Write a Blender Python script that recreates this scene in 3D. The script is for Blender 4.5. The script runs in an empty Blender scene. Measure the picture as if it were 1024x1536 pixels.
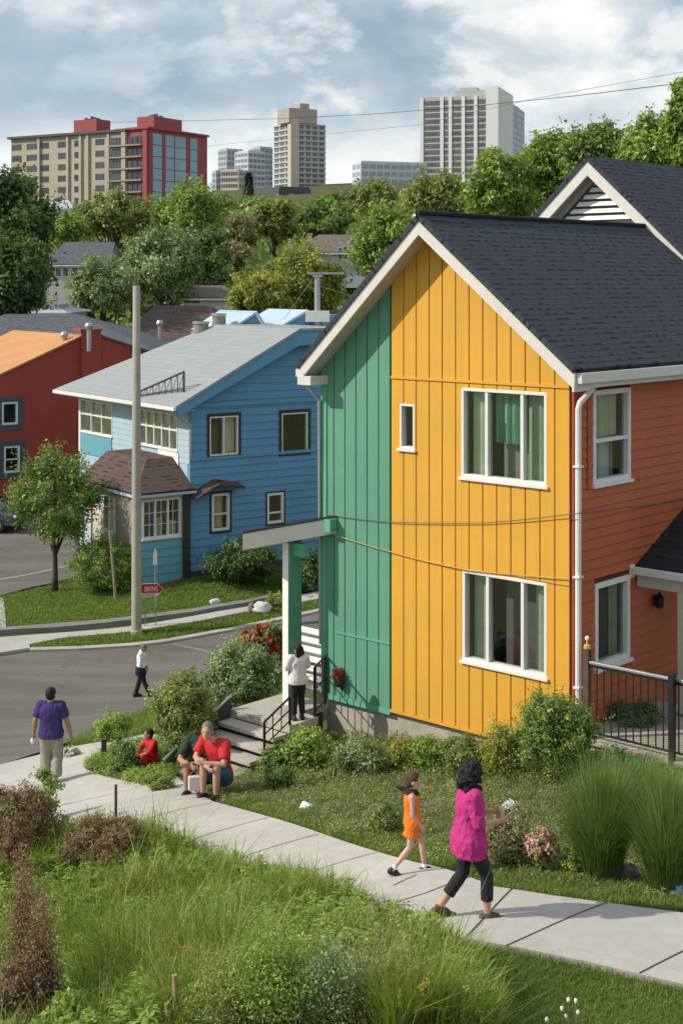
import bpy, bmesh, math, random
import numpy as np
from mathutils import Vector, Matrix, noise as mnoise

# ------------------------------------------------------------------ basics
F, CX, HY, CZ = 2170.0, 512.0, 425.0, 10.0     # focal length in photo pixels, principal column, horizon row, camera height
R = random.Random(11)
RN = np.random.default_rng(11)
SC = bpy.context.scene
COL = SC.collection
PI = math.pi
ZV = Vector((0, 0, 1))

def U(px, py, d):
    return Vector(((px - CX) * d / F, d, CZ - (py - HY) * d / F))

# ------------------------------------------------------------------ materials
MATS = {}
def nd(nt, t, **kw):
    n = nt.nodes.new(t)
    for k, v in kw.items():
        setattr(n, k, v)
    return n
def newmat(name):
    m = bpy.data.materials.new(name); m.use_nodes = True
    nt = m.node_tree; nt.nodes.clear()
    out = nd(nt, 'ShaderNodeOutputMaterial')
    MATS[name] = m
    return m, nt, out
def mixc(nt, fac, a, b, mode='MIX'):
    n = nd(nt, 'ShaderNodeMix', data_type='RGBA', blend_type=mode)
    for i, v in ((0, fac), (6, a), (7, b)):
        if isinstance(v, bpy.types.NodeSocket): nt.links.new(v, n.inputs[i])
        elif i == 0: n.inputs[0].default_value = v
        else: n.inputs[i].default_value = (v[0], v[1], v[2], 1)
    return n.outputs[2]
def noise(nt, vec, scale, detail=5, rough=.6, dist=0):
    n = nd(nt, 'ShaderNodeTexNoise'); n.inputs['Scale'].default_value = scale
    n.inputs['Detail'].default_value = detail; n.inputs['Roughness'].default_value = rough
    n.inputs['Distortion'].default_value = dist
    if vec is not None: nt.links.new(vec, n.inputs['Vector'])
    return n.outputs['Fac']
def ramp(nt, fac, stops):
    n = nd(nt, 'ShaderNodeValToRGB'); cr = n.color_ramp
    while len(cr.elements) < len(stops): cr.elements.new(.5)
    for e, (p, c) in zip(cr.elements, stops):
        e.position = p; e.color = (c, c, c, 1) if not isinstance(c, tuple) else (c[0], c[1], c[2], 1)
    nt.links.new(fac, n.inputs[0]); return n.outputs[0]
def mapv(nt, vec, scale):
    n = nd(nt, 'ShaderNodeMapping'); n.inputs['Scale'].default_value = scale
    nt.links.new(vec, n.inputs['Vector']); return n.outputs[0]
def sc(c, k): return tuple(min(1, max(0, x * k)) for x in c)

def mat(name, col, rough=.65, var=.18, scale=1.5, fine=25, bump=.15, spec=.3, streak=0, metal=0, dirt=None, dirt_amt=.5):
    """painted / plaster / metal surface: two sizes of noise in the colour, optional vertical streaks and dirt"""
    m, nt, out = newmat(name)
    tc = nd(nt, 'ShaderNodeTexCoord'); v = tc.outputs['Object']
    p = nd(nt, 'ShaderNodeBsdfPrincipled')
    p.inputs['Roughness'].default_value = rough; p.inputs['Metallic'].default_value = metal
    p.inputs['Specular IOR Level'].default_value = spec
    a = noise(nt, v, scale, 6); b = noise(nt, v, fine, 4)
    c = mixc(nt, ramp(nt, a, [(.3, 0.), (.7, 1.)]), sc(col, 1 - var), sc(col, 1 + var))
    c = mixc(nt, ramp(nt, b, [(.35, 0.), (.65, .5)]), c, sc(col, 1 - var * .9))
    if streak:
        s = noise(nt, mapv(nt, v, (9, 9, .5)), 1.3, 5)
        c = mixc(nt, ramp(nt, s, [(.45, 0.), (.75, streak)]), c, sc(col, .55))
    if dirt:
        s = noise(nt, v, .8, 7, .7)
        c = mixc(nt, ramp(nt, s, [(.42, 0.), (.68, dirt_amt)]), c, dirt)
    nt.links.new(c, p.inputs['Base Color'])
    if bump:
        bn = nd(nt, 'ShaderNodeBump'); bn.inputs['Strength'].default_value = bump; bn.inputs['Distance'].default_value = .02
        nt.links.new(b, bn.inputs['Height']); nt.links.new(bn.outputs[0], p.inputs['Normal'])
    nt.links.new(p.outputs[0], out.inputs[0])
    return m

def leafmat(name, dark, light, tr=.42, gloss=.03, dry=None, dry_amt=0):
    """foliage: colour from the per-leaf 'tint' attribute, light passing through the leaves"""
    m, nt, out = newmat(name)
    at = nd(nt, 'ShaderNodeAttribute', attribute_name='tint')
    stops = [(0., dark), (1., light)]
    if dry: stops = [(0., dark), (1 - dry_amt, light), (min(1, 1 - dry_amt + .06), dry)]
    c = ramp(nt, at.outputs['Fac'], stops)
    d = nd(nt, 'ShaderNodeBsdfDiffuse'); t = nd(nt, 'ShaderNodeBsdfTranslucent'); g = nd(nt, 'ShaderNodeBsdfGlossy')
    g.inputs['Roughness'].default_value = .45; g.inputs['Color'].default_value = (.9, .95, .85, 1)
    nt.links.new(c, d.inputs[0])
    c2 = mixc(nt, .35, c, (.28, .34, .03))
    nt.links.new(c2, t.inputs[0])
    m1 = nd(nt, 'ShaderNodeMixShader'); m1.inputs[0].default_value = tr
    nt.links.new(d.outputs[0], m1.inputs[1]); nt.links.new(t.outputs[0], m1.inputs[2])
    m2 = nd(nt, 'ShaderNodeMixShader'); m2.inputs[0].default_value = gloss
    nt.links.new(m1.outputs[0], m2.inputs[1]); nt.links.new(g.outputs[0], m2.inputs[2])
    nt.links.new(m2.outputs[0], out.inputs[0])
    return m

def glassmat(name, tint=(.75, .82, .80), refl=.12):
    m, nt, out = newmat(name)
    t = nd(nt, 'ShaderNodeBsdfTransparent'); t.inputs[0].default_value = (*tint, 1)
    g = nd(nt, 'ShaderNodeBsdfGlossy'); g.inputs['Roughness'].default_value = .03
    lw = nd(nt, 'ShaderNodeLayerWeight'); lw.inputs[0].default_value = .18
    mt = nd(nt, 'ShaderNodeMath', operation='MULTIPLY_ADD'); mt.inputs[1].default_value = 1.0; mt.inputs[2].default_value = refl
    mt.use_clamp = True
    nt.links.new(lw.outputs['Fresnel'], mt.inputs[0])
    tc = nd(nt, 'ShaderNodeTexCoord')
    bn = nd(nt, 'ShaderNodeBump'); bn.inputs['Strength'].default_value = .06; bn.inputs['Distance'].default_value = .05
    nt.links.new(noise(nt, tc.outputs['Object'], 1.6, 2), bn.inputs['Height']); nt.links.new(bn.outputs[0], g.inputs['Normal'])
    mx = nd(nt, 'ShaderNodeMixShader')
    nt.links.new(mt.outputs[0], mx.inputs[0]); nt.links.new(t.outputs[0], mx.inputs[1]); nt.links.new(g.outputs[0], mx.inputs[2])
    nt.links.new(mx.outputs[0], out.inputs[0])
    return m

def shinglemat(name, col, row=.15, width=.30, dark=.35, var=.25, rough=.85, dash=.85):
    """asphalt shingles on the roof's own UV plane (metres)"""
    m, nt, out = newmat(name)
    uv = nd(nt, 'ShaderNodeUVMap'); uv.uv_map = 'UVMap'
    br = nd(nt, 'ShaderNodeTexBrick'); br.offset = .5
    nt.links.new(uv.outputs[0], br.inputs['Vector'])
    br.inputs['Scale'].default_value = 1; br.inputs['Brick Width'].default_value = width; br.inputs['Row Height'].default_value = row
    br.inputs['Mortar Size'].default_value = .011; br.inputs['Mortar Smooth'].default_value = .3; br.inputs['Bias'].default_value = 0
    br.inputs['Color1'].default_value = (*sc(col, 1 - var), 1); br.inputs['Color2'].default_value = (*sc(col, 1 + var), 1)
    br.inputs['Mortar'].default_value = (*sc(col, dark), 1)
    n1 = noise(nt, uv.outputs[0], 1.1, 6); n2 = noise(nt, uv.outputs[0], 60, 3)
    # dark dashes: a coarser offset brick row, kept only where a noise is high
    b2 = nd(nt, 'ShaderNodeTexBrick'); b2.offset = .5
    nt.links.new(uv.outputs[0], b2.inputs['Vector'])
    b2.inputs['Scale'].default_value = 1; b2.inputs['Brick Width'].default_value = width * .5; b2.inputs['Row Height'].default_value = row
    b2.inputs['Mortar Size'].default_value = 0.; b2.inputs['Color1'].default_value = (0, 0, 0, 1); b2.inputs['Color2'].default_value = (1, 1, 1, 1)
    sep = nd(nt, 'ShaderNodeSeparateXYZ'); nt.links.new(uv.outputs[0], sep.inputs[0])
    fr = nd(nt, 'ShaderNodeMath', operation='DIVIDE'); nt.links.new(sep.outputs[1], fr.inputs[0]); fr.inputs[1].default_value = row
    f2 = nd(nt, 'ShaderNodeMath', operation='FRACT'); nt.links.new(fr.outputs[0], f2.inputs[0])
    lo = nd(nt, 'ShaderNodeMath', operation='LESS_THAN'); nt.links.new(f2.outputs[0], lo.inputs[0]); lo.inputs[1].default_value = .36
    gt = nd(nt, 'ShaderNodeMath', operation='GREATER_THAN'); nt.links.new(b2.outputs['Color'], gt.inputs[0]); gt.inputs[1].default_value = .70
    mm = nd(nt, 'ShaderNodeMath', operation='MULTIPLY'); nt.links.new(lo.outputs[0], mm.inputs[0]); nt.links.new(gt.outputs[0], mm.inputs[1])
    c = mixc(nt, ramp(nt, n1, [(.3, 0.), (.7, .45)]), br.outputs['Color'], sc(col, .72))
    c = mixc(nt, ramp(nt, n2, [(.4, 0.), (.65, .4)]), c, sc(col, 1.5))
    mk = nd(nt, 'ShaderNodeMath', operation='MULTIPLY'); nt.links.new(mm.outputs[0], mk.inputs[0]); mk.inputs[1].default_value = dash
    c = mixc(nt, mk.outputs[0], c, sc(col, dark * .6))
    p = nd(nt, 'ShaderNodeBsdfPrincipled'); p.inputs['Roughness'].default_value = rough; p.inputs['Specular IOR Level'].default_value = .25
    nt.links.new(c, p.inputs['Base Color'])
    bn = nd(nt, 'ShaderNodeBump'); bn.inputs['Strength'].default_value = .5; bn.inputs['Distance'].default_value = .02
    nt.links.new(f2.outputs[0], bn.inputs['Height'])
    bn.invert = True
    nt.links.new(bn.outputs[0], p.inputs['Normal'])
    nt.links.new(p.outputs[0], out.inputs[0])
    return m

def groundmat(name, cols, scales=(.35, 2.5, 18), rough=.95, bump=.5):
    m, nt, out = newmat(name)
    tc = nd(nt, 'ShaderNodeTexCoord'); v = tc.outputs['Object']
    a = noise(nt, v, scales[0], 6); b = noise(nt, v, scales[1], 6, .7); c_ = noise(nt, v, scales[2], 5, .7)
    c = mixc(nt, ramp(nt, a, [(.35, 0.), (.65, 1.)]), cols[0], cols[1])
    c = mixc(nt, ramp(nt, b, [(.45, 0.), (.7, .8)]), c, cols[2])
    c = mixc(nt, ramp(nt, c_, [(.4, 0.), (.7, .6)]), c, sc(cols[0], .5))
    p = nd(nt, 'ShaderNodeBsdfPrincipled'); p.inputs['Roughness'].default_value = rough; p.inputs['Specular IOR Level'].default_value = .15
    nt.links.new(c, p.inputs['Base Color'])
    bn = nd(nt, 'ShaderNodeBump'); bn.inputs['Strength'].default_value = bump; bn.inputs['Distance'].default_value = .03
    nt.links.new(c_, bn.inputs['Height']); nt.links.new(bn.outputs[0], p.inputs['Normal'])
    nt.links.new(p.outputs[0], out.inputs[0])
    return m

def pavemat(name, col, stain, tracks=False):
    """concrete / asphalt: aggregate speckle, broad stains, a few hairline cracks, dust"""
    m, nt, out = newmat(name)
    tc = nd(nt, 'ShaderNodeTexCoord'); v = tc.outputs['Object']
    a = noise(nt, v, .45, 7, .65); b = noise(nt, v, 90, 3); d = noise(nt, v, 4, 6, .7)
    c = mixc(nt, ramp(nt, a, [(.35, 0.), (.68, .9)]), col, stain)
    c = mixc(nt, ramp(nt, d, [(.45, 0.), (.75, .35)]), c, sc(stain, .75))
    c = mixc(nt, ramp(nt, b, [(.35, 0.), (.7, .35)]), c, sc(col, .62))
    if tracks:
        t = noise(nt, mapv(nt, v, (.12, 1.1, .2)), 1.0, 4)
        c = mixc(nt, ramp(nt, t, [(.42, 0.), (.62, .45)]), c, sc(col, 1.35))
    vo = nd(nt, 'ShaderNodeTexVoronoi', feature='DISTANCE_TO_EDGE'); vo.inputs['Scale'].default_value = .33
    wv = nd(nt, 'ShaderNodeVectorMath', operation='ADD')
    nn = nd(nt, 'ShaderNodeTexNoise'); nn.inputs['Scale'].default_value = 2.2; nn.inputs['Detail'].default_value = 5
    nt.links.new(v, nn.inputs['Vector']); nt.links.new(v, wv.inputs[0]); nt.links.new(nn.outputs['Color'], wv.inputs[1])
    nt.links.new(wv.outputs[0], vo.inputs['Vector'])
    c = mixc(nt, ramp(nt, vo.outputs['Distance'], [(0., .55 if tracks else .25), (.006, 0.)]), c, sc(col, .35))
    p = nd(nt, 'ShaderNodeBsdfPrincipled'); p.inputs['Roughness'].default_value = .9; p.inputs['Specular IOR Level'].default_value = .2
    nt.links.new(c, p.inputs['Base Color'])
    bn = nd(nt, 'ShaderNodeBump'); bn.inputs['Strength'].default_value = .25; bn.inputs['Distance'].default_value = .01
    nt.links.new(b, bn.inputs['Height']); nt.links.new(bn.outputs[0], p.inputs['Normal'])
    nt.links.new(p.outputs[0], out.inputs[0])
    return m

# ------------------------------------------------------------------ objects
def wl(o):
    v = Vector((0, 0, 0))
    while o is not None:
        v = v + o.location; o = o.parent
    return v
def tag(o, label=None, cat=None, group=None, kind=None):
    if label: o['label'] = label
    if cat: o['category'] = cat
    if group: o['group'] = group
    if kind: o['kind'] = kind
    return o
def empty(name, loc, label, cat, group=None):
    o = bpy.data.objects.new(name, None); o.empty_display_size = .2
    COL.objects.link(o); o.location = loc
    return tag(o, label, cat, group)
def linkmesh(name, me, m, parent=None, base=None):
    if m is not None: me.materials.append(m)
    o = bpy.data.objects.new(name, me); COL.objects.link(o)
    if parent is not None: o.parent = parent
    if base is not None: o.location = base
    return o

class MB:
    """collects faces (world coordinates) and links them as ONE mesh object"""
    def __init__(s): s.v = []; s.f = []
    def add(s, vs, fs):
        b = len(s.v); s.v += [Vector(x) for x in vs]; s.f += [tuple(b + i for i in f) for f in fs]
    def hexa(s, p):   # p: 4 bottom + 4 top
        s.add(p, [(3, 2, 1, 0), (4, 5, 6, 7), (0, 1, 5, 4), (1, 2, 6, 5), (2, 3, 7, 6), (3, 0, 4, 7)])
    def fbox(s, fr, u0, u1, z0, z1, n0, n1):
        P = fr.P
        s.hexa([P(u0, z0, n0), P(u1, z0, n0), P(u1, z0, n1), P(u0, z0, n1), P(u0, z1, n0), P(u1, z1, n0), P(u1, z1, n1), P(u0, z1, n1)])
    def fprism(s, fr, pts, n0, n1):
        k = len(pts)
        vs = [fr.P(u, z, n0) for u, z in pts] + [fr.P(u, z, n1) for u, z in pts]
        s.add(vs, [tuple(range(k))[::-1], tuple(range(k, 2 * k))] + [(i, (i + 1) % k, k + (i + 1) % k, k + i) for i in range(k)])
    def box(s, c, sx, sy, sz, rz=0):
        c = Vector(c); a = Vector((math.cos(rz), math.sin(rz), 0)); b = Vector((-math.sin(rz), math.cos(rz), 0))
        q = [c + a * (i * sx / 2) + b * (j * sy / 2) + ZV * (k * sz / 2) for k in (-1, 1) for i, j in ((-1, -1), (1, -1), (1, 1), (-1, 1))]
        s.hexa(q)
    def slab(s, q, t, nrm=None):   # q: top corners in order, thickness t downwards along the normal
        q = [Vector(x) for x in q]
        n = nrm or (q[1] - q[0]).cross(q[2] - q[0]).normalized()
        if n.z < 0: n = -n
        k = len(q)
        vs = [x - n * t for x in q] + q
        s.add(vs, [tuple(range(k))[::-1], tuple(range(k, 2 * k))] + [(i, (i + 1) % k, k + (i + 1) % k, k + i) for i in range(k)])
    def tube(s, pts, r, seg=8, cap=True):
        pts = [Vector(p) for p in pts]; rs = r if isinstance(r, (list, tuple)) else [r] * len(pts)
        b = len(s.v); prev = None
        for i, p in enumerate(pts):
            t = (pts[min(i + 1, len(pts) - 1)] - pts[max(i - 1, 0)]).normalized()
            a = prev - t * prev.dot(t) if prev is not None else t.orthogonal()
            if a.length < 1e-6: a = t.orthogonal()
            a.normalize(); prev = a; c = t.cross(a)
            for k in range(seg):
                th = 2 * PI * k / seg
                s.v.append(p + a * (rs[i] * math.cos(th)) + c * (rs[i] * math.sin(th)))
        for i in range(len(pts) - 1):
            for k in range(seg):
                s.f.append((b + i * seg + k, b + i * seg + (k + 1) % seg, b + (i + 1) * seg + (k + 1) % seg, b + (i + 1) * seg + k))
        if cap:
            s.f.append(tuple(b + k for k in range(seg))[::-1]); e = b + (len(pts) - 1) * seg
            s.f.append(tuple(e + k for k in range(seg)))
    def lathe(s, c, prof, seg=16):
        c = Vector(c); b = len(s.v)
        for r, z in prof:
            for k in range(seg):
                th = 2 * PI * k / seg; s.v.append(c + Vector((r * math.cos(th), r * math.sin(th), z)))
        for i in range(len(prof) - 1):
            for k in range(seg):
                s.f.append((b + i * seg + k, b + i * seg + (k + 1) % seg, b + (i + 1) * seg + (k + 1) % seg, b + (i + 1) * seg + k))
        s.f.append(tuple(b + k for k in range(seg))[::-1]); e = b + (len(prof) - 1) * seg
        s.f.append(tuple(e + k for k in range(seg)))
    def ell(s, c, rad, seg=14, rings=9, rough=0, seed=0, mtx=None):
        c = Vector(c); b = len(s.v)
        for i in range(rings + 1):
            ph = PI * i / rings
            for k in range(seg):
                th = 2 * PI * k / seg
                d = Vector((math.sin(ph) * math.cos(th), math.sin(ph) * math.sin(th), math.cos(ph)))
                q = 1 + rough * mnoise.noise(d * 2.1 + Vector((seed * 3.7, seed, 0))) if rough else 1
                w = Vector((d.x * rad[0], d.y * rad[1], d.z * rad[2])) * q
                s.v.append(c + (mtx @ w if mtx else w))
        for i in range(rings):
            for k in range(seg):
                s.f.append((b + i * seg + k, b + (i + 1) * seg + k, b + (i + 1) * seg + (k + 1) % seg, b + i * seg + (k + 1) % seg))
    def build(s, name, m, parent=None, base=None, smooth=False, uv=None, bevel=0):
        off = wl(parent) if parent is not None else (Vector(base) if base is not None else Vector((0, 0, 0)))
        me = bpy.data.meshes.new(name)
        me.from_pydata([tuple(v - off) for v in s.v], [], s.f); me.update()
        bm = bmesh.new(); bm.from_mesh(me)
        bmesh.ops.remove_doubles(bm, verts=bm.verts, dist=1e-5)
        bmesh.ops.recalc_face_normals(bm, faces=bm.faces)
        if uv:
            o_, ax, ay = uv; L = bm.loops.layers.uv.new('UVMap')
            for f in bm.faces:
                for l in f.loops:
                    d = l.vert.co + off - o_; l[L].uv = (d.dot(ax), d.dot(ay))
        bm.to_mesh(me); bm.free()
        if smooth:
            me.polygons.foreach_set('use_smooth', [True] * len(me.polygons))
        o = linkmesh(name, me, m, parent, None if parent is not None else off)
        if bevel:
            md = o.modifiers.new('bevel', 'BEVEL'); md.width = bevel; md.segments = 2; md.limit_method = 'ANGLE'
        return o

class Fr:
    """a wall plane: origin, horizontal axis u, outward normal n"""
    def __init__(s, o, u, n): s.o = Vector((o[0], o[1], 0)); s.u = Vector((u[0], u[1], 0)); s.n = Vector((n[0], n[1], 0))
    def P(s, u, z, n=0): return s.o + s.u * u + s.n * n + ZV * z
    def at(s, px, py=None, n=0):
        o = s.o + s.n * n; k = (px - CX) / F
        u = (k * o.y - o.x) / (s.u.x - k * s.u.y)
        d = o.y + u * s.u.y
        return (u, CZ - (py - HY) * d / F) if py is not None else u
    def zat(s, u, py, n=0):
        d = (s.o + s.n * n + s.u * u).y
        return CZ - (py - HY) * d / F
    def shift(s, u=0, n=0): return Fr(s.o + s.u * u + s.n * n, s.u, s.n)

def strips(ua, ub, zb, zt, holes, extra=()):
    """wall area as vertical strips (a, b, z0, z1, top is a roof line)"""
    cuts = sorted({ua, ub, *[h[0] for h in holes if ua < h[0] < ub], *[h[1] for h in holes if ua < h[1] < ub], *[e for e in extra if ua < e < ub]})
    for a, b in zip(cuts, cuts[1:]):
        if b - a < 1e-4: continue
        m = (a + b) / 2; z = zb
        for h in sorted([h for h in holes if h[0] < m < h[1]], key=lambda h: h[2]):
            if h[2] > z: yield a, b, z, h[2], False
            z = h[3]
        yield a, b, z, None, True
def vboards(mb, fr, ua, ub, width, gap, zb, zt, holes, n0, n1, extra=()):
    k = max(1, round((ub - ua) / width)) if width else 1
    w = (ub - ua) / k
    for i in range(k):
        g = gap / 2 if k > 1 else 0
        for a, b, z0, z1, top in strips(ua + i * w + g, ua + (i + 1) * w - g, zb, zt, holes, extra):
            ta, tb = (zt(a), zt(b)) if top else (z1, z1)
            if min(ta, tb) - z0 < .004: continue
            mb.fprism(fr, [(a, z0), (b, z0), (b, tb), (a, ta)], n0, n1)
def laps(mb, fr, ua, ub, zb, zt, step, holes, span=None, t=.024, n0=0):
    k = max(1, round((zt - zb) / step)); h = (zt - zb) / k
    for i in range(k):
        z0 = zb + i * h; z1 = z0 + h; a0, b0 = (ua, ub) if span is None else span((z0 + z1) / 2)
        if b0 - a0 < .02: continue
        cuts = [(a0, b0)]
        for hh in holes:
            if hh[2] < z1 - .01 and hh[3] > z0 + .01:
                nc = []
                for a, b in cuts:
                    if hh[1] <= a or hh[0] >= b: nc.append((a, b)); continue
                    if hh[0] > a: nc.append((a, hh[0]))
                    if hh[1] < b: nc.append((hh[1], b))
                cuts = nc
        for a, b in cuts:
            vs = [fr.P(a, z0, n0), fr.P(a, z0, n0 + t), fr.P(a, z1, n0 + .003), fr.P(a, z1, n0), fr.P(b, z0, n0), fr.P(b, z0, n0 + t), fr.P(b, z1, n0 + .003), fr.P(b, z1, n0)]
            mb.add(vs, [(0, 1, 2, 3), (7, 6, 5, 4), (0, 4, 5, 1), (1, 5, 6, 2), (2, 6, 7, 3), (3, 7, 4, 0)])

def window(fr, root, u0, u1, z0, z1, cuts=(), rails=(), frame='white_trim', casing=.07, proud=.035, glass='glass', curtains=(), room='room', depth=1.6, sill=.05, label=None, outer=None, name='window', slim=.035, grid=None, sashes=None):
    """opening u0..u1, z0..z1: casing, mullions, rails, sill; children: pane, curtain, room lining"""
    if u0 > u1: u0, u1 = u1, u0
    m = MB(); c = casing
    m.fbox(fr, u0 - .002, u0 + c, z0, z1, -.10, proud); m.fbox(fr, u1 - c, u1 + .002, z0, z1, -.10, proud)
    m.fbox(fr, u0 + c, u1 - c, z1 - c, z1 + .002, -.10, proud); m.fbox(fr, u0 + c, u1 - c, z0, z0 + c, -.10, proud - .003)
    if sill: m.fbox(fr, u0 - .04, u1 + .04, z0 - sill, z0 - .001, -.02, proud + .045)
    for q in cuts:
        x = u0 + (u1 - u0) * q; m.fbox(fr, x - slim, x + slim, z0 + c, z1 - c, -.095, proud - .012)
    for q in rails:
        z = z0 + (z1 - z0) * q; m.fbox(fr, u0 + c, u1 - c, z - slim * .9, z + slim * .9, -.09, proud - .016)
    if grid:
        for i in range(1, grid[0]):
            x = u0 + c + (u1 - u0 - 2 * c) * i / grid[0]; m.fbox(fr, x - .012, x + .012, z0 + c, z1 - c, -.045, -.012)
        for i in range(1, grid[1]):
            z = z0 + c + (z1 - z0 - 2 * c) * i / grid[1]; m.fbox(fr, u0 + c, u1 - c, z - .012, z + .012, -.043, -.014)
    w = m.build(name, MATS[frame], root, bevel=.006)
    if label: w['label'] = label
    if outer:
        m = MB(); k = outer[1]
        for a, b, p, q in ((u0 - k, u0 - .003, z0 - k, z1 + k), (u1 + .003, u1 + k, z0 - k, z1 + k), (u0 - .003, u1 + .003, z1 + .003, z1 + k), (u0 - .003, u1 + .003, z0 - k, z0 - sill - .002 if sill else z0 - .003)):
            m.fbox(fr, a, b, p, q, -.02, proud + .012)
        m.build('surround', MATS[outer[0]], w)
    g = MB(); g.add([fr.P(u0 + c * .6, z0 + c * .6, -.058), fr.P(u1 - c * .6, z0 + c * .6, -.058), fr.P(u1 - c * .6, z1 - c * .6, -.058), fr.P(u0 + c * .6, z1 - c * .6, -.058)], [(0, 1, 2, 3)]); g.build('pane', MATS[glass], w)
    for a, b, za, zb_, cm in curtains:
        g = MB(); A = u0 + (u1 - u0) * a; B = u0 + (u1 - u0) * b; n = max(2, int((B - A) / .025)); zz0 = z0 + (z1 - z0) * za; zz1 = z0 + (z1 - z0) * zb_
        for i in range(n):
            x0 = A + (B - A) * i / n; x1 = A + (B - A) * (i + 1) / n
            f = lambda x: -.2 + .03 * math.sin((x - A) * 38) + .015 * math.sin((x - A) * 91)
            g.add([fr.P(x0, zz0, f(x0)), fr.P(x1, zz0, f(x1)), fr.P(x1, zz1, f(x1)), fr.P(x0, zz1, f(x0))], [(0, 1, 2, 3)])
        g.build('curtain', MATS[cm], w, smooth=True)
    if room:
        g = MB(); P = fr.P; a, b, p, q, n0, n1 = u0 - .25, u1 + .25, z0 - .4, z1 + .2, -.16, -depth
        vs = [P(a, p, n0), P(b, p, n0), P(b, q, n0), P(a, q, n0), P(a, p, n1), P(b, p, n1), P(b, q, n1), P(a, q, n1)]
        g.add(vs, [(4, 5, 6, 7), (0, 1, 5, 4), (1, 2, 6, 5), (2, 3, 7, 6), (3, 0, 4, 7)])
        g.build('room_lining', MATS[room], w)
    return w

# ------------------------------------------------------------------ terrain
CTRL = [  # photo column, row, pixels per metre there
 (705,1385,145),(640,1310,131),(1024,1376,143),(1024,1484,161),(500,1300,122),(400,1265,112),(300,1230,102),(300,1198,93),(200,1200,94),(100,1225,92),(78,1180,82),
 (850,1146,92),(735,1130,88),(590,1114,83),(497,1104,79.5),(372,1142,83.5),(455,1090,77),(300,1105,77),(200,1130,77.5),
 (0,1147,70),(130,1105,62),(225,1062,54.5),(208,1048,51.5),(430,1000,49),
 (0,985,47),(200,970,46),(360,944,44.5),(500,915,43),(205,950,44.8),(200,905,42.5),(5,945,45),(100,880,40),(300,870,41),(440,865,40),(480,890,41.5),
 (0,890,41),(0,800,34),(60,840,37),(150,800,34),(0,740,29),
 (0,1300,105),(0,1536,140),(500,1500,170),(250,1500,155),(1024,1536,168),(750,1500,165),(400,1345,124),
 (800,1270,119),(620,1230,110),(450,1190,95),(950,1300,122),(1010,1150,97.5),(900,1150,95)]
_c = [((px - CX) / k, F / k, CZ - (py - HY) / k) for px, py, k in CTRL]
_c += [(14, 30, 2.6), (28, 34, 2.8), (26, 60, 2.5), (12, 62, .3), (8, 50, .2), (14, 82, .8), (-30, 60, -1.2), (-30, 82, -1), (0, 82, -.6), (-30, 38, -1.6), (-16, 26, .2),
       (12, 14, 3.5), (-10, 10, 2.6), (0, 6, 4), (10, 6, 4), (-20, 12, 1.6), (24, 16, 3.2)]
_c = np.array(_c)
def _tps(d2): return np.where(d2 > 1e-9, .5 * d2 * np.log(np.maximum(d2, 1e-9)), 0)
_n = len(_c); _A = np.zeros((_n + 3, _n + 3))
_A[:_n, :_n] = _tps(((_c[:, None, :2] - _c[None, :, :2]) ** 2).sum(2)) + np.eye(_n) * .6
_A[:_n, _n] = 1; _A[:_n, _n + 1:] = _c[:, :2]; _A[_n:, :_n] = _A[:_n, _n:].T
_W = np.linalg.solve(_A, np.concatenate([_c[:, 2], [0, 0, 0]]))
def ground(x, y):
    x = np.asarray(x, float); y = np.asarray(y, float); sh = x.shape; x = x.ravel(); y = y.ravel()
    xc = np.clip(x, -32, 30); yc = np.clip(y, 5, 84)
    d2 = (xc[:, None] - _c[None, :, 0]) ** 2 + (yc[:, None] - _c[None, :, 1]) ** 2
    z = _tps(d2) @ _W[:_n] + _W[_n] + _W[_n + 1] * xc + _W[_n + 2] * yc
    hill = -1 + .085 * (np.minimum(y, 780) - 75) - .02 * np.maximum(y - 900, 0) + np.sin(x * .013 + 1) * .02 * np.clip(y - 90, 0, 300)
    hill = hill + np.clip((x - 20) / 60, 0, 1) * np.clip(1 - np.abs(y - 110) / 90, 0, 1) * 4
    w = np.clip((np.hypot(np.maximum(np.abs(x) - 34, 0), np.maximum(y - 66, 0))) / 24, 0, 1); w = w * w * (3 - 2 * w)
    return (z * (1 - w) + np.maximum(hill, -3) * w).reshape(sh)
def gz(x, y): return float(ground(np.array([x]), np.array([y]))[0])
_D = np.concatenate([np.arange(6, 90, .06), np.arange(90, 900, 1.)])
def hit(px, py):
    """point of the terrain seen at a photo pixel"""
    xs = (px - CX) * _D / F; zs = CZ - (py - HY) * _D / F
    g = ground(xs, _D); k = np.argmax(zs <= g)
    if k == 0: k = len(_D) - 1
    a = zs[k - 1] - g[k - 1]; b = zs[k] - g[k]; t = a / (a - b) if a != b else 0
    d = _D[k - 1] + (_D[k] - _D[k - 1]) * t
    return Vector(((px - CX) * d / F, d, CZ - (py - HY) * d / F))
def poly(pxs): return [hit(*p) for p in pxs]

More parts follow.
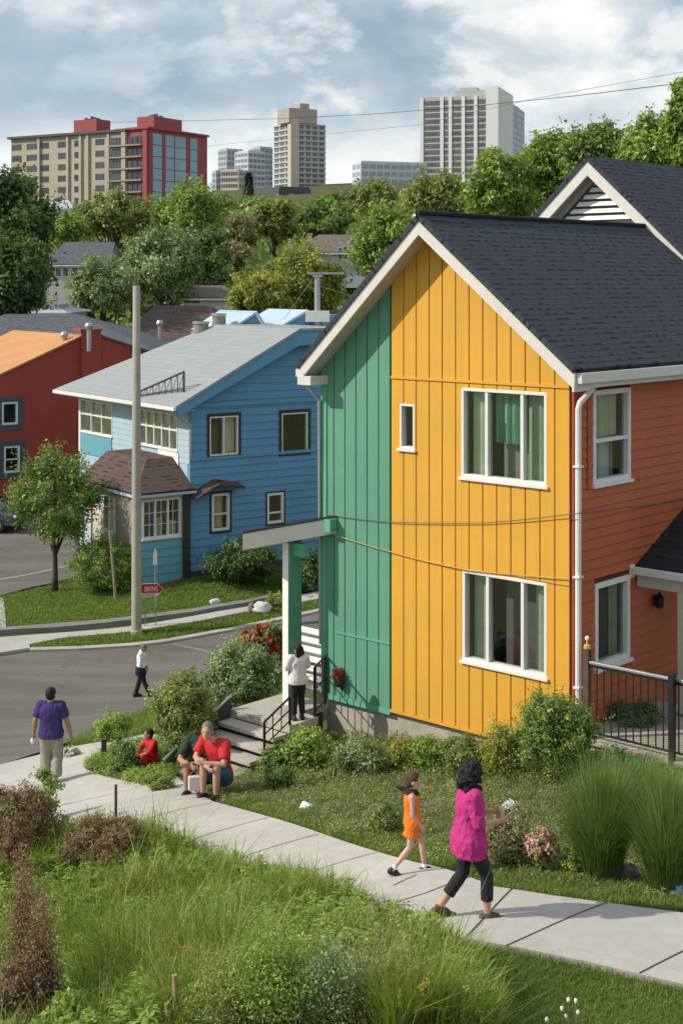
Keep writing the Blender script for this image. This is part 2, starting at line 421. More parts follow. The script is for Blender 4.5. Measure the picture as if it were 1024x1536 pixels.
def drape(name, pts, off, m, cell=.4, skirt=0, parent=None, base=None):
    """a sheet that follows the ground inside the outline pts, with a vertical edge of height skirt"""
    bm = bmesh.new()
    vs = [bm.verts.new((p[0], p[1], 0)) for p in pts]
    f = bm.faces.new(vs); bm.normal_update()
    if f.normal.z < 0: f.normal_flip()
    xs = [p[0] for p in pts]; ys = [p[1] for p in pts]
    bmesh.ops.triangulate(bm, faces=bm.faces[:])
    for lo, hi, ax in ((min(xs), max(xs), 0), (min(ys), max(ys), 1)):
        q = lo + cell
        while q < hi:
            co = [0, 0, 0]; no = [0, 0, 0]; co[ax] = q; no[ax] = 1
            bmesh.ops.bisect_plane(bm, geom=bm.verts[:] + bm.edges[:] + bm.faces[:], plane_co=co, plane_no=no)
            q += cell
    X = np.array([v.co.x for v in bm.verts]); Y = np.array([v.co.y for v in bm.verts]); Z = ground(X, Y) + off
    for v, z in zip(bm.verts, Z): v.co.z = z
    if skirt:
        be = [e for e in bm.edges if e.is_boundary]
        r = bmesh.ops.extrude_edge_only(bm, edges=be)
        for v in [g for g in r['geom'] if isinstance(g, bmesh.types.BMVert)]: v.co.z -= skirt
        bmesh.ops.recalc_face_normals(bm, faces=bm.faces)
    b = wl(parent) if parent is not None else Vector(base or (0, 0, 0))
    bmesh.ops.translate(bm, verts=bm.verts, vec=-b)
    me = bpy.data.meshes.new(name); bm.to_mesh(me); bm.free()
    return linkmesh(name, me, m, parent, None if parent is not None else b)

def inside(P, pts):
    x, y = P[:, 0], P[:, 1]; r = np.zeros(len(P), bool); n = len(pts)
    for i in range(n):
        x0, y0 = pts[i][0], pts[i][1]; x1, y1 = pts[(i + 1) % n][0], pts[(i + 1) % n][1]
        c = ((y0 > y) != (y1 > y)); xx = (x1 - x0) * (y - y0) / ((y1 - y0) if y1 != y0 else 1e-9) + x0
        r ^= c & (x < xx)
    return r
def scatter(pts, dens, holes=()):
    xs = [p[0] for p in pts]; ys = [p[1] for p in pts]
    n = int((max(xs) - min(xs)) * (max(ys) - min(ys)) * dens)
    P = np.column_stack([RN.uniform(min(xs), max(xs), n), RN.uniform(min(ys), max(ys), n)])
    k = inside(P, pts)
    for h in holes: k &= ~inside(P, h)
    P = P[k]; return np.column_stack([P, ground(P[:, 0], P[:, 1])])

# ------------------------------------------------------------------ leaves, blades, plants
def npmesh(name, V, Q, tint=None, smooth=False):
    me = bpy.data.meshes.new(name); V = np.ascontiguousarray(V, np.float32); Q = np.ascontiguousarray(Q, np.int32)
    me.vertices.add(len(V)); me.vertices.foreach_set('co', V.ravel())
    me.loops.add(Q.size); me.loops.foreach_set('vertex_index', Q.ravel())
    me.polygons.add(len(Q)); me.polygons.foreach_set('loop_start', np.arange(0, Q.size, Q.shape[1], dtype=np.int32))
    me.update(calc_edges=True)
    if tint is not None:
        a = me.attributes.new('tint', 'FLOAT', 'POINT'); a.data.foreach_set('value', np.ascontiguousarray(tint, np.float32))
    if smooth: me.polygons.foreach_set('use_smooth', np.ones(len(Q), bool))
    return me
def unit(a): return a / np.maximum(np.linalg.norm(a, axis=1, keepdims=True), 1e-9)
def leafquads(P, N, L, W, tint, droop=.3):
    n = len(P); N = unit(N); t = unit(np.cross(N, RN.normal(size=(n, 3)))); t = unit(t + np.array([0, 0, -droop])); s = unit(np.cross(N, t))
    L = np.broadcast_to(L, n)[:, None]; W = np.broadcast_to(W, n)[:, None]
    fold = N * (W * .18)
    V = np.empty((n, 4, 3)); V[:, 0] = P; V[:, 1] = P + t * L * .5 + s * W * .5 + fold; V[:, 2] = P + t * L; V[:, 3] = P + t * L * .5 - s * W * .5 + fold
    Q = np.arange(n * 4).reshape(n, 4)
    return V.reshape(-1, 3), Q, np.repeat(np.clip(tint, 0, 1), 4)
def blades(P, h, w, lean=.35, tint=None, curl=.5, dirs=None):
    """grass: two-segment tapering blades"""
    n = len(P); h = np.broadcast_to(h, n) * RN.uniform(.6, 1.15, n); w = np.broadcast_to(w, n) * RN.uniform(.7, 1.2, n)
    a = RN.uniform(0, 2 * PI, n) if dirs is None else dirs
    d = np.column_stack([np.cos(a), np.sin(a), np.zeros(n)]); b = a + PI / 2 + RN.normal(0, .5, n); s = np.column_stack([np.cos(b), np.sin(b), np.zeros(n)])
    l = np.abs(RN.normal(0, lean, n)) + lean * .3
    up = np.array([0, 0, 1.])
    mid = P + up * (h * .55)[:, None] + d * (h * l * .35)[:, None]
    tip = P + up * (h * (1 - .35 * curl * l))[:, None] + d * (h * l * (.8 + curl))[:, None]
    W = w[:, None] / 2
    V = np.stack([P - s * W, P + s * W, mid - s * W * .8, mid + s * W * .8, tip - s * W * .12, tip + s * W * .12], 1).reshape(-1, 3)
    k = np.arange(n)[:, None] * 6
    Q = np.concatenate([k + np.array([[0, 1, 3, 2]]), k + np.array([[2, 3, 5, 4]])], 1).reshape(-1, 4)
    if tint is None: tint = RN.normal(.5, .2, n)
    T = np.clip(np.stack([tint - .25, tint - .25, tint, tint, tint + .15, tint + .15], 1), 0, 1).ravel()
    return V, Q, T
def joinq(parts):
    V = []; Q = []; T = []; o = 0
    for v, q, t in parts: V.append(v); Q.append(q + o); T.append(t); o += len(v)
    return np.concatenate(V), np.concatenate(Q), np.concatenate(T)
def crown(center, rad, ncl, per, cr, leaf, aspect=.5, cut=-.55, tint0=.45, spread=.16, shell=.8, droop=.3, squash=.8):
    """clumps of leaves spread through an ellipsoid, more of them near its surface; returns quads and the clump centres"""
    C = []; D = []
    while len(C) < ncl:
        d = RN.normal(size=3); d /= np.linalg.norm(d)
        if d[2] < cut: continue
        r = RN.uniform(.25, 1) ** .45
        C.append(np.array(center) + d * np.array(rad) * r * shell); D.append(d)
    C = np.array(C); D = np.array(D); parts = []
    rr = cr * RN.uniform(.6, 1.35, ncl); ct = RN.normal(tint0, spread, ncl)
    for c, d, r, t in zip(C, D, rr, ct):
        n = max(6, int(per * (r / cr) ** 2)); n1 = int(n * .62); n2 = n - n1
        q = RN.normal(0, .46, (n1, 3)); l = np.linalg.norm(q, axis=1, keepdims=True); q = np.where(l > 1.15, q / l * 1.15, q)
        st = np.exp(RN.normal(0, .22, 3)) * np.array([1, 1, squash])
        P = c + q * r * st; h = q[:, 2]
        # sprays: short shoots that leave the clump, leaves along them
        ns = max(2, n2 // 9); sdir = unit(d * 1.0 + np.array([0, 0, .45]) + RN.normal(0, .65, (ns, 3))); sl = r * RN.uniform(.6, 1.35, ns); so_ = c + RN.normal(0, .35, (ns, 3)) * r
        k = RN.integers(0, ns, n2); u = RN.uniform(.15, 1, n2)
        P2 = so_[k] + sdir[k] * (sl[k] * u)[:, None] + RN.normal(0, leaf * .35, (n2, 3))
        P = np.concatenate([P, P2]); h = np.concatenate([h, .25 + .3 * u * sdir[k][:, 2]])
        e = unit(P - c + 1e-6)
        N = e * .55 + d * .35 + np.array([0, 0, .5]) + RN.normal(0, .75, (len(P), 3))
        lf = leaf * RN.uniform(.55, 1.3, len(P))
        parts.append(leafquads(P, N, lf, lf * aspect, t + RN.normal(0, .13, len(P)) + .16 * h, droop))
    return joinq(parts), C
def limbs(mb, base, top, r, targets, k, rs):
    """tapered trunk with a slight bend and k limbs that reach into the crown"""
    base = Vector(base); top = Vector(top); pts = []; n = 6
    for i in range(n + 1):
        t = i / n; p = base.lerp(top, t) + Vector((rs.uniform(-1, 1), rs.uniform(-1, 1), 0)) * r * .6 * (1 if 0 < i else 0); pts.append(p)
    mb.tube(pts, [r * (1.25 if i == 0 else 1 - .7 * i / n) for i in range(n + 1)], 8)
    for j in range(min(k, len(targets))):
        c = Vector(targets[j]); t = rs.uniform(.35, .95); i = int(t * n); a = pts[min(i, n)]; m = a.lerp(c, .5) + Vector((0, 0, -.08 * (c - a).length)) + Vector((rs.uniform(-1, 1), rs.uniform(-1, 1), rs.uniform(-1, 1))) * .06 * (c - a).length
        q = r * (.5 - .25 * t)
        mb.tube([a, m, c], [q, q * .6, q * .18], 5)

def tree(name, label, x0, x1, y0, y1, d, leafm, group=None, leaf=.5, ncl=46, per=80, crr=.27, base_py=None, trunk=.035, cat='tree', cut=-.5, gx=None, tint0=.45, spread=.17, ry=.9, aspect=.55, shell=.82, sq=.8):
    leaf *= .66; per = int(per * 1.75)
    """crown fills photo columns x0..x1, rows y0..y1 at depth d; the trunk stands on the ground below it"""
    k = F / d; cx = (x0 + x1) / 2; X = (cx - CX) / k
    zt = CZ - (y0 - HY) / k; zb = CZ - (y1 - HY) / k; g = gz(X, d)
    if base_py is not None: g = CZ - (base_py - HY) / k
    w = (x1 - x0) / k / 2; zc = (zt + zb) / 2; hz = (zt - zb) / 2
    root = empty(name, (X, d, g), label, cat, group)
    rs = random.Random(int(x0 * 7 + y0))
    cr = crr * min(w, hz) * 1.25
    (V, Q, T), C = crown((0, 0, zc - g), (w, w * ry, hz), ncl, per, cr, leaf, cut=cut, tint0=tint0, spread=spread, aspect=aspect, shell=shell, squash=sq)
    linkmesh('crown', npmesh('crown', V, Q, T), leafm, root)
    mb = MB(); H = max(zt - g, 1)
    limbs(mb, Vector((X, d, g - .15)), Vector((X, d, zc + hz * .35)), H * trunk, [Vector(c) + Vector((X, d, g)) for c in C], 14, rs)
    mb.build('trunk', MATS['bark'], root, smooth=True)
    return root

def shrub(name, label, x0, x1, y0, y1, leafm, group=None, leaf=.09, ncl=26, per=90, base=None, cat='shrub', crr=.34, cut=-.35, tint0=.45, spread=.16, aspect=.5, stems=7, d=None, stemmat='bark', shell=.8, ry=.85, flowers=None, sq=.85):
    """bush whose foot stands at photo row y1 (or `base` row) and whose crown fills the box"""
    leaf *= .8; per = int(per * 1.35)
    b = hit((x0 + x1) / 2, base if base else y1)
    k = F / b.y; w = (x1 - x0) / k / 2; H = ((base if base else y1) - y0) / k
    hz = (y1 - y0) / k / 2; zc = H - hz
    root = empty(name, b, label, cat, group)
    cr = crr * min(w, hz) * 1.2
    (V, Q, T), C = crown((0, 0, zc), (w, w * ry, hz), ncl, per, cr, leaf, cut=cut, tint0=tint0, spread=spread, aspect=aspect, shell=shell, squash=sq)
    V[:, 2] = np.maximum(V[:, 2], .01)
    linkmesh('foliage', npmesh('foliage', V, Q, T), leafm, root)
    mb = MB(); rs = random.Random(int(x0 + y0))
    for j in range(stems):
        c = Vector(C[j % len(C)]) + b; a = b + Vector((rs.uniform(-.12, .12) * w, rs.uniform(-.12, .12) * w, -.05))
        m = a.lerp(c, .5) + Vector((0, 0, .1 * H)); mb.tube([a, m, c], [.012 + .006 * H, .009, .004], 5)
    mb.build('stem', MATS[stemmat], root)
    if flowers:
        fm, nf, fs = flowers
        e = unit(RN.normal(size=(nf, 3)) + np.array([0, -.6, .7])); P = np.array([0, 0, zc]) + e * np.array([w, w * ry, hz]) * .93
        parts = []
        for _ in range(5): parts.append(leafquads(P + RN.normal(0, fs * .25, (nf, 3)), e + RN.normal(0, .6, (nf, 3)), fs, fs * .8, RN.uniform(.2, 1, nf)))
        V, Q, T = joinq(parts); linkmesh('blossom', npmesh('blossom', V, Q, T), MATS[fm], root)
    return root

def grassclump(name, label, px, py, spread_px, top_px, leafm, n=2600, w=.007, group=None, cat='ornamental grass', lean=.55, curl=.9, tint0=.5, core=.22):
    b = hit(px, py); k = F / b.y; r = spread_px / k; H = (py - top_px) / k
    a = RN.uniform(0, 2 * PI, n); q = RN.uniform(0, 1, n) ** .6
    P = np.column_stack([np.cos(a) * q * r * core, np.sin(a) * q * r * core, np.zeros(n)])
    V, Q, T = blades(P, H * (1.2 - .35 * q) * RN.uniform(.62, 1.0, n), w, lean * (q * .8 + .2), RN.normal(tint0, .2, n), curl, a + RN.normal(0, .35, n))
    me = npmesh(name, V, Q, T); o = linkmesh(name, me, leafm, None, b)
    return tag(o, label, cat, group)
# ================================================================== materials of this place
mat('yellow', (.71, .37, .045), .6, .07, .5, 30, .08, streak=.16, dirt=(.56, .31, .07), dirt_amt=.28)
mat('green', (.12, .325, .215), .6, .11, .5, 30, .08, streak=.25, dirt=(.10, .24, .16), dirt_amt=.4)
mat('green_trim', (.12, .38, .25), .6, .08, 1, 30, .05)
mat('orange', (.46, .125, .050), .6, .14, .8, 25, .1, streak=.12)
mat('orange_trim', (.40, .085, .04), .6, .1, 1, 25, .08)
mat('yellow_gap', (.20, .085, .012), .8, .1); mat('green_gap', (.035, .12, .075), .8, .1); mat('orange_gap', (.12, .03, .015), .8, .1)
mat('white_trim', (.74, .73, .70), .5, .06, 2, 30, .06, streak=.12)
mat('fascia', (.66, .64, .60), .55, .07, 1.5, 30, .06, streak=.14)
mat('soffit', (.52, .48, .42), .7, .08, 1.5)
mat('concrete', (.46, .42, .36), .9, .16, 1.2, 30, .3, streak=.25, dirt=(.20, .17, .13), dirt_amt=.5)
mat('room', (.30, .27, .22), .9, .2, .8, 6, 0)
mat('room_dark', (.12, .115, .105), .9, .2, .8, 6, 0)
mat('curtain', (.74, .69, .50), .9, .12, 2, 12, 0)
mat('curtain_green', (.44, .49, .37), .9, .15, 2, 12, 0)
mat('curtain_white', (.72, .72, .70), .9, .08, 2, 12, 0)
mat('blind', (.15, .34, .23), .8, .2, 3, 12, 0)
mat('blue', (.125, .305, .50), .6, .10, .6, 25, .08, streak=.12)
mat('blue_light', (.40, .52, .60), .6, .08, .8, 25, .08, streak=.15)
mat('blue_teal', (.15, .36, .46), .6, .08, .8, 25, .08, streak=.12)
mat('blue_trim', (.12, .32, .50), .6, .08, 1, 25, .05)
mat('brown_dark', (.055, .043, .040), .7, .2, 2)
mat('brown_frame', (.10, .075, .065), .6, .2, 2)
mat('cream', (.60, .56, .50), .7, .08, 1.5, streak=.15)
mat('red_wall', (.35, .066, .048), .7, .10, .5, 20, .06, streak=.15)
mat('slate_frame', (.075, .095, .12), .6, .15, 2)
mat('orange_roof', (.56, .27, .11), .7, .12, .8, 20, .1, streak=.2)
mat('black_metal', (.016, .016, .018), .42, .3, 4, 40, .05, spec=.5)
mat('grey_metal', (.42, .43, .43), .4, .12, 3, 40, .05, metal=.6, streak=.2)
mat('dark_metal', (.10, .10, .10), .5, .25, 3, 40, .05, metal=.5)
mat('pole_concrete', (.40, .375, .31), .85, .12, 1.5, 40, .25, streak=.22)
mat('wood_post', (.11, .075, .05), .85, .3, 5, 30, .3)
mat('wood_grey', (.30, .26, .21), .85, .25, 5, 30, .3)
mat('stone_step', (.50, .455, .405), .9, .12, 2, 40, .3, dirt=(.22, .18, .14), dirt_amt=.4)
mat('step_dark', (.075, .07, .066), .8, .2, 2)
mat('block', (.42, .37, .31), .9, .16, 2, 30, .4, dirt=(.2, .17, .13), dirt_amt=.5)
mat('kerb', (.43, .41, .38), .9, .14, 1.5, 40, .3, dirt=(.2, .18, .15), dirt_amt=.4)
mat('kerb_dark', (.23, .22, .21), .9, .2, 1.5, 40, .3)
mat('joint', (.055, .05, .045), .95, .2, 3)
mat('bark', (.085, .065, .05), .95, .3, 4, 30, .5)
mat('bark_grey', (.16, .14, .12), .95, .25, 4, 30, .5)
mat('dry_stalk', (.34, .25, .16), .9, .25, 8)
mat('copper', (.30, .10, .045), .7, .2, 3)
mat('lamp_glow', (.55, .45, .25), .4, .1)
mat('sign_red', (.52, .025, .03), .45, .08, 2, 30, .03)
mat('sign_white', (.78, .76, .74), .5, .05)
mat('paint_line', (.42, .41, .39), .8, .2, 4)
mat('rock', (.58, .56, .53), .9, .12, 2, 20, .5)
mat('rock_dark', (.20, .18, .16), .9, .2, 2, 20, .5)
mat('paper', (.80, .80, .80), .8, .05)
mat('blue_plastic', (.22, .36, .52), .35, .18, 3, 12, .2, spec=.5)
mat('tyre', (.02, .02, .02), .8, .2)
mat('car_paint', (.035, .045, .085), .25, .1, 2, 40, 0, spec=.6)
mat('wire_pale', (.50, .47, .40), .6, .1)
mat('yellow_cable', (.55, .36, .10), .6, .1)
mat('terracotta', (.36, .12, .06), .8, .15)
mat('cutedge', (.86, .84, .80), .7, .05)
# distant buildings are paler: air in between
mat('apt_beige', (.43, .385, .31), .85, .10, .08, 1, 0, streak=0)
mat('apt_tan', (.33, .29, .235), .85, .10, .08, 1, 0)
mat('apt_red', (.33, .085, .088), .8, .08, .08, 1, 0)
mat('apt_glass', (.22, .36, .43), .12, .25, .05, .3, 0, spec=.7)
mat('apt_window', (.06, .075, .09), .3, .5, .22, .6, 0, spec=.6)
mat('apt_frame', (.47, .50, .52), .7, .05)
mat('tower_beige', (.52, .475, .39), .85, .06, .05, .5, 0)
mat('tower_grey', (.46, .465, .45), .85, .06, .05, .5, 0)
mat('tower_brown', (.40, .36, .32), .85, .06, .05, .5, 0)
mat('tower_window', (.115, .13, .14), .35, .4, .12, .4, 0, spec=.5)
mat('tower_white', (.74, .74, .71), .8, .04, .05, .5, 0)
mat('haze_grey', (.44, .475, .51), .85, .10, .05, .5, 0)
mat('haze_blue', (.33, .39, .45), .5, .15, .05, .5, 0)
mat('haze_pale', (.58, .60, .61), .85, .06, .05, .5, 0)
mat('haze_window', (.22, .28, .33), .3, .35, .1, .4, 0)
mat('dark_block', (.085, .095, .105), .8, .1, .1, .5, 0)
mat('far_wall', (.55, .52, .47), .8, .08)
mat('far_roof', (.14, .135, .145), .9, .15, 1)
mat('hill_green', (.16, .18, .07), .9, .3, .05, .4, 0)
glassmat('glass', (.90, .95, .92), .17)
glassmat('glass_dark', (.45, .50, .50), .16)
glassmat('glass_green', (.80, .96, .88), .16)
shinglemat('shingle', (.043, .050, .061), .135, .25, .35, .12)
shinglemat('shingle_dark', (.022, .024, .030), .16, .34, .4, .2)
shinglemat('shingle_brown', (.105, .07, .06), .2, .5, .5, .15)
shinglemat('shingle_pale', (.285, .305, .312), .30, 2.6, .62, .04, dash=0)
shinglemat('shingle_grey', (.105, .11, .125), .2, .4, .5, .15)
shinglemat('shingle_far', (.16, .125, .115), .3, .6, .6, .12)
pavemat('sidewalk', (.53, .505, .47), (.40, .375, .34))
pavemat('asphalt', (.165, .150, .135), (.125, .113, .10), tracks=True)
pavemat('asphalt_patch', (.125, .115, .105), (.10, .092, .085))
groundmat('soil', [(.085, .095, .03), (.12, .115, .045), (.11, .085, .05)])
groundmat('turf', [(.085, .14, .022), (.12, .17, .03), (.10, .12, .035)])
groundmat('yard_soil', [(.10, .115, .04), (.15, .135, .06), (.17, .13, .085)], (.5, 1.6, 14))
leafmat('grass', (.080, .135, .020), (.27, .36, .065), .38, .02, dry=(.34, .28, .12), dry_amt=.05)
leafmat('grass_tall', (.075, .145, .016), (.33, .43, .070), .42, .02, dry=(.44, .38, .15), dry_amt=.05)
leafmat('grass_fountain', (0.062, 0.125, 0.031), (0.213, 0.338, 0.075), .35, .04, dry=(0.325, 0.325, 0.125), dry_amt=.1)
leafmat('grass_straw', (0.200, 0.250, 0.062), (0.500, 0.500, 0.175), .4, .04, dry=(0.625, 0.475, 0.225), dry_amt=.3)
leafmat('grass_dry', (.075, .095, .03), (.29, .29, .10), .35, .02, dry=(.36, .28, .15), dry_amt=.12)
leafmat('leaf_dark', (0.031, 0.074, 0.026), (0.146, 0.251, 0.066), .3, .03)
leafmat('leaf_mid', (0.070, 0.138, 0.031), (0.290, 0.417, 0.101), .35, .03)
leafmat('leaf_olive', (0.106, 0.156, 0.040), (0.417, 0.467, 0.127), .35, .03)
leafmat('leaf_bright', (0.105, 0.197, 0.032), (0.462, 0.612, 0.126), .4, .03)
leafmat('leaf_greygreen', (0.127, 0.177, 0.081), (0.441, 0.543, 0.240), .3, .03)
leafmat('leaf_yellowgreen', (0.117, 0.160, 0.026), (0.535, 0.545, 0.108), .4, .03, dry=(0.684, 0.428, 0.108), dry_amt=.1)
leafmat('leaf_brownish', (0.128, 0.124, 0.059), (0.428, 0.374, 0.182), .3, .04)
leafmat('leaf_heather', (0.094, 0.055, 0.034), (0.409, 0.248, 0.145), .3, .03, dry=(0.273, 0.307, 0.086), dry_amt=.18)
leafmat('leaf_rust', (0.257, 0.097, 0.043), (0.898, 0.364, 0.150), .3, .03)
leafmat('leaf_cover', (0.127, 0.174, 0.052), (0.443, 0.511, 0.163), .35, .03, dry=(0.697, 0.511, 0.304), dry_amt=.12)
leafmat('leaf_spruce', (0.016, 0.036, 0.023), (0.039, 0.072, 0.042), .2, .03)
leafmat('petal_red', (0.200, 0.010, 0.020), (0.500, 0.050, 0.050), .3, .03)
leafmat('petal_pink', (0.550, 0.220, 0.200), (0.850, 0.580, 0.500), .3, .03)
leafmat('petal_white', (0.650, 0.650, 0.600), (0.900, 0.900, 0.850), .3, .03)
leafmat('petal_yellow', (0.500, 0.350, 0.030), (0.800, 0.620, 0.080), .3, .03)
def skinmat(name, col): return mat(name, col, .55, .10, 6, 60, .05, spec=.35)
skinmat('skin', (.50, .29, .20)); skinmat('skin_tan', (.40, .215, .14)); skinmat('skin_pale', (.60, .38, .29))
for n_, c_ in (('hair_black', (.014, .011, .012)), ('hair_brown', (.10, .055, .03)), ('hair_grey', (.20, .175, .15)), ('hair_dark', (.022, .016, .015))): mat(n_, c_, .5, .35, 14, 90, .6)
for n_, c_ in (('cloth_pink', (.50, .035, .20)), ('cloth_black', (.022, .022, .025)), ('cloth_orange', (.80, .19, .025)), ('cloth_purple', (.055, .032, .15)), ('cloth_khaki', (.31, .295, .23)),
               ('cloth_white', (.78, .77, .78)), ('cloth_navy', (.016, .018, .038)), ('cloth_red', (.52, .028, .03)), ('cloth_maroon', (.20, .02, .028)), ('cloth_forest', (.025, .045, .036)),
               ('cloth_blue', (.045, .12, .23)), ('cloth_blouse', (.72, .66, .68)), ('cloth_bag', (.62, .55, .52)), ('cloth_blush', (.66, .22, .24))): mat(n_, c_, .85, .12, 5, 60, .2)
mat('shoe', (.030, .026, .024), .6, .3, 8); mat('shoe_brown', (.085, .06, .045), .7, .3, 8); mat('sole', (.62, .60, .57), .7, .1); mat('sock', (.75, .74, .72), .9, .05); mat('food', (.55, .50, .30), .7, .2); mat('eye', (.02, .015, .012), .2, .1); mat('lip', (.38, .14, .12), .6, .1)

# ================================================================== camera, sun, sky
cam = bpy.data.cameras.new('camera'); co = bpy.data.objects.new('camera', cam); COL.objects.link(co)
cam.sensor_fit = 'AUTO'; cam.sensor_width = 36; cam.lens = F / 1536 * 36
cam.shift_y = -(768 - HY) / 1536; cam.clip_end = 6000; cam.clip_start = .1
co.location = (0, 0, CZ); co.rotation_euler = (PI / 2, 0, 0); SC.camera = co
SUN_EL = math.radians(36); SUN_DIR = Vector((-.985 * math.cos(SUN_EL), -.14 * math.cos(SUN_EL), math.sin(SUN_EL))).normalized()
sl = bpy.data.lights.new('sun', 'SUN'); so = bpy.data.objects.new('sun', sl); COL.objects.link(so)
sl.energy = 4.2; sl.angle = math.radians(.6); sl.color = (1, .93, .80)
so.rotation_euler = SUN_DIR.to_track_quat('Z', 'Y').to_euler(); so.location = (-30, 0, 60)
w = bpy.data.worlds.new('World'); SC.world = w; w.use_nodes = True
nt = w.node_tree; nt.nodes.clear()
out = nd(nt, 'ShaderNodeOutputWorld'); bg = nd(nt, 'ShaderNodeBackground'); bg.inputs['Strength'].default_value = .105
sky = nd(nt, 'ShaderNodeTexSky', sky_type='NISHITA'); sky.sun_disc = False
sky.sun_elevation = SUN_EL; sky.sun_rotation = math.atan2(SUN_DIR.x, SUN_DIR.y); sky.dust_density = 1.5
tc = nd(nt, 'ShaderNodeTexCoord'); g = tc.outputs['Generated']
v1 = mapv(nt, g, (1, 1, 1.9))
big = noise(nt, v1, 6.5, 12, .52, .15)
puf = noise(nt, mapv(nt, g, (1, 1, 1.6)), 17, 10, .55, .1)
lay = noise(nt, mapv(nt, g, (1, 1, 3.2)), 4.6, 5, .5, .1)
sep = nd(nt, 'ShaderNodeSeparateXYZ'); nt.links.new(g, sep.inputs[0])
# cloud deck: slate-blue shade, light grey body, bright billows; paler towards the horizon
shade = ramp(nt, big, [(.36, (3.3, 4.5, 5.5)), (.45, (4.6, 5.7, 6.5)), (.53, (6.6, 7.3, 7.7)), (.63, (10., 10., 9.8))])
edge = ramp(nt, puf, [(.50, 0.), (.62, .7)])
body = mixc(nt, edge, shade, (10.2, 10.1, 9.8))
dk = ramp(nt, lay, [(.40, .72), (.55, 0.)])
body = mixc(nt, dk, body, (3.7, 5.0, 6.1))
hz = ramp(nt, sep.outputs[2], [(.0, .9), (.065, .8), (.12, 0.)])
band = ramp(nt, lay, [(.36, .45), (.52, 1.)])
mu = nd(nt, 'ShaderNodeMath', operation='MULTIPLY'); nt.links.new(hz, mu.inputs[0]); nt.links.new(band, mu.inputs[1])
body = mixc(nt, mu.outputs[0], body, (9.6, 9.8, 9.8))
cover = ramp(nt, puf, [(.25, .80), (.5, .94)])
fin = mixc(nt, cover, sky.outputs[0], body)
nt.links.new(fin, bg.inputs['Color']); nt.links.new(bg.outputs[0], out.inputs[0])
SC.view_settings.view_transform = 'Standard'; SC.view_settings.look = 'None'; SC.view_settings.exposure = 0
SC.render.engine = 'CYCLES'; SC.cycles.max_bounces = 8; SC.cycles.transparent_max_bounces = 16; SC.cycles.use_denoising = True
SC.cycles.caustics_reflective = False; SC.cycles.caustics_refractive = False

# ================================================================== ground, road, pavements
def gridmesh(name, xs, ys, off, m, kind='structure'):
    Xg, Yg = np.meshgrid(xs, ys); Z = ground(Xg, Yg) + off
    V = np.column_stack([Xg.ravel(), Yg.ravel(), Z.ravel()]); nx, ny = len(xs), len(ys)
    i = np.arange(nx * ny).reshape(ny, nx)
    Q = np.stack([i[:-1, :-1], i[:-1, 1:], i[1:, 1:], i[1:, :-1]], -1).reshape(-1, 4)
    o = linkmesh(name, npmesh(name, V, Q, smooth=True), m); tag(o, kind=kind); return o
xs = np.concatenate([np.linspace(-1500, -160, 14)[:-1], np.linspace(-160, -34, 30)[:-1], np.arange(-34, 32, .4), np.linspace(32, 170, 32)[1:], np.linspace(170, 1500, 14)[1:]])
ys = np.concatenate([np.arange(-20, 4, 4.), np.arange(4, 88, .4), np.linspace(88, 420, 80)[1:], np.linspace(420, 2400, 40)[1:]])
gr_o = gridmesh('ground', xs, ys, -.05, MATS['soil'])

road_px = [(-60, 990), (0, 985), (45, 978), (120, 975), (200, 970), (250, 964), (300, 955), (360, 944), (430, 929), (500, 913), (560, 900), (600, 1000), (500, 985), (430, 1005), (330, 1035), (225, 1063), (130, 1103), (60, 1128), (0, 1147), (-60, 1165)]
road = poly(road_px)
tag(drape('road', road, .0, MATS['asphalt'], .4), kind='structure')
lane = [(-60, 905), (0, 893), (50, 880), (105, 868), (150, 852), (190, 830), (180, 790), (110, 772), (0, 768), (-60, 768)]
lanew = poly(lane)
tag(drape('side_street', lanew, .0, MATS['asphalt'], .5), kind='structure')
tag(drape('street_line', poly([(-60, 872), (0, 869), (60, 858), (105, 848), (105, 849), (60, 859.2), (0, 870.4), (-60, 873.5)]), .012, MATS['paint_line'], .5), kind='structure')
tl = poly([(255, 966), (258, 965.5), (300, 973), (347, 984), (346, 986), (300, 975.5)]); tag(drape('tar_line', tl, .006, MATS['kerb_dark'], .4), kind='structure')
side_px = [(-60, 966), (0, 958), (80, 952), (185, 943), (290, 926), (370, 912), (440, 898), (490, 884), (560, 868), (560, 884), (490, 897), (400, 914), (300, 933), (190, 950), (100, 958), (45, 968), (45, 974), (0, 981), (-60, 986)]
tag(drape('far_pavement', poly(side_px), .05, MATS['sidewalk'], .4, .12), kind='structure')
tag(drape('corner_pavement', poly([(-60, 918), (0, 898), (6, 900), (10, 945), (-60, 955)]), .04, MATS['sidewalk'], .4, .12), kind='structure')
tag(drape('kerb', poly([(45, 974), (120, 972), (200, 967), (250, 961), (300, 952), (360, 941), (430, 926), (500, 910), (560, 896), (560, 900), (500, 914), (430, 930), (360, 945), (300, 956), (250, 965), (200, 971), (120, 976), (45, 978)]), .07, MATS['kerb'], .4, .14), kind='structure')
tag(drape('kerb_wall', poly([(-60, 956), (0, 946), (90, 939), (195, 929), (290, 917), (370, 904), (420, 893), (420, 896), (370, 908), (290, 922), (195, 934), (90, 945), (0, 950), (-60, 960)]), .11, MATS['kerb_dark'], .4, .2), kind='structure')
path_up = [(250, 1110), (262, 1165), (300, 1197), (320, 1207), (420, 1235), (530, 1272), (620, 1299), (740, 1336), (830, 1350), (1024, 1376), (1180, 1396)]
path_low = [(1180, 1525), (1024, 1484), (880, 1450), (700, 1415), (560, 1372), (430, 1327), (330, 1292), (240, 1264), (150, 1243), (90, 1228), (40, 1222), (-60, 1235)]
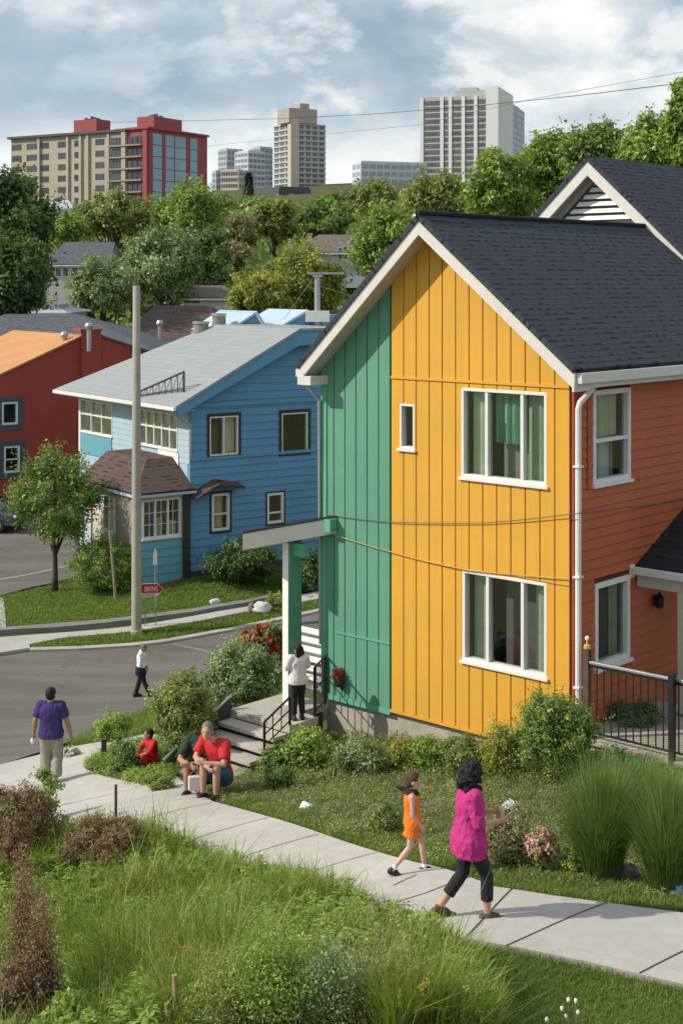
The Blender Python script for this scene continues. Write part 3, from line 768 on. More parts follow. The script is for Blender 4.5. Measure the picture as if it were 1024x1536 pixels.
path_px = [(-60, 1168), (0, 1150), (60, 1135), (115, 1122), (215, 1104)] + path_up + path_low
path = poly(path_px)
pv = tag(drape('pavement', path, .05, MATS['sidewalk'], .3, .12), kind='structure')
mb = MB()
for a, b in (((40, 1222), (112, 1208)), ((92, 1213), (213, 1186)), ((178, 1248), (318, 1209)), ((262, 1274), (402, 1232)), ((342, 1299), (478, 1257)), ((432, 1328), (566, 1285)), ((560, 1372), (640, 1346)), ((640, 1346), (705, 1322)), ((700, 1412), (782, 1327)), ((755, 1428), (910, 1361)), ((958, 1468), (1100, 1400)), ((150, 1140), (262, 1165)), ((590, 1335), (625, 1318))):
    A, B = hit(*a), hit(*b); n = 14; s = (B - A).normalized().cross(ZV) * .0075
    for i in range(n):
        p = A.lerp(B, i / n); q = A.lerp(B, (i + 1) / n)
        vs = [p - s, p + s, q + s, q - s]
        vs = [Vector((v.x, v.y, gz(v.x, v.y) + .056)) for v in vs]; mb.add(vs, [(0, 1, 2, 3)])
tag(mb.build('pavement_joint', MATS['joint']), kind='structure')
bed_px = [(128, 1157), (150, 1138), (178, 1124), (225, 1120), (255, 1128), (264, 1165), (252, 1178), (225, 1183), (190, 1176), (155, 1168)]
bed = poly(bed_px)
tag(drape('planting_bed', bed, .075, MATS['soil'], .3, .1), kind='structure')
yard_px = path_up[1:] + [(1180, 1150), (1000, 1150), (900, 1140), (850, 1140), (735, 1110), (590, 1090), (497, 1096), (420, 1100), (370, 1145)]
yard = poly(yard_px)
tag(drape('yard_soil', yard, -.005, MATS['yard_soil'], .4), kind='structure')
low_lawn = poly([(600, 1395), (700, 1421), (880, 1456), (1024, 1491), (1180, 1535), (1180, 1620), (560, 1620)])
tag(drape('lawn', low_lawn, .03, MATS['turf'], .4), kind='structure')
up_lawn = poly([(0, 895), (105, 870), (200, 868), (300, 866), (420, 862), (560, 845), (560, 880), (490, 880), (420, 893), (370, 904), (290, 917), (195, 929), (90, 939), (0, 946)])
tag(drape('lawn', up_lawn, .0, MATS['turf'], .5), kind='structure')
verge = poly([(47, 969), (100, 959), (190, 951), (300, 934), (400, 915), (490, 898), (560, 885), (560, 895), (500, 909), (430, 925), (360, 940), (300, 951), (250, 960), (200, 966), (120, 971), (50, 972)])
tag(drape('verge', verge, .03, MATS['turf'], .5), kind='structure')
road_verge = poly([(100, 1118), (145, 1095), (225, 1064), (330, 1036), (420, 1006), (430, 1040), (300, 1105), (215, 1103), (120, 1120)])
tag(drape('road_verge', road_verge, -.005, MATS['turf'], .4), kind='structure')
# ================================================================== the yellow, green and orange house
C0 = Vector(((857 - CX) * 23.6 / F, 23.6, 0))
UL = Vector((-2394, 2170, 0)).normalized(); SD = Vector((UL.y, -UL.x, 0))       # along the gable wall to the left; into the depth of the house
FF = Fr(C0, UL, -SD); SF = Fr(C0, SD, -UL)
house = empty('house', (C0.x, C0.y, 2.2), 'tall gabled house clad in green, yellow and orange boards under a dark shingle roof', 'house')
OV = .5
uA, zA = FF.at(627, 329, OV); uL, zL = FF.at(446, 553, OV); uR, zR = FF.at(861, 560, OV)
uW = FF.at(486); uG = FF.at(587)
kL = (zA - zL) / (uL - uA); kR = (zA - zR) / (uA - uR)
def zroof(u): return zA - (kL * (u - uA) if u > uA else kR * (uA - u))
def zwall(u): return zroof(u) - .20
ZB = 2.3
def hole(fr, x0, x1, ytop, ybot, xref):
    a, b = sorted((fr.at(x0), fr.at(x1))); r = fr.at(xref)
    return (a, b, fr.zat(r, ybot), fr.zat(r, ytop))
hw1 = hole(FF, 693, 821, 585, 722, 757); hw2 = hole(FF, 695, 821, 864, 1003, 757); hw3 = hole(FF, 601, 623, 606, 673, 612)
fh = [hw1, hw2, hw3]
mb = MB(); vboards(mb, FF, .02, uG - .012, .285, .022, ZB, zwall, fh, 0, .03, (uA,)); o = mb.build('wall', MATS['yellow'], house, bevel=.004); o['label'] = 'yellow board wall'
mb = MB(); vboards(mb, FF, uG + .012, uW, .29, .022, ZB, zwall, [], 0, .03); o = mb.build('wall', MATS['green'], house, bevel=.004); o['label'] = 'green board wall'
mb = MB()
for a, b in ((0, uG),): vboards(mb, FF, a, b, 0, 0, ZB, zwall, fh, -.14, -.004, (uA,))
mb.build('wall_backing', MATS['yellow_gap'], house)
mb = MB(); vboards(mb, FF, uG + .001, uW, 0, 0, ZB, zwall, [], -.14, -.004); mb.build('wall_backing', MATS['green_gap'], house)
# ledge over the upper window, corner and boundary strips, drip edges at the foot
mb = MB(); zt_ = FF.zat(FF.at(720), 573); mb.fbox(FF, .02, uG - .02, zt_ - .022, zt_ + .022, .031, .055); mb.build('trim', MATS['yellow'], house)
mb = MB(); mb.fbox(FF, .0, uG, ZB - .045, ZB - .001, -.1, .05)
mb.build('trim', MATS['yellow'], house)
mb = MB(); mb.fbox(FF, uG, uW + .03, ZB - .10, ZB - .001, -.1, .055); mb.build('trim', MATS['green_trim'], house)
mb = MB(); mb.fbox(FF, uW - .10, uW + .032, ZB, zwall(uW), .031, .052); mb.build('corner_board', MATS['green_trim'], house)
mb = MB(); zz = FF.zat(FF.at(540), 955); mb.fbox(FF, uG + .01, uW - .32, zz - .018, zz + .018, .031, .05)
mb.build('trim', MATS['green_trim'], house)
# orange side wall
sh = [hole(SF, 887, 943, 586, 728, 888), hole(SF, 890, 942, 876, 1004, 891)]
zSide = zwall(0) - .02
mb = MB(); laps(mb, SF, .16, 12, ZB - .1, zSide, .172, sh, t=.026); o = mb.build('wall', MATS['orange'], house); o['label'] = 'orange lap-sided wall'
mb = MB(); vboards(mb, SF, .002, 12, 0, 0, ZB - .12, lambda u: zSide, sh, -.14, -.003); mb.build('wall_backing', MATS['orange_gap'], house)
mb = MB(); mb.fbox(SF, .0, .158, ZB - .1, zSide, .0, .034); mb.build('corner_board', MATS['orange_trim'], house)
mb = MB(); p0 = SF.at(879); mb.fbox(SF, p0 - .02, p0 + .015, SF.zat(p0, 735), zSide, .001, .036)
mb.build('trim', MATS['orange_trim'], house)
# remaining outer walls: left side and back
mb = MB(); LF = Fr(FF.P(uW, 0), SD, UL)
mb.fbox(LF, .15, 12, 1.0, zwall(uW), -.12, 0); mb.fbox(FF, .15, uW - .13, 1.5, zwall(uW), -12, -11.85); o = mb.build('wall', MATS['green'], house); o['label'] = 'green side wall'
# foundation
mb = MB(); mb.fbox(FF, -.02, uW - .02, .9, ZB - .10, -.35, -.06); mb.fbox(SF, .30, 12, 1.4, ZB - .13, -.3, -.06); mb.fbox(LF, .36, 12, .6, .99, -.3, -.06)
mb.build('foundation', MATS['concrete'], house)
# windows
window(FF, house, *hw1, cuts=(.285, .70), casing=.055, curtains=((.03, .30, .02, .99, 'curtain_green'), (.32, .68, .40, .99, 'blind'), (.33, .68, .62, .99, 'curtain_green'), (.72, .95, .02, .99, 'curtain')), glass='glass_green', slim=.032, label='upper three-light window with curtains')
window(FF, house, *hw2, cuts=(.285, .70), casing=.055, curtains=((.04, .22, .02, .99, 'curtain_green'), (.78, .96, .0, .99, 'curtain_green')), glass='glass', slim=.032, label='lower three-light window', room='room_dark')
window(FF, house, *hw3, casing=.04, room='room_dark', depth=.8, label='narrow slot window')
window(SF, house, *sh[0], rails=(.46,), casing=.085, frame='white_trim', curtains=((.05, .9, .48, .98, 'curtain'), (.05, .65, .0, .44, 'curtain_white')), label='white sash window of the orange wall')
window(SF, house, *sh[1], casing=.09, curtains=((.70, .95, .0, .98, 'curtain_green'),), room='room_dark', label='tall window beside the porch', sill=.06)
# roof
RB = 13.0
mb = MB(); t = .09
for s_ in (1,):
    a = [FF.P(uA, zA + .10, OV + .03), FF.P(uL + .04, zL + .10 - kL * .04, OV + .03), FF.P(uL + .04, zL + .10 - kL * .04, -RB), FF.P(uA, zA + .10, -RB)]
    mb.slab(a, t)
axr = (FF.P(uL, zL, 0) - FF.P(uA, zA, 0)).normalized()
mb.build('roof', MATS['shingle'], house, uv=(FF.P(uA, zA, 0), SD, axr * -1)); 
mb = MB(); a = [FF.P(uA, zA + .10, OV + .03), FF.P(uR - .04, zR + .10 - kR * .04, OV + .03), FF.P(uR - .04, zR + .10 - kR * .04, -RB), FF.P(uA, zA + .10, -RB)]
mb.slab(a, t); axr = (FF.P(uA, zA, 0) - FF.P(uR, zR, 0)).normalized()
rf = mb.build('roof', MATS['shingle'], house, uv=(FF.P(uR, zR, 0), SD, axr))
mb = MB(); mb.tube([FF.P(uA, zA + .105, OV + .03), FF.P(uA, zA + .105, -7.2)], .055, 8); mb.build('ridge_cap', MATS['shingle_dark'], rf)
# white rake boards, returns, soffits and gutter
mb = MB(); h = .27
mb.fprism(FF, [(uA, zA + .005), (uL, zL + .005), (uL, zL - h), (uA, zA - h)], OV - .045, OV)
mb.fprism(FF, [(uA - .001, zA + .005), (uR, zR + .005), (uR, zR - h), (uA - .001, zA - h)], OV - .044, OV + .001)
for u_, z_, s_ in ((uL, zL, -1), (uR, zR, 1)):
    a, b = sorted((u_ + s_ * .002, u_ + s_ * (.34 if s_ < 0 else .05)));
    mb.fbox(FF, a, b, z_ - h - .03, z_ - h + .14, .02, OV + .004)
mb.build('rake_board', MATS['fascia'], house, bevel=.006)
mb = MB()
for u_, z_, k_ in ((uL, zL, kL), (uR, zR, kR)):
    q = [FF.P(uA, zA - .16, OV - .046), FF.P(u_, z_ - .16, OV - .046), FF.P(u_, z_ - .16, .028), FF.P(uA, zA - .16, .028)]; mb.slab(q, .03)
q = [FF.P(uL, zL - .2, .027), FF.P(uW + .01, zL - .2, .027), FF.P(uW + .01, zL - .2, -12), FF.P(uL, zL - .2, -12)]; mb.slab(q, .03)
q = [FF.P(uR, zR - .2, .027), FF.P(-.04, zR - .2, .027), FF.P(-.04, zR - .2, -12), FF.P(uR, zR - .2, -12)]; mb.slab(q, .03)
mb.build('soffit', MATS['soffit'], house)
mb = MB(); mb.fbox(FF, uR - .11, uR - .003, zR - .17, zR - .0, -12, OV - .05); mb.fbox(FF, uR - .002, uR + .02, zR - .26, zR - .01, -12, OV - .05); mb.fbox(FF, uL + .003, uL + .10, zL - .16, zL - .01, -12, OV - .05)
mb.build('gutter', MATS['fascia'], house, bevel=.012)
mb = MB(); pd = SF.at(866.5, n=.09)
mb.tube([SF.P(.36, zR - .17, .22), SF.P(.34, zR - .26, .21), SF.P(pd + .02, zR - .52, .11), SF.P(pd, zR - .62, .09), SF.P(pd, 2.5, .09), SF.P(pd, 2.38, .14)], .052, 10)
for z_ in (3.4, 5.2, 7.0): mb.fbox(SF, pd - .075, pd + .075, z_, z_ + .03, .034, .148)
mb.build('downpipe', MATS['white_trim'], house, smooth=False)
mb = MB(); mb.tube([FF.P(uL - .05, zL - .30, .33), FF.P(uW + .04, zL - .62, .10), FF.P(uW + .04, 3.2, .06)], .03, 8); mb.build('downpipe', MATS['grey_metal'], house)
# floodlight by the roof top, left slope
q = FF.P(uA + .32, zroof(uA + .32) + .10, .12)
mb = MB(); mb.tube([q, q + Vector((0, 0, .22))], .03, 8); mb.ell(q + Vector((0, -.06, .26)), (.11, .15, .09), 12, 8); mb.build('flood_lamp', MATS['grey_metal'], house, smooth=True)
# rear wing with the louvred gable
GF = FF.shift(n=-7.5); GO = .42
gA, hA = GF.at(880, 240, GO); gL, hL = GF.at(803, 329, GO); gR, hR = GF.at(1024, 378, GO)
kk = ((hA - hL) / (gL - gA) + (hA - hR) / (gA - gR)) / 2
def zg(u): return hA - kk * abs(u - gA) - .2
gE0, gE1 = gA - 4.6, gA + 3.6
mb = MB()
mb.fprism(GF, [(gE0 + .5, 6.2), (gE1 - .5, 6.2), (gE1 - .5, zg(gE1 - .5)), (gA, zg(gA)), (gE0 + .5, zg(gE0 + .5))], -.12, 0); o = mb.build('wing_wall', MATS['soffit'], house)
lf, lh = GF.at(856, 329), 0
v0, v1 = GF.at(944, 0 + 300) if False else GF.at(944), GF.at(858)
va, za_ = GF.at(896, 288, .03); zb_ = GF.zat(va, 330, .03)
mb = MB(); mw = MB(); n = 6
mb.fprism(GF, [(va - 1.05, zb_ - .02), (va + 1.05, zb_ - .02), (va, zb_ + 1.05 * kk - .0)], .002, .014)
for i in range(n):
    z0 = zb_ + i * .155; ww = max(.06, (zb_ + 1.0 * kk - z0 - .13) / kk)
    vs = [GF.P(va - ww, z0, .09), GF.P(va + ww, z0, .09), GF.P(va + ww * .93, z0 + .10, .02), GF.P(va - ww * .93, z0 + .10, .02)]
    mw.slab(vs, .02, -GF.n)
lv = mb.build('louvre_vent', MATS['dark_metal'], house); mw.build('slat', MATS['cutedge'], lv)
mb = MB(); h = .34
for u_ in (gE0, gE1):
    z_ = hA - kk * abs(u_ - gA); d_ = .001 if u_ == gE0 else 0
    mb.fprism(GF, [(gA, hA), (u_, z_), (u_, z_ - h), (gA, hA - h)], GO - .05 - d_, GO - d_)
mb.build('rake_board', MATS['fascia'], house, bevel=.006)
mb = MB()
for u_ in (gE0, gE1):
    z_ = hA - kk * abs(u_ - gA); q = [GF.P(gA, hA - .17, GO - .052), GF.P(u_, z_ - .17, GO - .052), GF.P(u_, z_ - .17, .0), GF.P(gA, hA - .17, .0)]; mb.slab(q, .03)
mb.build('soffit', MATS['soffit'], house)
for u_ in (gE0, gE1):
    z_ = hA - kk * abs(u_ - gA); mb = MB(); mb.slab([GF.P(gA, hA + .1, GO + .03), GF.P(u_, z_ + .1, GO + .03), GF.P(u_, z_ + .1, -9), GF.P(gA, hA + .1, -9)], .09)
    mb.build('wing_roof', MATS['shingle'], house, uv=(GF.P(u_, z_, 0), SD, (GF.P(gA, hA, 0) - GF.P(u_, z_, 0)).normalized()))
# entrance canopy and its post at the left corner
uB = FF.at(507); zC = FF.zat(uB, 772)
NA = 1.4; uA2, zA2 = FF.at(364, 797, NA); zA2 = min(zA2, zC)
e = Vector((-.068, 1, 0)) * 1.0; eu, en = e.dot(UL), e.dot(-SD)
def cq(dz): return [FF.P(uB, zC + dz, .05), FF.P(uA2, zA2 + dz, NA), FF.P(uA2 + eu, zA2 + dz - .2, NA + en), FF.P(uB + eu, zC + dz - .2, .05 + en)]
mb = MB(); mb.slab(cq(0), .05); cn = mb.build('canopy', MATS['brown_dark'], house)
mb = MB(); mb.slab(cq(-.052), .29, Vector((0, 0, 1))); mb.build('canopy_fascia', MATS['fascia'], cn)
mb = MB(); mb.fbox(FF, uB - .012, uB + .16, zC - .31, zC - .07, .051, .24); mb.build('canopy_bracket', MATS['green_trim'], cn); mb = MB(); NP = .45; pu = FF.at(437, n=NP); zP = FF.zat(pu, 812, NP); mb.fbox(FF, uW + .05, pu - .06, zP - .26, zP - .01, NP - .07, NP + .05); mb.build('canopy_beam', MATS['green_trim'], cn)
mb = MB(); mb.fbox(FF, pu - .07, pu + .07, 1.2, zP, NP - .21, NP + .15); mb.build('canopy_post', MATS['green'], cn, bevel=.01)
mb = MB(); mb.fbox(FF, pu - .072, pu + .072, 1.2, zP - .004, NP + .152, NP + .165); mb.build('post_facing', MATS['cutedge'], cn)
# porch over the orange wall
mb = MB(); z5 = 5.12
q = [SF.P(1.92, z5, .03), SF.P(1.92, z5, 4.2), SF.P(4.6, z5 + .47 * 2.68, 4.2), SF.P(4.6, z5 + .47 * 2.68, .03)]; mb.slab(q, .09)
pr = mb.build('porch_roof', MATS['shingle_dark'], house, uv=(SF.P(1.92, z5, 0), -UL, (SD + ZV * .47).normalized()))
mb = MB(); mb.fbox(SF, 1.80, 1.915, z5 - .13, z5 - .01, .03, 4.2); mb.fbox(SF, 1.78, 1.93, z5 - .2, z5 + .03, -.0, .029); mb.build('porch_gutter', MATS['fascia'], pr, bevel=.01)
mb = MB(); mb.fbox(SF, 1.98, 2.20, z5 - .36, z5 - .135, .04, 4.2); mb.build('porch_beam', MATS['soffit'], pr)
cu = .80
mb = MB(); mb.fbox(SF, 2.0, 2.18, 2.72, z5 - .362, cu, cu + .18); mb.fbox(SF, 1.975, 2.205, 2.72, 2.86, cu - .025, cu + .205); mb.build('porch_column', MATS['soffit'], pr, bevel=.008)
q = SF.P(SF.at(985, n=.08), SF.zat(SF.at(985), 898), .0)
mb = MB(); nn = -UL
mb.tube([q + nn * .03, q + nn * .10 + ZV * .12, q + nn * .13 + ZV * .10], .014, 6); c = q + nn * .13
mb.lathe(c, [(.045, -.13), (.06, -.12), (.085, .07), (.10, .075), (.02, .14), (.012, .17)], 6); mb.box(q + nn * .028, .05, .05, .2, math.atan2(SD.y, SD.x))
mb.build('wall_lantern', MATS['black_metal'], house)
# dark red flower basket on the green wall
q = FF.P(FF.at(507, n=.14), FF.zat(FF.at(507), 1012), .12)
bk = empty('wall_planter', q, 'small dark red planter hung on the green wall at its left corner', 'planter')
mb = MB(); mb.lathe(q + Vector((0, 0, -.12)), [(.07, -.05), (.10, .0), (.11, .1)], 12); mb.fbox(FF, FF.at(507, n=.14) - .02, FF.at(507, n=.14) + .02, q.z - .25, q.z + .1, .031, .06); mb.build('basket', MATS['brown_dark'], bk)
(V, Q, T), _ = crown((0, 0, .03), (.10, .09, .12), 9, 40, .06, .06); linkmesh('flower', npmesh('flower', V, Q, T), MATS['petal_red'], bk)

# ------------------------------------------------------------------ terrace wall and black railing on the right
tw = empty('terrace', FF.P(-.3, 2.2, .1), 'low block terrace with stone ledge under the black railing', 'terrace')
ZT = 2.70
mb = MB()
for r_ in range(3):
    for i in range(12):
        a = -.2 - i * .42 - (.21 if r_ % 2 else 0); mb.fbox(FF, a - .412, a, ZT - .10 - (r_ + 1) * .19, ZT - .10 - r_ * .19 - .008, -.15, .10 + .006 * math.sin(i * 3.1 + r_))
mb.build('block_wall', MATS['block'], tw, bevel=.006)
mb = MB(); mb.fbox(FF, -5.4, -.16, ZT - .098, ZT - .03, -.3, .17); mb.build('ledge', MATS['concrete'], tw, bevel=.008)
mb = MB(); mb.fbox(FF, -5.4, -.06, ZT - .09, ZT - .04, -2.6, -.302); mb.build('floor_slab', MATS['block'], tw)
rl = empty('railing', FF.P(-.3, ZT, .05), 'black metal railing with thin bars along the terrace by the orange wall', 'railing')
u1 = FF.at(880, n=.05); u2 = FF.at(1011, n=.05); zt0 = FF.zat(u1, 990, .05)
mb = MB(); mb.fbox(FF, u1 - .05, u1 + .05, ZT - .02, zt0 + .17, 0, .10); mb.build('newel_post', MATS['wood_post'], rl, bevel=.006)
for uu in (u2, u2 - 1.75):
    mb = MB(); mb.fbox(FF, uu - .045, uu + .045, ZT - .52, zt0 + .06, .085, .175); mb.fbox(FF, uu - .055, uu + .055, zt0 + .061, zt0 + .08, .075, .185); mb.build('post', MATS['black_metal'], rl, bevel=.004)
mb = MB(); mb.fbox(FF, u2 - 1.75, u1 - .05, zt0 - .05, zt0 - .005, .02, .083); mb.build('top_rail', MATS['grey_metal'], rl, bevel=.006)
mb = MB(); mb.fbox(FF, u2 - 1.75, u1 - .05, ZT + .06, ZT + .085, .03, .07); mb.fbox(FF, u2 - 1.75, u1 - .05, zt0 - .10, zt0 - .052, .035, .065); mb.build('lower_rail', MATS['black_metal'], rl)
k = 25
for i in range(1, k):
    x = u1 - .05 + (u2 - 1.75 - u1) * i / k
    if abs(x - u2) < .05: continue
    mb = MB(); mb.fbox(FF, x - .009, x + .009, ZT + .086, zt0 - .101, .041, .059); mb.build('bar', MATS['black_metal'], rl)
q = FF.P(u1, zt0 + .17, .05); lp = empty('post_lamp', q, 'small amber lamp with a pale globe on the railing post beside the downpipe', 'lamp')
mb = MB(); mb.lathe(q, [(.04, 0), (.06, .02), (.055, .07), (.02, .09), (.015, .15)], 10); mb.build('lamp_base', MATS['yellow_cable'], lp); mb = MB(); mb.ell(q + ZV * .18, (.035, .035, .04)); mb.build('globe', MATS['cutedge'], lp, smooth=True)

# ------------------------------------------------------------------ porch landing, steps, railings
ZL = 2.10
st = empty('porch_steps', FF.P(5.5, 1.6, 2), 'pale block steps climbing to the porch landing at the green wall', 'steps')
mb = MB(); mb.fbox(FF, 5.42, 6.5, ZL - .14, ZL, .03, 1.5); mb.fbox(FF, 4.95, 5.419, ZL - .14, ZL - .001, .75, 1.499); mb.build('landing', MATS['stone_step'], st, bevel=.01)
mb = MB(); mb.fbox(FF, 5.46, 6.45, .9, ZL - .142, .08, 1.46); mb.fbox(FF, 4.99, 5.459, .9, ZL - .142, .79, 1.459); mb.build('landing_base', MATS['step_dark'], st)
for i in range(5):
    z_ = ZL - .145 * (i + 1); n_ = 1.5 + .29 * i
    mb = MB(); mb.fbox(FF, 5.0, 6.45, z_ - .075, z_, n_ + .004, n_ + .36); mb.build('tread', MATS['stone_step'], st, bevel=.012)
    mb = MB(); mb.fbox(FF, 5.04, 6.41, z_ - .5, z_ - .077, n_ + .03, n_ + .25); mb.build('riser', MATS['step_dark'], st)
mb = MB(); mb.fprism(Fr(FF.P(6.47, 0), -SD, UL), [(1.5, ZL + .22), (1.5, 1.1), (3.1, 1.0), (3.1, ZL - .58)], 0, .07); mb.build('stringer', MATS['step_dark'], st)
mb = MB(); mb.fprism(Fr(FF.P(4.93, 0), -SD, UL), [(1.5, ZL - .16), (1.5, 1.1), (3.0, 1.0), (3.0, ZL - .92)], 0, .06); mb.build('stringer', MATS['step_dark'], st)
mb = MB(); mb.tube([FF.P(6.5, ZL + .24, 1.46), FF.P(6.5, ZL - .56, 3.12)], .03, 6); mb.build('stringer_cap', MATS['grey_metal'], st)
def vrail(name, label, pts, hgt, nb, m='black_metal'):
    r = empty(name, pts[0], label, 'railing'); A, B = pts
    for p in (A, B): mb = MB(); mb.tube([p, p + ZV * hgt], .026, 6); mb.build('post', MATS[m], r)
    
    for q_, r_ in ((hgt, .022), (hgt * .55, .014), (.08, .014)): mb = MB(); mb.tube([A + ZV * q_, B + ZV * q_], r_, 6); mb.build('rail', MATS[m], r)
    for i in range(1, nb):
        p = A.lerp(B, i / nb); mb = MB(); mb.tube([p + ZV * .08, p + ZV * (hgt - .02)], .011, 5); mb.build('bar', MATS[m], r)
vrail('railing', 'short black railing on the porch landing between the woman and the green wall', (FF.P(5.40, ZL, .08), FF.P(5.0, ZL, .80)), .90, 6)
vrail('railing', 'slim black railing down the near edge of the porch steps', (FF.P(4.985, ZL - .0, 1.46), FF.P(4.985, ZL - .30, 2.1)), .5, 3)
sl_ = empty('slatted_screen', FF.P(7.1, 1.4, -1.5), 'white slatted screen between the canopy post and the green wall', 'screen')
for i in range(7):
    z_ = 1.72 + i * .19; mb = MB(); mb.slab([FF.P(6.35, z_ + .07, -1.56), FF.P(7.75, z_ + .07, -1.56), FF.P(7.75, z_, -1.44), FF.P(6.35, z_, -1.44)], .03); mb.build('slat', MATS['cutedge'], sl_)
for u_ in (6.37, 7.73): mb = MB(); mb.fbox(FF, u_ - .03, u_ + .03, .8, 3.05, -1.64, -1.57); mb.build('post', MATS['grey_metal'], sl_)

# ------------------------------------------------------------------ cables strung over the wall
def cable(name, label, pts, r, m):
    mb = MB(); P = []
    for a, b in zip(pts, pts[1:]):
        for i in range(8): P.append(a.lerp(b, i / 8) + ZV * (-.018 * (a - b).length / 3 * math.sin(PI * i / 8)))
    P.append(pts[-1]); mb.tube(P, r, 5); o = mb.build(name, MATS[m], None, base=pts[0]); tag(o, label, 'cable')
def wp(px, py, n=.07): u_, z_ = FF.at(px, py, n); return FF.P(u_, z_, n)
def sp(px, py, n=.16): u_ = SF.at(px, n=n); return SF.P(u_, SF.zat(u_, py, n), n)
cable('cable', 'upper grey cable crossing the green and yellow wall and on over the orange wall', [wp(488, 771), wp(590, 783), wp(730, 784), wp(856, 771, .10), sp(868, 770, .18), sp(940, 761), sp(1024, 750), sp(1075, 742)], .008, 'dark_metal')
cable('cable', 'sagging pale cable from the canopy across the yellow wall above the lower window', [wp(500, 802), wp(590, 829), wp(640, 842), wp(700, 855), wp(800, 864), wp(851, 868)], .0085, 'yellow_cable')
cable('cable', 'short second cable ending lower beside the corner of the yellow wall', [wp(640, 841, .06), wp(690, 853, .06), wp(760, 861, .06), wp(852, 878, .06)], .006, 'yellow_cable')
# ================================================================== people
def cap(mb, a, b, ra, rb, seg=12, flat=False):
    a = Vector(a); b = Vector(b); t = (b - a)
    if t.length < 1e-5: t = ZV * 1e-4
    L = t.length; t = t / L
    if flat: mb.tube([a, b], [ra, rb], seg); return
    pts = []; rs = []
    for i in (0, 1, 2): th = PI / 2 * i / 3 + .12; pts.append(a - t * ra * math.cos(th)); rs.append(ra * math.sin(th))
    pts += [a, b]; rs += [ra, rb]
    for i in (2, 1, 0): th = PI / 2 * i / 3 + .12; pts.append(b + t * rb * math.cos(th)); rs.append(rb * math.sin(th))
    mb.tube(pts, rs, seg)
def chain(mb, pts, rs, seg=12):
    for i in range(len(pts) - 1): cap(mb, pts[i], pts[i + 1], rs[i], rs[i + 1], seg)
def loft(mb, rings, seg=18):
    """rings: (centre, forward axis, left axis, forward radius, left radius)"""
    b = len(mb.v)
    for c, f, l, rf, rl in rings:
        for k in range(seg):
            th = 2 * PI * k / seg; cs, sn = math.cos(th), math.sin(th)
            mb.v.append(Vector(c) + f * (rf * math.copysign(abs(cs) ** .85, cs)) + l * (rl * math.copysign(abs(sn) ** .85, sn)))
    for i in range(len(rings) - 1):
        for k in range(seg): mb.f.append((b + i * seg + k, b + i * seg + (k + 1) % seg, b + (i + 1) * seg + (k + 1) % seg, b + (i + 1) * seg + k))
    mb.f.append(tuple(b + k for k in range(seg))[::-1]); e = b + (len(rings) - 1) * seg; mb.f.append(tuple(e + k for k in range(seg)))
def fuse(name, mb, m, root, voxel=.009, smooth=3, wrinkle=0, wscale=9, seed=0):
    """melt overlapping closed shapes into one continuous surface"""
    me = bpy.data.meshes.new('raw'); me.from_pydata([tuple(v) for v in mb.v], [], mb.f); me.update()
    bm = bmesh.new(); bm.from_mesh(me); bmesh.ops.recalc_face_normals(bm, faces=bm.faces); bm.to_mesh(me); bm.free()
    o = bpy.data.objects.new('raw', me); TMP.collection.objects.link(o)
    r = o.modifiers.new('r', 'REMESH'); r.mode = 'VOXEL'; r.voxel_size = voxel; r.adaptivity = 0
    s = o.modifiers.new('s', 'SMOOTH'); s.factor = .5; s.iterations = smooth
    vl = TMP.view_layers[0]; vl.update()
    out_ = bpy.data.meshes.new_from_object(o.evaluated_get(vl.depsgraph))
    TMP.collection.objects.unlink(o); bpy.data.objects.remove(o); bpy.data.meshes.remove(me)
    if wrinkle:
        n = len(out_.vertices); co_ = np.empty(n * 3, np.float32); no_ = np.empty(n * 3, np.float32)
        out_.vertices.foreach_get('co', co_); out_.vertex_normals.foreach_get('vector', no_)
        co_ = co_.reshape(-1, 3); no_ = no_.reshape(-1, 3); h = np.empty(n, np.float32)
        for i in range(n):
            p = Vector(co_[i]) * wscale; p.z *= .6; p.x += seed * 5.1; q = mnoise.noise(p) + .6 * mnoise.noise(p * 2.3); h[i] = max(0, .75 - abs(q) * 1.6)
        out_.vertices.foreach_set('co', (co_ + no_ * (wrinkle * h)[:, None]).ravel()); out_.update()
    out_.name = name; out_.materials.clear()
    out_.polygons.foreach_set('use_smooth', [True] * len(out_.polygons))
    return linkmesh(name, out_, m, root)

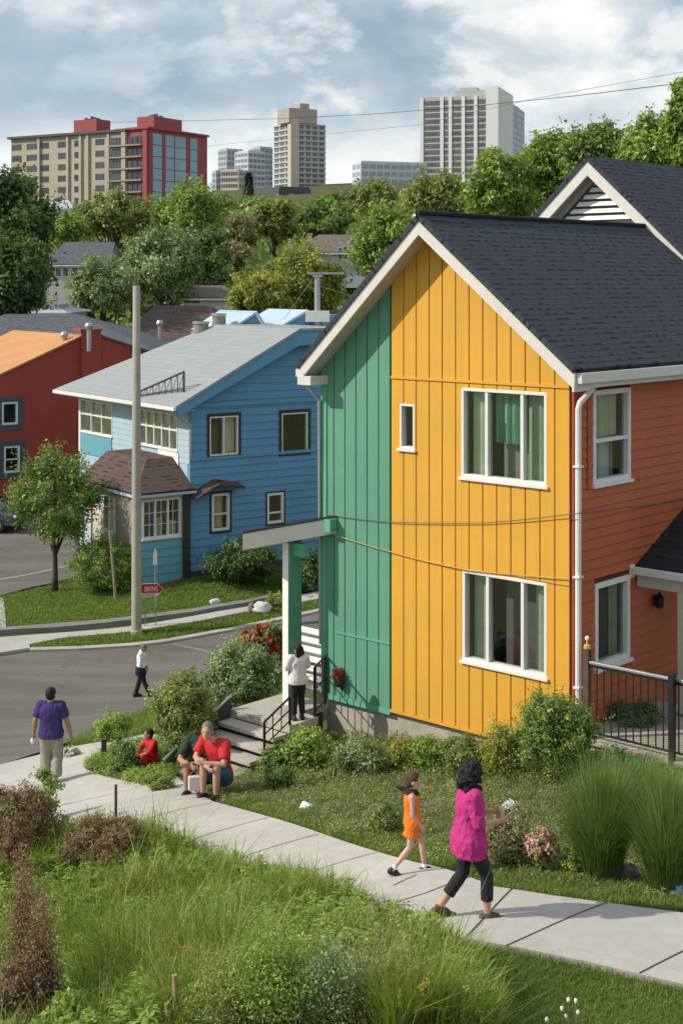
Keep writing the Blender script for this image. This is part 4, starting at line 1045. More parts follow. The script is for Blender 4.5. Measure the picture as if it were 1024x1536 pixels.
TMP = bpy.data.scenes.new('tmp')
STAND = dict(pel=(0, 0, .93), che=(0, 0, 1.24), nek=(0, 0, 1.44), head=(.015, 0, 1.585),
             shL=(0, .175, 1.395), shR=(0, -.175, 1.395), elL=(-.02, .225, 1.11), elR=(-.02, -.225, 1.11), wrL=(.03, .235, .86), wrR=(.03, -.235, .86),
             hiL=(0, .09, .90), hiR=(0, -.09, .90), knL=(.015, .095, .49), knR=(.015, -.095, .49), anL=(-.01, .10, .085), anR=(-.01, -.10, .085), toL=(.15, .115, .025), toR=(.15, -.115, .025))
class Person:
    def __init__(s, label, px, py, hpx, yaw, pose, href=1.70, skin='skin', w=1.0, headk=1.0, hips=1.0, z0=None, look=0, nod=0, voxel=.009, curl=.5, d=None, yoff=0):
        J = dict(STAND); J.update(pose); s.J = {k: Vector(v) for k, v in J.items()}
        g = hit(px, py) if d is None else U(px, py, d)
        s.root = empty('person', (0, 0, 0), label, 'person'); s.loc = g; s.k = (hpx * g.y / F) / href; s.yaw = yaw; s.skin = skin; s.w = w; s.hk = headk; s.hips = hips; s.vx = voxel; s.curl = curl
        up = (s.J['nek'] - s.J['pel']).normalized(); lf = (s.J['shL'] - s.J['shR']).normalized(); lf = (lf - up * lf.dot(up)).normalized(); s.up, s.lf, s.fw = up, lf, lf.cross(up)
        hl = (s.J['hiL'] - s.J['hiR']).normalized(); hl = (hl - up * hl.dot(up)).normalized(); s.hl = hl
        hm = Matrix.Rotation(math.radians(look), 3, 'Z') @ Matrix.Rotation(math.radians(nod), 3, 'Y'); s.hm = hm
        s.body()
    def rings(s, t0, t1, inf=0, n=12, flare=0, prof=None):
        L = (s.J['nek'] - s.J['pel']).length; ts = [-.30, -.18, 0, .18, .36, .56, .76, .90, 1.0]
        rf = [.095, .108, .112, .100, .095, .108, .108, .082, .055]; rl = [.125 * s.hips, .150 * s.hips, .158 * s.hips, .14, .132, .150, .166, .150, .075]
        R_ = []
        for i in range(n + 1):
            t = t0 + (t1 - t0) * i / n; c = s.J['pel'] + s.up * (L * t)
            if 0 < t < 1: c = s.J['pel'].lerp(s.J['che'], t / .6) if t < .6 else s.J['che'].lerp(s.J['nek'], (t - .6) / .4)
            q = max(0, .5 - t) if flare else 0
            b = s.hl.lerp(s.lf, min(1, max(0, t))).normalized()
            R_.append((c, b.cross(s.up), b, (np.interp(t, ts, rf) + inf) * s.w + flare * q, (np.interp(t, ts, rl) + inf) * s.w + flare * q))
        return R_
    def body(s):
        J = s.J; mb = MB(); w = s.w
        loft(mb, s.rings(-.26, 1.0)); cap(mb, J['nek'] - s.up * .05, J['head'] - s.hm @ Vector((.02, 0, .05)), .058 * w, .052)
        H = lambda v: J['head'] + s.hm @ (Vector(v) * s.hk)
        mb.ell(H((-.006, 0, .02)), (.098 * s.hk, .078 * s.hk, .105 * s.hk), 20, 14, mtx=s.hm); mb.ell(H((.028, 0, -.045)), (.066 * s.hk, .058 * s.hk, .072 * s.hk), 16, 12, mtx=s.hm)
        cap(mb, H((.088, 0, .012)), H((.112, 0, -.022)), .010 * s.hk, .016 * s.hk, 8); cap(mb, H((.07, 0, -.085)), H((.082, 0, -.09)), .022 * s.hk, .018 * s.hk, 8)
        cap(mb, H((.083, -.015, -.056)), H((.083, .015, -.056)), .012 * s.hk, .012 * s.hk, 8); cap(mb, H((.086, -.03, .026)), H((.086, .03, .026)), .013 * s.hk, .013 * s.hk, 8)
        for y in (-1, 1): mb.ell(H((-.005, y * .080, -.005)), (.022 * s.hk, .012 * s.hk, .033 * s.hk), 10, 8, mtx=s.hm)
        for q, y in (('L', 1), ('R', -1)):
            sh, el, wr = J['sh' + q], J['el' + q], J['wr' + q]
            chain(mb, [sh, sh.lerp(el, .35), el], [.060 * w, .050 * w, .040 * w]); chain(mb, [el, el.lerp(wr, .3), wr], [.040 * w, .041 * w, .027 * w])
            hi, kn, an, to = J['hi' + q], J['kn' + q], J['an' + q], J['to' + q]
            chain(mb, [hi, hi.lerp(kn, .4), kn], [.092 * w * s.hips, .078 * w, .054 * w]); chain(mb, [kn, kn.lerp(an, .32), an], [.052 * w, .057 * w, .036 * w])
            f = (to - an); f.z = 0; f = f.normalized() if f.length > 1e-4 else Vector((1, 0, 0)); hl = an - f * .045; hl.z = an.z - .05; cap(mb, hl, an, .034, .036); cap(mb, hl, to.lerp(an, .25), .034, .034); cap(mb, to.lerp(an, .25), to, .034, .026)
            # hand: palm, four bent fingers, thumb on the side
            d = (wr - el).normalized(); ps = J.get('pn' + q); pn = Vector(ps) if ps is not None else Vector((0, -y, 0)); pn = (pn - d * pn.dot(d)); pn = pn.normalized() if pn.length > .1 else d.orthogonal().normalized()
            sd = d.cross(pn) * y
            if sd.dot(Vector((1, 0, .3))) < 0: sd = -sd
            pal = [wr + d * .02, wr + d * .085]
            for o_ in (-.024, -.008, .008, .024): cap(mb, pal[0] + sd * o_ * .7, pal[1] + sd * o_, .016, .0145, 8)
            c = s.curl
            for i, (o_, L) in enumerate(((.027, .068), (.009, .078), (-.009, .072), (-.026, .056))):
                p0 = pal[1] + sd * o_; d1 = (d + pn * (.35 * c) + sd * (o_ * 2.2)).normalized(); p1 = p0 + d1 * L * .45; d2 = (d + pn * (1.1 * c + .1)).normalized(); p2 = p1 + d2 * L * .33; d3 = (d + pn * (2.2 * c)).normalized(); p3 = p2 + d3 * L * .25
                chain(mb, [p0, p1, p2, p3], [.0125, .0115, .0105, .009], 8)
            t0 = wr + d * .03 + sd * .022; t1 = t0 + (d * .5 + sd * .75 + pn * .35).normalized() * .04; t2 = t1 + (d * .85 + sd * .2 + pn * .5).normalized() * .032
            chain(mb, [t0, t1, t2], [.016, .0135, .011], 8)
        s.bodyo = fuse('body', mb, MATS[s.skin], s.root, s.vx, 3)
        e = MB()
        for y in (-1, 1): e.ell(H((.080, y * .031, .012)), (.010 * s.hk, .013 * s.hk, .008 * s.hk), 10, 7, mtx=s.hm)
        e.build('eyes', MATS['eye'], s.root, smooth=True)
        e = MB(); e.ell(H((.088, 0, -.056)), (.011 * s.hk, .024 * s.hk, .008 * s.hk), 12, 8, mtx=s.hm); e.build('mouth', MATS['lip'], s.root, smooth=True)
    def top(s, m, sleeve=.6, hem=-.15, inf=.016, flare=0, name='shirt', wr=.006, t1=.97, sl_inf=.018, collar=False, voxel=None):
        mb = MB(); w = s.w; loft(mb, s.rings(hem, t1, inf, 14, flare))
        for q in 'LR':
            sh, el, wr_ = s.J['sh' + q], s.J['el' + q], s.J['wr' + q]; mid = s.J['nek'].lerp(sh, .45) - s.up * .02
            if sleeve <= 0: cap(mb, mid, mid.lerp(sh, .45), .062 * w, .058 * w); continue
            cap(mb, mid, sh, .072 * w, .062 * w + sl_inf * .7)
            if sleeve <= 1: mb.tube([sh, sh.lerp(el, sleeve * .5), sh.lerp(el, sleeve)], [.062 * w + sl_inf, .056 * w + sl_inf * 1.1, .052 * w + sl_inf * 1.3], 12); mb.ell(sh, (.064 * w + sl_inf,) * 3)
            else:
                mb.ell(sh, (.064 * w + sl_inf,) * 3); chain(mb, [sh, el], [.061 * w + sl_inf, .044 * w + sl_inf]); mb.tube([el, el.lerp(wr_, sleeve - 1)], [.044 * w + sl_inf, .036 * w + sl_inf], 12)
        if collar: c = s.J['nek'] - s.up * .02; mb.tube([c, c + s.up * .045], [.075 * w, .066 * w], 14)
        return fuse(name, mb, MATS[m], s.root, voxel or s.vx * 1.1, 2, wr, 9, len(m))
    def pants(s, m, to=1.85, inf=.016, name='trousers', wr=.005, top=.22, k=1.0):
        mb = MB(); w = s.w; loft(mb, s.rings(-.26, top, inf, 8))
        for q in 'LR':
            hi, kn, an = s.J['hi' + q], s.J['kn' + q], s.J['an' + q]
            r0, r1, r2 = .092 * w * s.hips + inf, .057 * w + inf * k, .040 * w + inf * 1.5 * k
            if to <= 1: e_ = hi.lerp(kn, to); cap(mb, hi, hi.lerp(e_, .5), r0, r0 * .93); mb.tube([hi, hi.lerp(e_, .5), e_], [r0, r0 * .95, .068 * w + inf * 1.6], 14)
            else: chain(mb, [hi, hi.lerp(kn, .4), kn], [r0, .079 * w + inf, r1], 14); e_ = kn.lerp(an, to - 1); mb.tube([kn, kn.lerp(e_, .4), e_], [r1, .060 * w + inf * k, r2 + (.012 if to < 1.8 else .004)], 14)
        return fuse(name, mb, MATS[m], s.root, s.vx * 1.1, 2, wr, 10, 3)
    def shoes(s, m='shoe', sole='sole', sock=None):
        for q in 'LR':
            an, to = s.J['an' + q], s.J['to' + q]; d = (to - an); f = Vector((d.x, d.y, 0)); f = f.normalized() if f.length > .03 else Vector((1, 0, 0))
            drop = an.z - .085; pitch = math.atan2(to.z - .025 - drop, max(.02, (to - an).length)) if drop > .03 else 0
            hl = an - f * .05 - ZV * .055; tip = to + f * .035
            up = (f.cross(ZV).cross(f)); mb = MB(); cap(mb, hl + ZV * .012, tip, .047, .036, 12); cap(mb, hl + ZV * .02, an - ZV * .01, .047, .045, 12); cap(mb, an - ZV * .0, to.lerp(an, .3) + ZV * .015, .046, .038)
            o = fuse('shoe', mb, MATS[m], s.root, .008, 3)
            mb = MB(); sl_d = (tip - hl); sd = sl_d.normalized().cross(ZV).normalized(); a, b = hl - ZV * .028 - f * .03, tip - ZV * .022 + f * .02
            mb.slab([a - sd * .043, a + sd * .043, b + sd * .040, b - sd * .040], .018); mb.build('sole', MATS[sole], o, bevel=.006)
            if sock: mb = MB(); mb.tube([an - ZV * .02, an.lerp(s.J['kn' + q], .16)], [.046, .044], 12); mb.build('sock', MATS[sock], s.root, smooth=True)
    def hair(s, m, kind='short'):
        H = lambda v: s.J['head'] + s.hm @ (Vector(v) * s.hk); k = s.hk; mb = MB(); rs = random.Random(5)
        if kind == 'short':
            mb.ell(H((-.018, 0, .036)), (.097 * k, .083 * k, .098 * k), 20, 14, mtx=s.hm); mb.ell(H((-.035, 0, -.01)), (.075 * k, .079 * k, .085 * k), 16, 12, mtx=s.hm)
            fuse('hair', mb, MATS[m], s.root, .008, 2, .008, 32, 2)
        elif kind == 'bob':
            for i in range(190):
                th = rs.uniform(0, 2 * PI); z = rs.uniform(-.15, .125); r = (.108 if z > -.02 else .118) * math.sqrt(max(.05, 1 - max(0, z) ** 2 / .0175)) + rs.uniform(-.008, .014)
                x, y = r * math.cos(th), r * math.sin(th) * .92
                if x > .055 and z < .075: continue
                mb.ell(H((x - .02, y, z + .01)), (.03, .03, .026), 8, 6, .35, i)
            mb.ell(H((-.025, 0, .015)), (.11 * k, .10 * k, .125 * k), 18, 12, mtx=s.hm); mb.ell(H((-.045, 0, -.085)), (.085 * k, .10 * k, .075 * k), 18, 12, mtx=s.hm)
            fuse('hair', mb, MATS[m], s.root, .009, 1, .010, 30, 2)
        elif kind == 'long':
            mb.ell(H((-.016, 0, .03)), (.103 * k, .088 * k, .108 * k), 20, 14, mtx=s.hm)
            for i in range(9):
                y = -.075 + .15 * i / 8; chain(mb, [H((-.06, y, .02)), H((-.075, y * 1.1, -.10)), H((-.075 + rs.uniform(-.01, .01), y * 1.05, -.20 + abs(y) * .5))], [.032, .034, .020], 8)
            fuse('hair', mb, MATS[m], s.root, .009, 2, .006, 26, 2)
    def part(s, name, mb, m, voxel=None, wr=0):
        return fuse(name, mb, MATS[m], s.root, voxel or s.vx, 2, wr)
    def place(s):
        s.root.location = s.loc; s.root.rotation_euler = (0, 0, math.radians(s.yaw)); s.root.scale = (s.k,) * 3

# woman in pink, walking to the right
p = Person('woman with dark curly hair in a pink tunic and black leggings walking on the pavement', 703, 1381, 236, 16, dict(
    pel=(0, 0, .91), che=(.01, 0, 1.22), nek=(.02, 0, 1.43), head=(.035, 0, 1.575), shL=(.02, .165, 1.385), shR=(.0, -.165, 1.385), elL=(.10, .20, 1.13), elR=(.02, -.225, 1.12), wrL=(.33, .08, 1.12), wrR=(.27, -.15, 1.10), pnL=(0, -1, .2), pnR=(0, 1, .3),
    hiL=(-.01, .085, .88), hiR=(.02, -.085, .88), knL=(-.03, .09, .50), knR=(.17, -.09, .50), anL=(-.31, .10, .135), anR=(.17, -.10, .085), toL=(-.17, .11, .03), toR=(.33, -.115, .025)),
    skin='skin', w=1.0, hips=1.10, look=22, nod=4, voxel=.0075, curl=.7)
p.top('cloth_pink', 1.12, -.36, .028, flare=.055, name='tunic', wr=.017, sl_inf=.024); p.pants('cloth_black', 1.62, .010, 'leggings', .003); p.shoes('shoe_brown', 'shoe'); p.hair('hair_black', 'bob')
mb = MB(); cap(mb, (.385, .02, 1.08), (.385, .02, 1.16), .034, .04); p.part('cup', mb, 'food'); p.place()
# boy in orange
p = Person('boy in an orange sleeveless tunic with a black collar walking ahead of the woman', 619, 1313, 155, 2, dict(
    pel=(0, 0, .90), che=(-.02, 0, 1.18), nek=(-.03, 0, 1.37), head=(.0, 0, 1.53), shL=(-.03, .15, 1.32), shR=(-.03, -.15, 1.32), elL=(.05, .19, 1.08), elR=(-.02, -.20, 1.05), wrL=(.25, .08, 1.08), wrR=(.10, -.16, .87), pnL=(0, 0, 1),
    hiL=(0, .085, .87), hiR=(.0, -.085, .87), knL=(.15, .09, .50), knR=(-.06, -.09, .49), anL=(.20, .09, .085), anR=(-.33, -.10, .15), toL=(.35, .10, .025), toR=(-.24, -.11, .035)),
    href=1.68, skin='skin_pale', w=.92, headk=1.20, nod=14, voxel=.0085, curl=.4)
p.top('cloth_orange', 0, -.12, .026, flare=.05, name='tank_top', wr=.012, t1=.93); p.pants('cloth_orange', .52, .050, 'shorts', .012); p.shoes('shoe', 'sole', 'sock'); p.hair('hair_brown', 'short')
mb = MB(); mb.tube([(-.03, 0, 1.335), (-.025, 0, 1.385), (-.02, 0, 1.415)], [.135, .10, .07], 16); chain(mb, [(-.10, .02, 1.38), (-.21, .05, 1.41), (-.26, .06, 1.43)], [.045, .03, .012], 8); p.part('collar', mb, 'cloth_black', .009, .008)
mb = MB(); chain(mb, [(.22, .08, 1.09), (.50, .06, 1.22)], [.022, .026], 8); p.part('bread_stick', mb, 'skin_pale', .01); p.place()
# man in purple walking away
p = Person('man in a purple t-shirt and grey khaki trousers walking away on the left pavement', 77, 1178, 146, 88, dict(
    head=(.02, 0, 1.585), elL=(-.03, .275, 1.13), elR=(.0, -.28, 1.12), wrL=(.02, .31, .88), wrR=(.07, -.33, .88), hiL=(0, .09, .90), knL=(.05, .10, .49), anL=(-.02, .10, .085), knR=(.05, -.10, .50), anR=(-.13, -.10, .11), toR=(.03, -.115, .03), toL=(.14, .115, .025)),
    skin='skin_tan', w=1.08, look=-22, voxel=.010)
p.top('cloth_purple', .72, -.16, .036, flare=.02, wr=.010, collar=True); p.pants('cloth_khaki', 1.78, .024, k=1.35, wr=.012); p.shoes('shoe_brown', 'shoe'); p.hair('hair_black', 'short')
mb = MB(); mb.ell((.03, .33, .76), (.05, .04, .055), 12, 8, .3, 2); p.part('white_cloth', mb, 'cloth_white', .012); p.place()
# man in white crossing the road
p = Person('man in a white shirt with a dark jacket tied at the waist crossing the road', 212, 1046, 81, 4, dict(
    nek=(.03, 0, 1.43), head=(.085, 0, 1.555), elL=(.0, .20, 1.12), elR=(.0, -.21, 1.12), wrL=(.12, .15, .95), wrR=(.12, -.14, .95), knL=(-.06, .09, .50), knR=(.10, -.09, .49), anL=(-.18, .10, .10), anR=(.30, -.10, .10), toL=(-.03, .11, .03), toR=(.45, -.11, .06)),
    skin='skin', nod=28, voxel=.012)
p.top('cloth_white', 1.75, -.10, .030, flare=.02, wr=.010); p.pants('cloth_black', 1.95, .016, wr=.006); p.shoes('shoe', 'shoe'); p.hair('hair_grey', 'short')
mb = MB(); loft(mb, p.rings(-.42, .12, .035, 8, .05)); p.part('tied_jacket', mb, 'cloth_navy', .014, .012); p.place()
# woman on the landing
cc = FF.P(FF.at(447, n=1.12), ZL, 1.12); cp = (CX + F * cc.x / cc.y, HY + (CZ - cc.z) * F / cc.y)
p = Person('woman with long dark hair and a loose pale blouse on the porch landing', cp[0], cp[1], 113, 112, dict(
    elL=(.06, .25, 1.14), elR=(.06, -.25, 1.14), wrL=(.20, .02, 1.13), wrR=(.20, -.02, 1.09), knL=(.0, .09, .49), knR=(.03, -.09, .49)),
    skin='skin_tan', hips=1.08, voxel=.010, d=cc.y, look=20)
p.top('cloth_blouse', .95, -.22, .030, flare=.05, name='blouse', wr=.012, sl_inf=.026); p.pants('cloth_black', 1.9, .014); p.shoes('shoe', 'shoe'); p.hair('hair_dark', 'long'); p.place()
# seated man and the person in red leaning on him
sit = dict(pel=(-.22, 0, .28), che=(-.15, 0, .58), nek=(-.09, 0, .80), head=(-.03, 0, .935), shL=(-.14, .175, .755), shR=(-.14, -.175, .755), hiL=(-.20, .08, .26), hiR=(-.20, -.08, .26), knL=(.10, .11, .47), knR=(.10, -.10, .47), anL=(.12, .11, .085), anR=(.12, -.10, .085), toL=(.27, .12, .025), toR=(.27, -.11, .025),
           elL=(.05, .22, .55), elR=(.05, -.22, .55), wrL=(.16, .02, .56), wrR=(.18, .03, .53))
p = Person('grey-haired man in a red t-shirt and blue shorts seated at the steps', 320, 1198, 112, 246, dict(sit, nek=(-.10, -.05, .80), head=(-.01, -.10, .935), shL=(-.11, .13, .745), shR=(-.14, -.22, .765), elL=(.06, .20, .52), elR=(.03, -.27, .56), wrL=(.17, -.03, .55), wrR=(.19, .0, .50)), href=1.05, skin='skin', look=12, voxel=.0105)
p.top('cloth_red', .75, -.12, .024, wr=.010); p.pants('cloth_blue', .85, .018, 'shorts', .008); p.shoes('shoe', 'sole'); p.hair('hair_grey', 'short'); p.place()
p = Person('person in a dark green t-shirt sitting close beside the man in red', 295, 1194, 104, 250, dict(sit, nek=(-.12, .04, .77), che=(-.19, 0, .58), head=(-.10, .12, .86), wrL=(.22, .02, .53), wrR=(.20, -.02, .50), elR=(.06, -.24, .52)), href=1.0, skin='skin_tan', look=20, nod=25, voxel=.0105)
p.top('cloth_forest', .8, -.12, .024, wr=.010); p.pants('cloth_forest', .8, .024, 'shorts', .010); p.shoes('shoe', 'sole'); p.hair('hair_grey', 'short'); p.place()
q_ = hit(294, 1200); bx = empty('paper_bag', q_ + Vector((0, -.30, 0)), 'pale paper bag held between the knees of the seated people', 'bag'); k_ = F / q_.y
mb = MB(); mb.box(q_ + Vector((0, -.32, 36 / k_)), 16 / k_, .10, 20 / k_, .3); mb.build('bag_body', MATS['cloth_bag'], bx, bevel=.01); mb = MB(); mb.tube([q_ + Vector((-.07, -.32, 47 / k_)), q_ + Vector((0, -.32, 55 / k_)), q_ + Vector((.07, -.32, 47 / k_))], .006, 5); mb.build('handle', MATS['dry_stalk'], bx)
# child in red crouching in the bed
p = Person('child in red clothes crouching among the plants of the bed', 223, 1152, 58, 215, dict(sit, pel=(-.12, 0, .22), che=(-.10, 0, .50), nek=(-.05, 0, .70), head=(.0, 0, .84), hiL=(-.1, .09, .22), hiR=(-.1, -.09, .22), knL=(.22, .13, .36), knR=(.22, -.13, .36), anL=(.05, .12, .085), anR=(.05, -.12, .085), toL=(.2, .13, .025), toR=(.2, -.13, .025), shL=(-.07, .17, .66), shR=(-.07, -.17, .66), elL=(.1, .22, .46), elR=(.1, -.22, .46), wrL=(.28, .08, .4), wrR=(.28, -.08, .4)), href=.97, skin='skin_tan', headk=1.1, look=-15, voxel=.012)
p.top('cloth_red', 1.3, -.12, .024, wr=.010); p.pants('cloth_red', 1.6, .024); p.shoes('shoe', 'sole'); p.hair('hair_dark', 'short'); p.place()
bpy.data.scenes.remove(TMP)
# ================================================================== the blue house
BA = Vector((3114, 2170, 0)).normalized(); BBk = Vector((-BA.y, BA.x, 0))
B0 = Vector(((285 - CX) * 53.5 / F, 53.5, 0))
BF = Fr(B0, BA, -BBk); BL = Fr(B0, BBk, -BA)
blue = empty('house', (B0.x, B0.y, -1), 'blue clapboard house with a pale shingle roof across the road', 'house')
ra, rz = BF.at(449, 494, .5); ea, ez = BF.at(263, 611, .5); kB = (rz - ez) / (ra - ea); ra2 = ra + 2.6
def zbl(a): return rz - kB * (ra - a) if a < ra else (rz if a < ra2 else rz - kB * (a - ra2))
def zbw(a): return zbl(a) - .22
GB = -1.0; AE = 11.0
bh = [hole(BF, 314, 357, 624, 683, 335), hole(BF, 422, 461, 619, 678, 441), hole(BF, 317, 344, 740, 796, 330), hole(BF, 400, 425, 739, 785, 412)]
zm = BF.zat(0, 692)
mb = MB()
def spn(z):
    a0 = 0.0
    if z > zbw(0): a0 = ra - (rz - .22 - z) / kB
    b0 = ra2 + (rz - .22 - z) / kB if z > zbw(AE) else AE
    return (a0, b0)
laps(mb, BF, 0, AE, GB + .35, zm, .30, bh, t=.035); laps(mb, BF, 0, AE, zm + .1, rz - .25, .30, bh, spn, t=.035)
mb.build('wall', MATS['blue'], blue)['label'] = 'blue clapboard gable wall'
mb = MB(); vboards(mb, BF, .0, AE, 0, 0, GB - .6, zbw, bh, -.2, -.003, (ra, ra2)); mb.build('wall_backing', MATS['blue'], blue)
mb = MB(); mb.fbox(BF, -.02, AE, GB - .5, GB + .345, .0, .03); mb.build('plinth', MATS['step_dark'], blue)
mb = MB(); mb.fbox(BF, -.03, AE, zm - .0, zm + .10, .0, .06); mb.build('trim', MATS['blue_trim'], blue)
mb = MB()
zq = BF.zat(0, 613); mb.fbox(BF, -.03, AE, zq + .03, zq + .18, .0, .09); mb.build('trim', MATS['blue_trim'], blue)
window(BF, blue, *bh[0], cuts=(.5,), frame='white_trim', casing=.06, outer=('brown_dark', .11), curtains=((.52, .95, 0, .98, 'curtain'),), sill=0, label='upper left window with dark surround')
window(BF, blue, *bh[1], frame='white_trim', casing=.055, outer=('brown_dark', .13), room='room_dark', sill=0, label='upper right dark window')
window(BF, blue, *bh[2], frame='white_trim', casing=.10, rails=(.45,), outer=('brown_dark', .08), curtains=((.2, .8, 0, .98, 'curtain'),), sill=0, label='slim lower left window')
window(BF, blue, *bh[3], frame='white_trim', casing=.10, rails=(.35,), outer=('brown_dark', .06), sill=0, label='slim lower right window')
# gable trim (wide blue rake), roof planes
mb = MB(); h = .62
mb.fprism(BF, [(ea, ez), (ra, rz), (ra2, rz), (AE + .6, zbl(AE + .6)), (AE + .6, zbl(AE + .6) - h), (ra2, rz - h), (ra, rz - h), (ea + .15, ez - h * .55)], .42, .5); mb.build('rake_board', MATS['blue_trim'], blue)
mb = MB(); mb.slab([BF.P(ea, ez - .2, .419), BF.P(ra, rz - .2, .419), BF.P(ra, rz - .2, .036), BF.P(ea, ez - .2, .036)], .03); mb.build('soffit', MATS['blue_trim'], blue)
E = lambda a, b, dz=0: BF.P(a, zbl(a) + .03 + dz, -b)
mb = MB(); mb.slab([E(ea, -.54), E(ra, -.54), E(ra, 6.0), E(ea, 10.2)], .1)
ax = (BF.P(ra, rz) - BF.P(ea, ez)).normalized()
rB = mb.build('roof', MATS['shingle_pale'], blue, uv=(BF.P(ea, ez), BBk, ax))
mb = MB(); mb.slab([E(ra, -.54), E(ra2, -.54), E(ra2, 6.0), E(ra, 6.0)], .1); mb.build('roof', MATS['shingle_pale'], blue, uv=(BF.P(ea, ez), BBk, BA))
mb = MB(); mb.slab([E(ra2, -.54), E(AE + .6, -.54), E(AE + .6, 10.2), E(ra2, 6.)], .1); mb.build('roof', MATS['shingle_pale'], blue, uv=(BF.P(AE, ez), BBk, -ax))
q = [E(ea, 10.2), E(ra, 6.), E(ra2, 6.), E(AE + .6, 10.2)]; mb = MB(); mb.slab(q, .1); mb.build('roof', MATS['shingle_pale'], blue, uv=(q[0], BA, BBk))
mb = MB(); mb.fbox(BF, ea - .09, ea + .02, ez - .13, ez + .0, -10.2, .54); mb.build('gutter', MATS['white_trim'], blue)
mb = MB(); mb.slab([BF.P(ea, ez - .15, .41), BF.P(.0, ez - .15, .41), BF.P(.0, ez - .15, -10), BF.P(ea, ez - .15, -10)], .03); mb.build('soffit', MATS['cream'], blue)
mb = MB(); mb.tube([BF.P(ea, ez - .12, .1), BF.P(-.02, ez - .75, .09), BF.P(-.03, GB + 4.6, .09)], .05, 8); mb.build('downpipe', MATS['grey_metal'], blue)
# upper left face with its long windows
zt1 = lambda px: BL.zat(BL.at(px), 0)
lh1 = (BL.at(169), BL.at(122), BL.zat(BL.at(146), 651), BL.zat(BL.at(146), 602)); lh2 = (BL.at(267), BL.at(209), BL.zat(BL.at(238), 671), BL.zat(BL.at(238), 617))
lh = [lh1, lh2]
mb = MB(); laps(mb, BL, .05, 9.6, 3.3, ez - .02, .22, lh, t=.02); mb.build('wall', MATS['blue_light'], blue)['label'] = 'pale blue sunny side wall'
mb = MB(); vboards(mb, BL, .0, 9.6, 0, 0, GB - .5, lambda b: ez - .1, lh, -.2, -.003); mb.build('wall_backing', MATS['blue_light'], blue)
window(BL, blue, *lh1, cuts=(.33, .66), rails=(.55,), casing=.05, curtains=((.02, .30, 0, .98, 'curtain_white'), (.36, .62, 0, .98, 'curtain_white'), (.70, .86, 0, .98, 'curtain_white')), sill=.04, grid=None, label='far triple window of the side wall')
window(BL, blue, *lh2, cuts=(.2, .4, .6, .8), rails=(.55,), casing=.05, curtains=((.02, .18, 0, .98, 'curtain_white'), (.22, .38, 0, .98, 'curtain_white'), (.45, .75, 0, .98, 'curtain')), sill=.04, label='long window band beside the gable')
mb = MB(); mb.fbox(BL, lh1[0] + .02, lh1[1] - .02, lh1[2] - .9, lh1[2] - .06, .021, .045)
mb.build('apron_panel', MATS['blue_teal'], blue); 
mb = MB(); mb.fbox(BL, lh2[0] - .1, lh2[0] + 1.5, lh2[2] - .62, lh2[2] - .06, .021, .05); mb.build('apron_panel', MATS['cutedge'], blue)
mb = MB(); mb.fbox(BL, 9.45, 9.62, 2.9, ez - .05, .0, .05); mb.build('corner_board', MATS['white_trim'], blue)
# lower front room that sticks out to the left, brown hip roof
ax0 = BF.at(211)
bay = Fr(BF.P(ax0, 0), BBk, -BA)
wf = hole(BF, 213, 271, 748, 806, 242); z_e = BF.zat(-1, 735)
hb = [wf]
mb = MB(); laps(mb, BF, ax0, -.32, GB + .1, wf[2] - .1, .30, [], t=.03); mb.build('bay_wall', MATS['blue_teal'], blue)
mb = MB(); vboards(mb, BF, ax0, 0, 0, 0, GB - .5, lambda a: z_e - .05, hb, -.16, -.003)
bl_ = (bay.at(192), bay.at(156), bay.zat(bay.at(174), 800), bay.zat(bay.at(174), 745))
vboards(mb, bay, 0, 4.3, 0, 0, GB - .5, lambda a: z_e - .05, [bl_], -.15, -.002); mb.build('bay_wall', MATS['cream'], blue)
window(BF, blue, *wf, cuts=(.34, .67), rails=(), casing=.07, grid=(6, 3), frame='white_trim', room='room', curtains=((.4, .6, 0, .5, 'curtain'), (.7, .95, 0, .4, 'curtain')), sill=.06, label='front room window with small panes')
window(bay, blue, *bl_, cuts=(.5,), casing=.08, grid=(4, 3), frame='white_trim', curtains=((.1, .4, 0, .98, 'curtain'),), sill=.06, label='front room side window')
mb = MB(); mb.fbox(BF, -.31, -.06, GB - .4, z_e + .0, .01, .16); mb.build('corner_post', MATS['brown_dark'], blue)
e1, e2 = ax0 - .35, .12
Tz = BF.zat(-1, 694) ; ap = BF.P(-1.15, Tz, -1.25)
q1 = BF.P(e1, z_e, .32); q2 = BF.P(e2, z_e, .32); q3 = BF.P(e1, z_e, -4.6)
back = BF.P(.0, Tz + .03, -1.25); back2 = BF.P(-1.15, Tz, -4.6)
mb = MB(); mb.slab([q1, q2, ap], .07); mb.slab([q2, back, ap], .07); mb.slab([ap, back, BF.P(0, Tz + .03, -4.6), back2], .07)
mb.build('bay_roof', MATS['shingle_brown'], blue, uv=(q1, BA, (BBk * .8 + ZV * .6)))['label'] = 'brown hip roof over the front room'
mb = MB(); mb.slab([q1, ap, back2, q3], .07); mb.build('bay_roof', MATS['shingle_brown'], blue, uv=(q1, BBk, (BA * .8 + ZV * .6)))
mb = MB(); mb.fbox(BF, e1, e2, z_e - .17, z_e - .075, .2, .30); mb.fbox(BF, e1 + .0, e1 + .1, z_e - .17, z_e - .076, -4.6, .199); mb.build('bay_gutter', MATS['blue_light'], blue)
for b_ in (4.25,): mb = MB(); mb.fbox(bay, b_ - .06, b_ + .06, GB - .2, z_e - .1, .25, .37); mb.build('porch_post', MATS['white_trim'], blue)
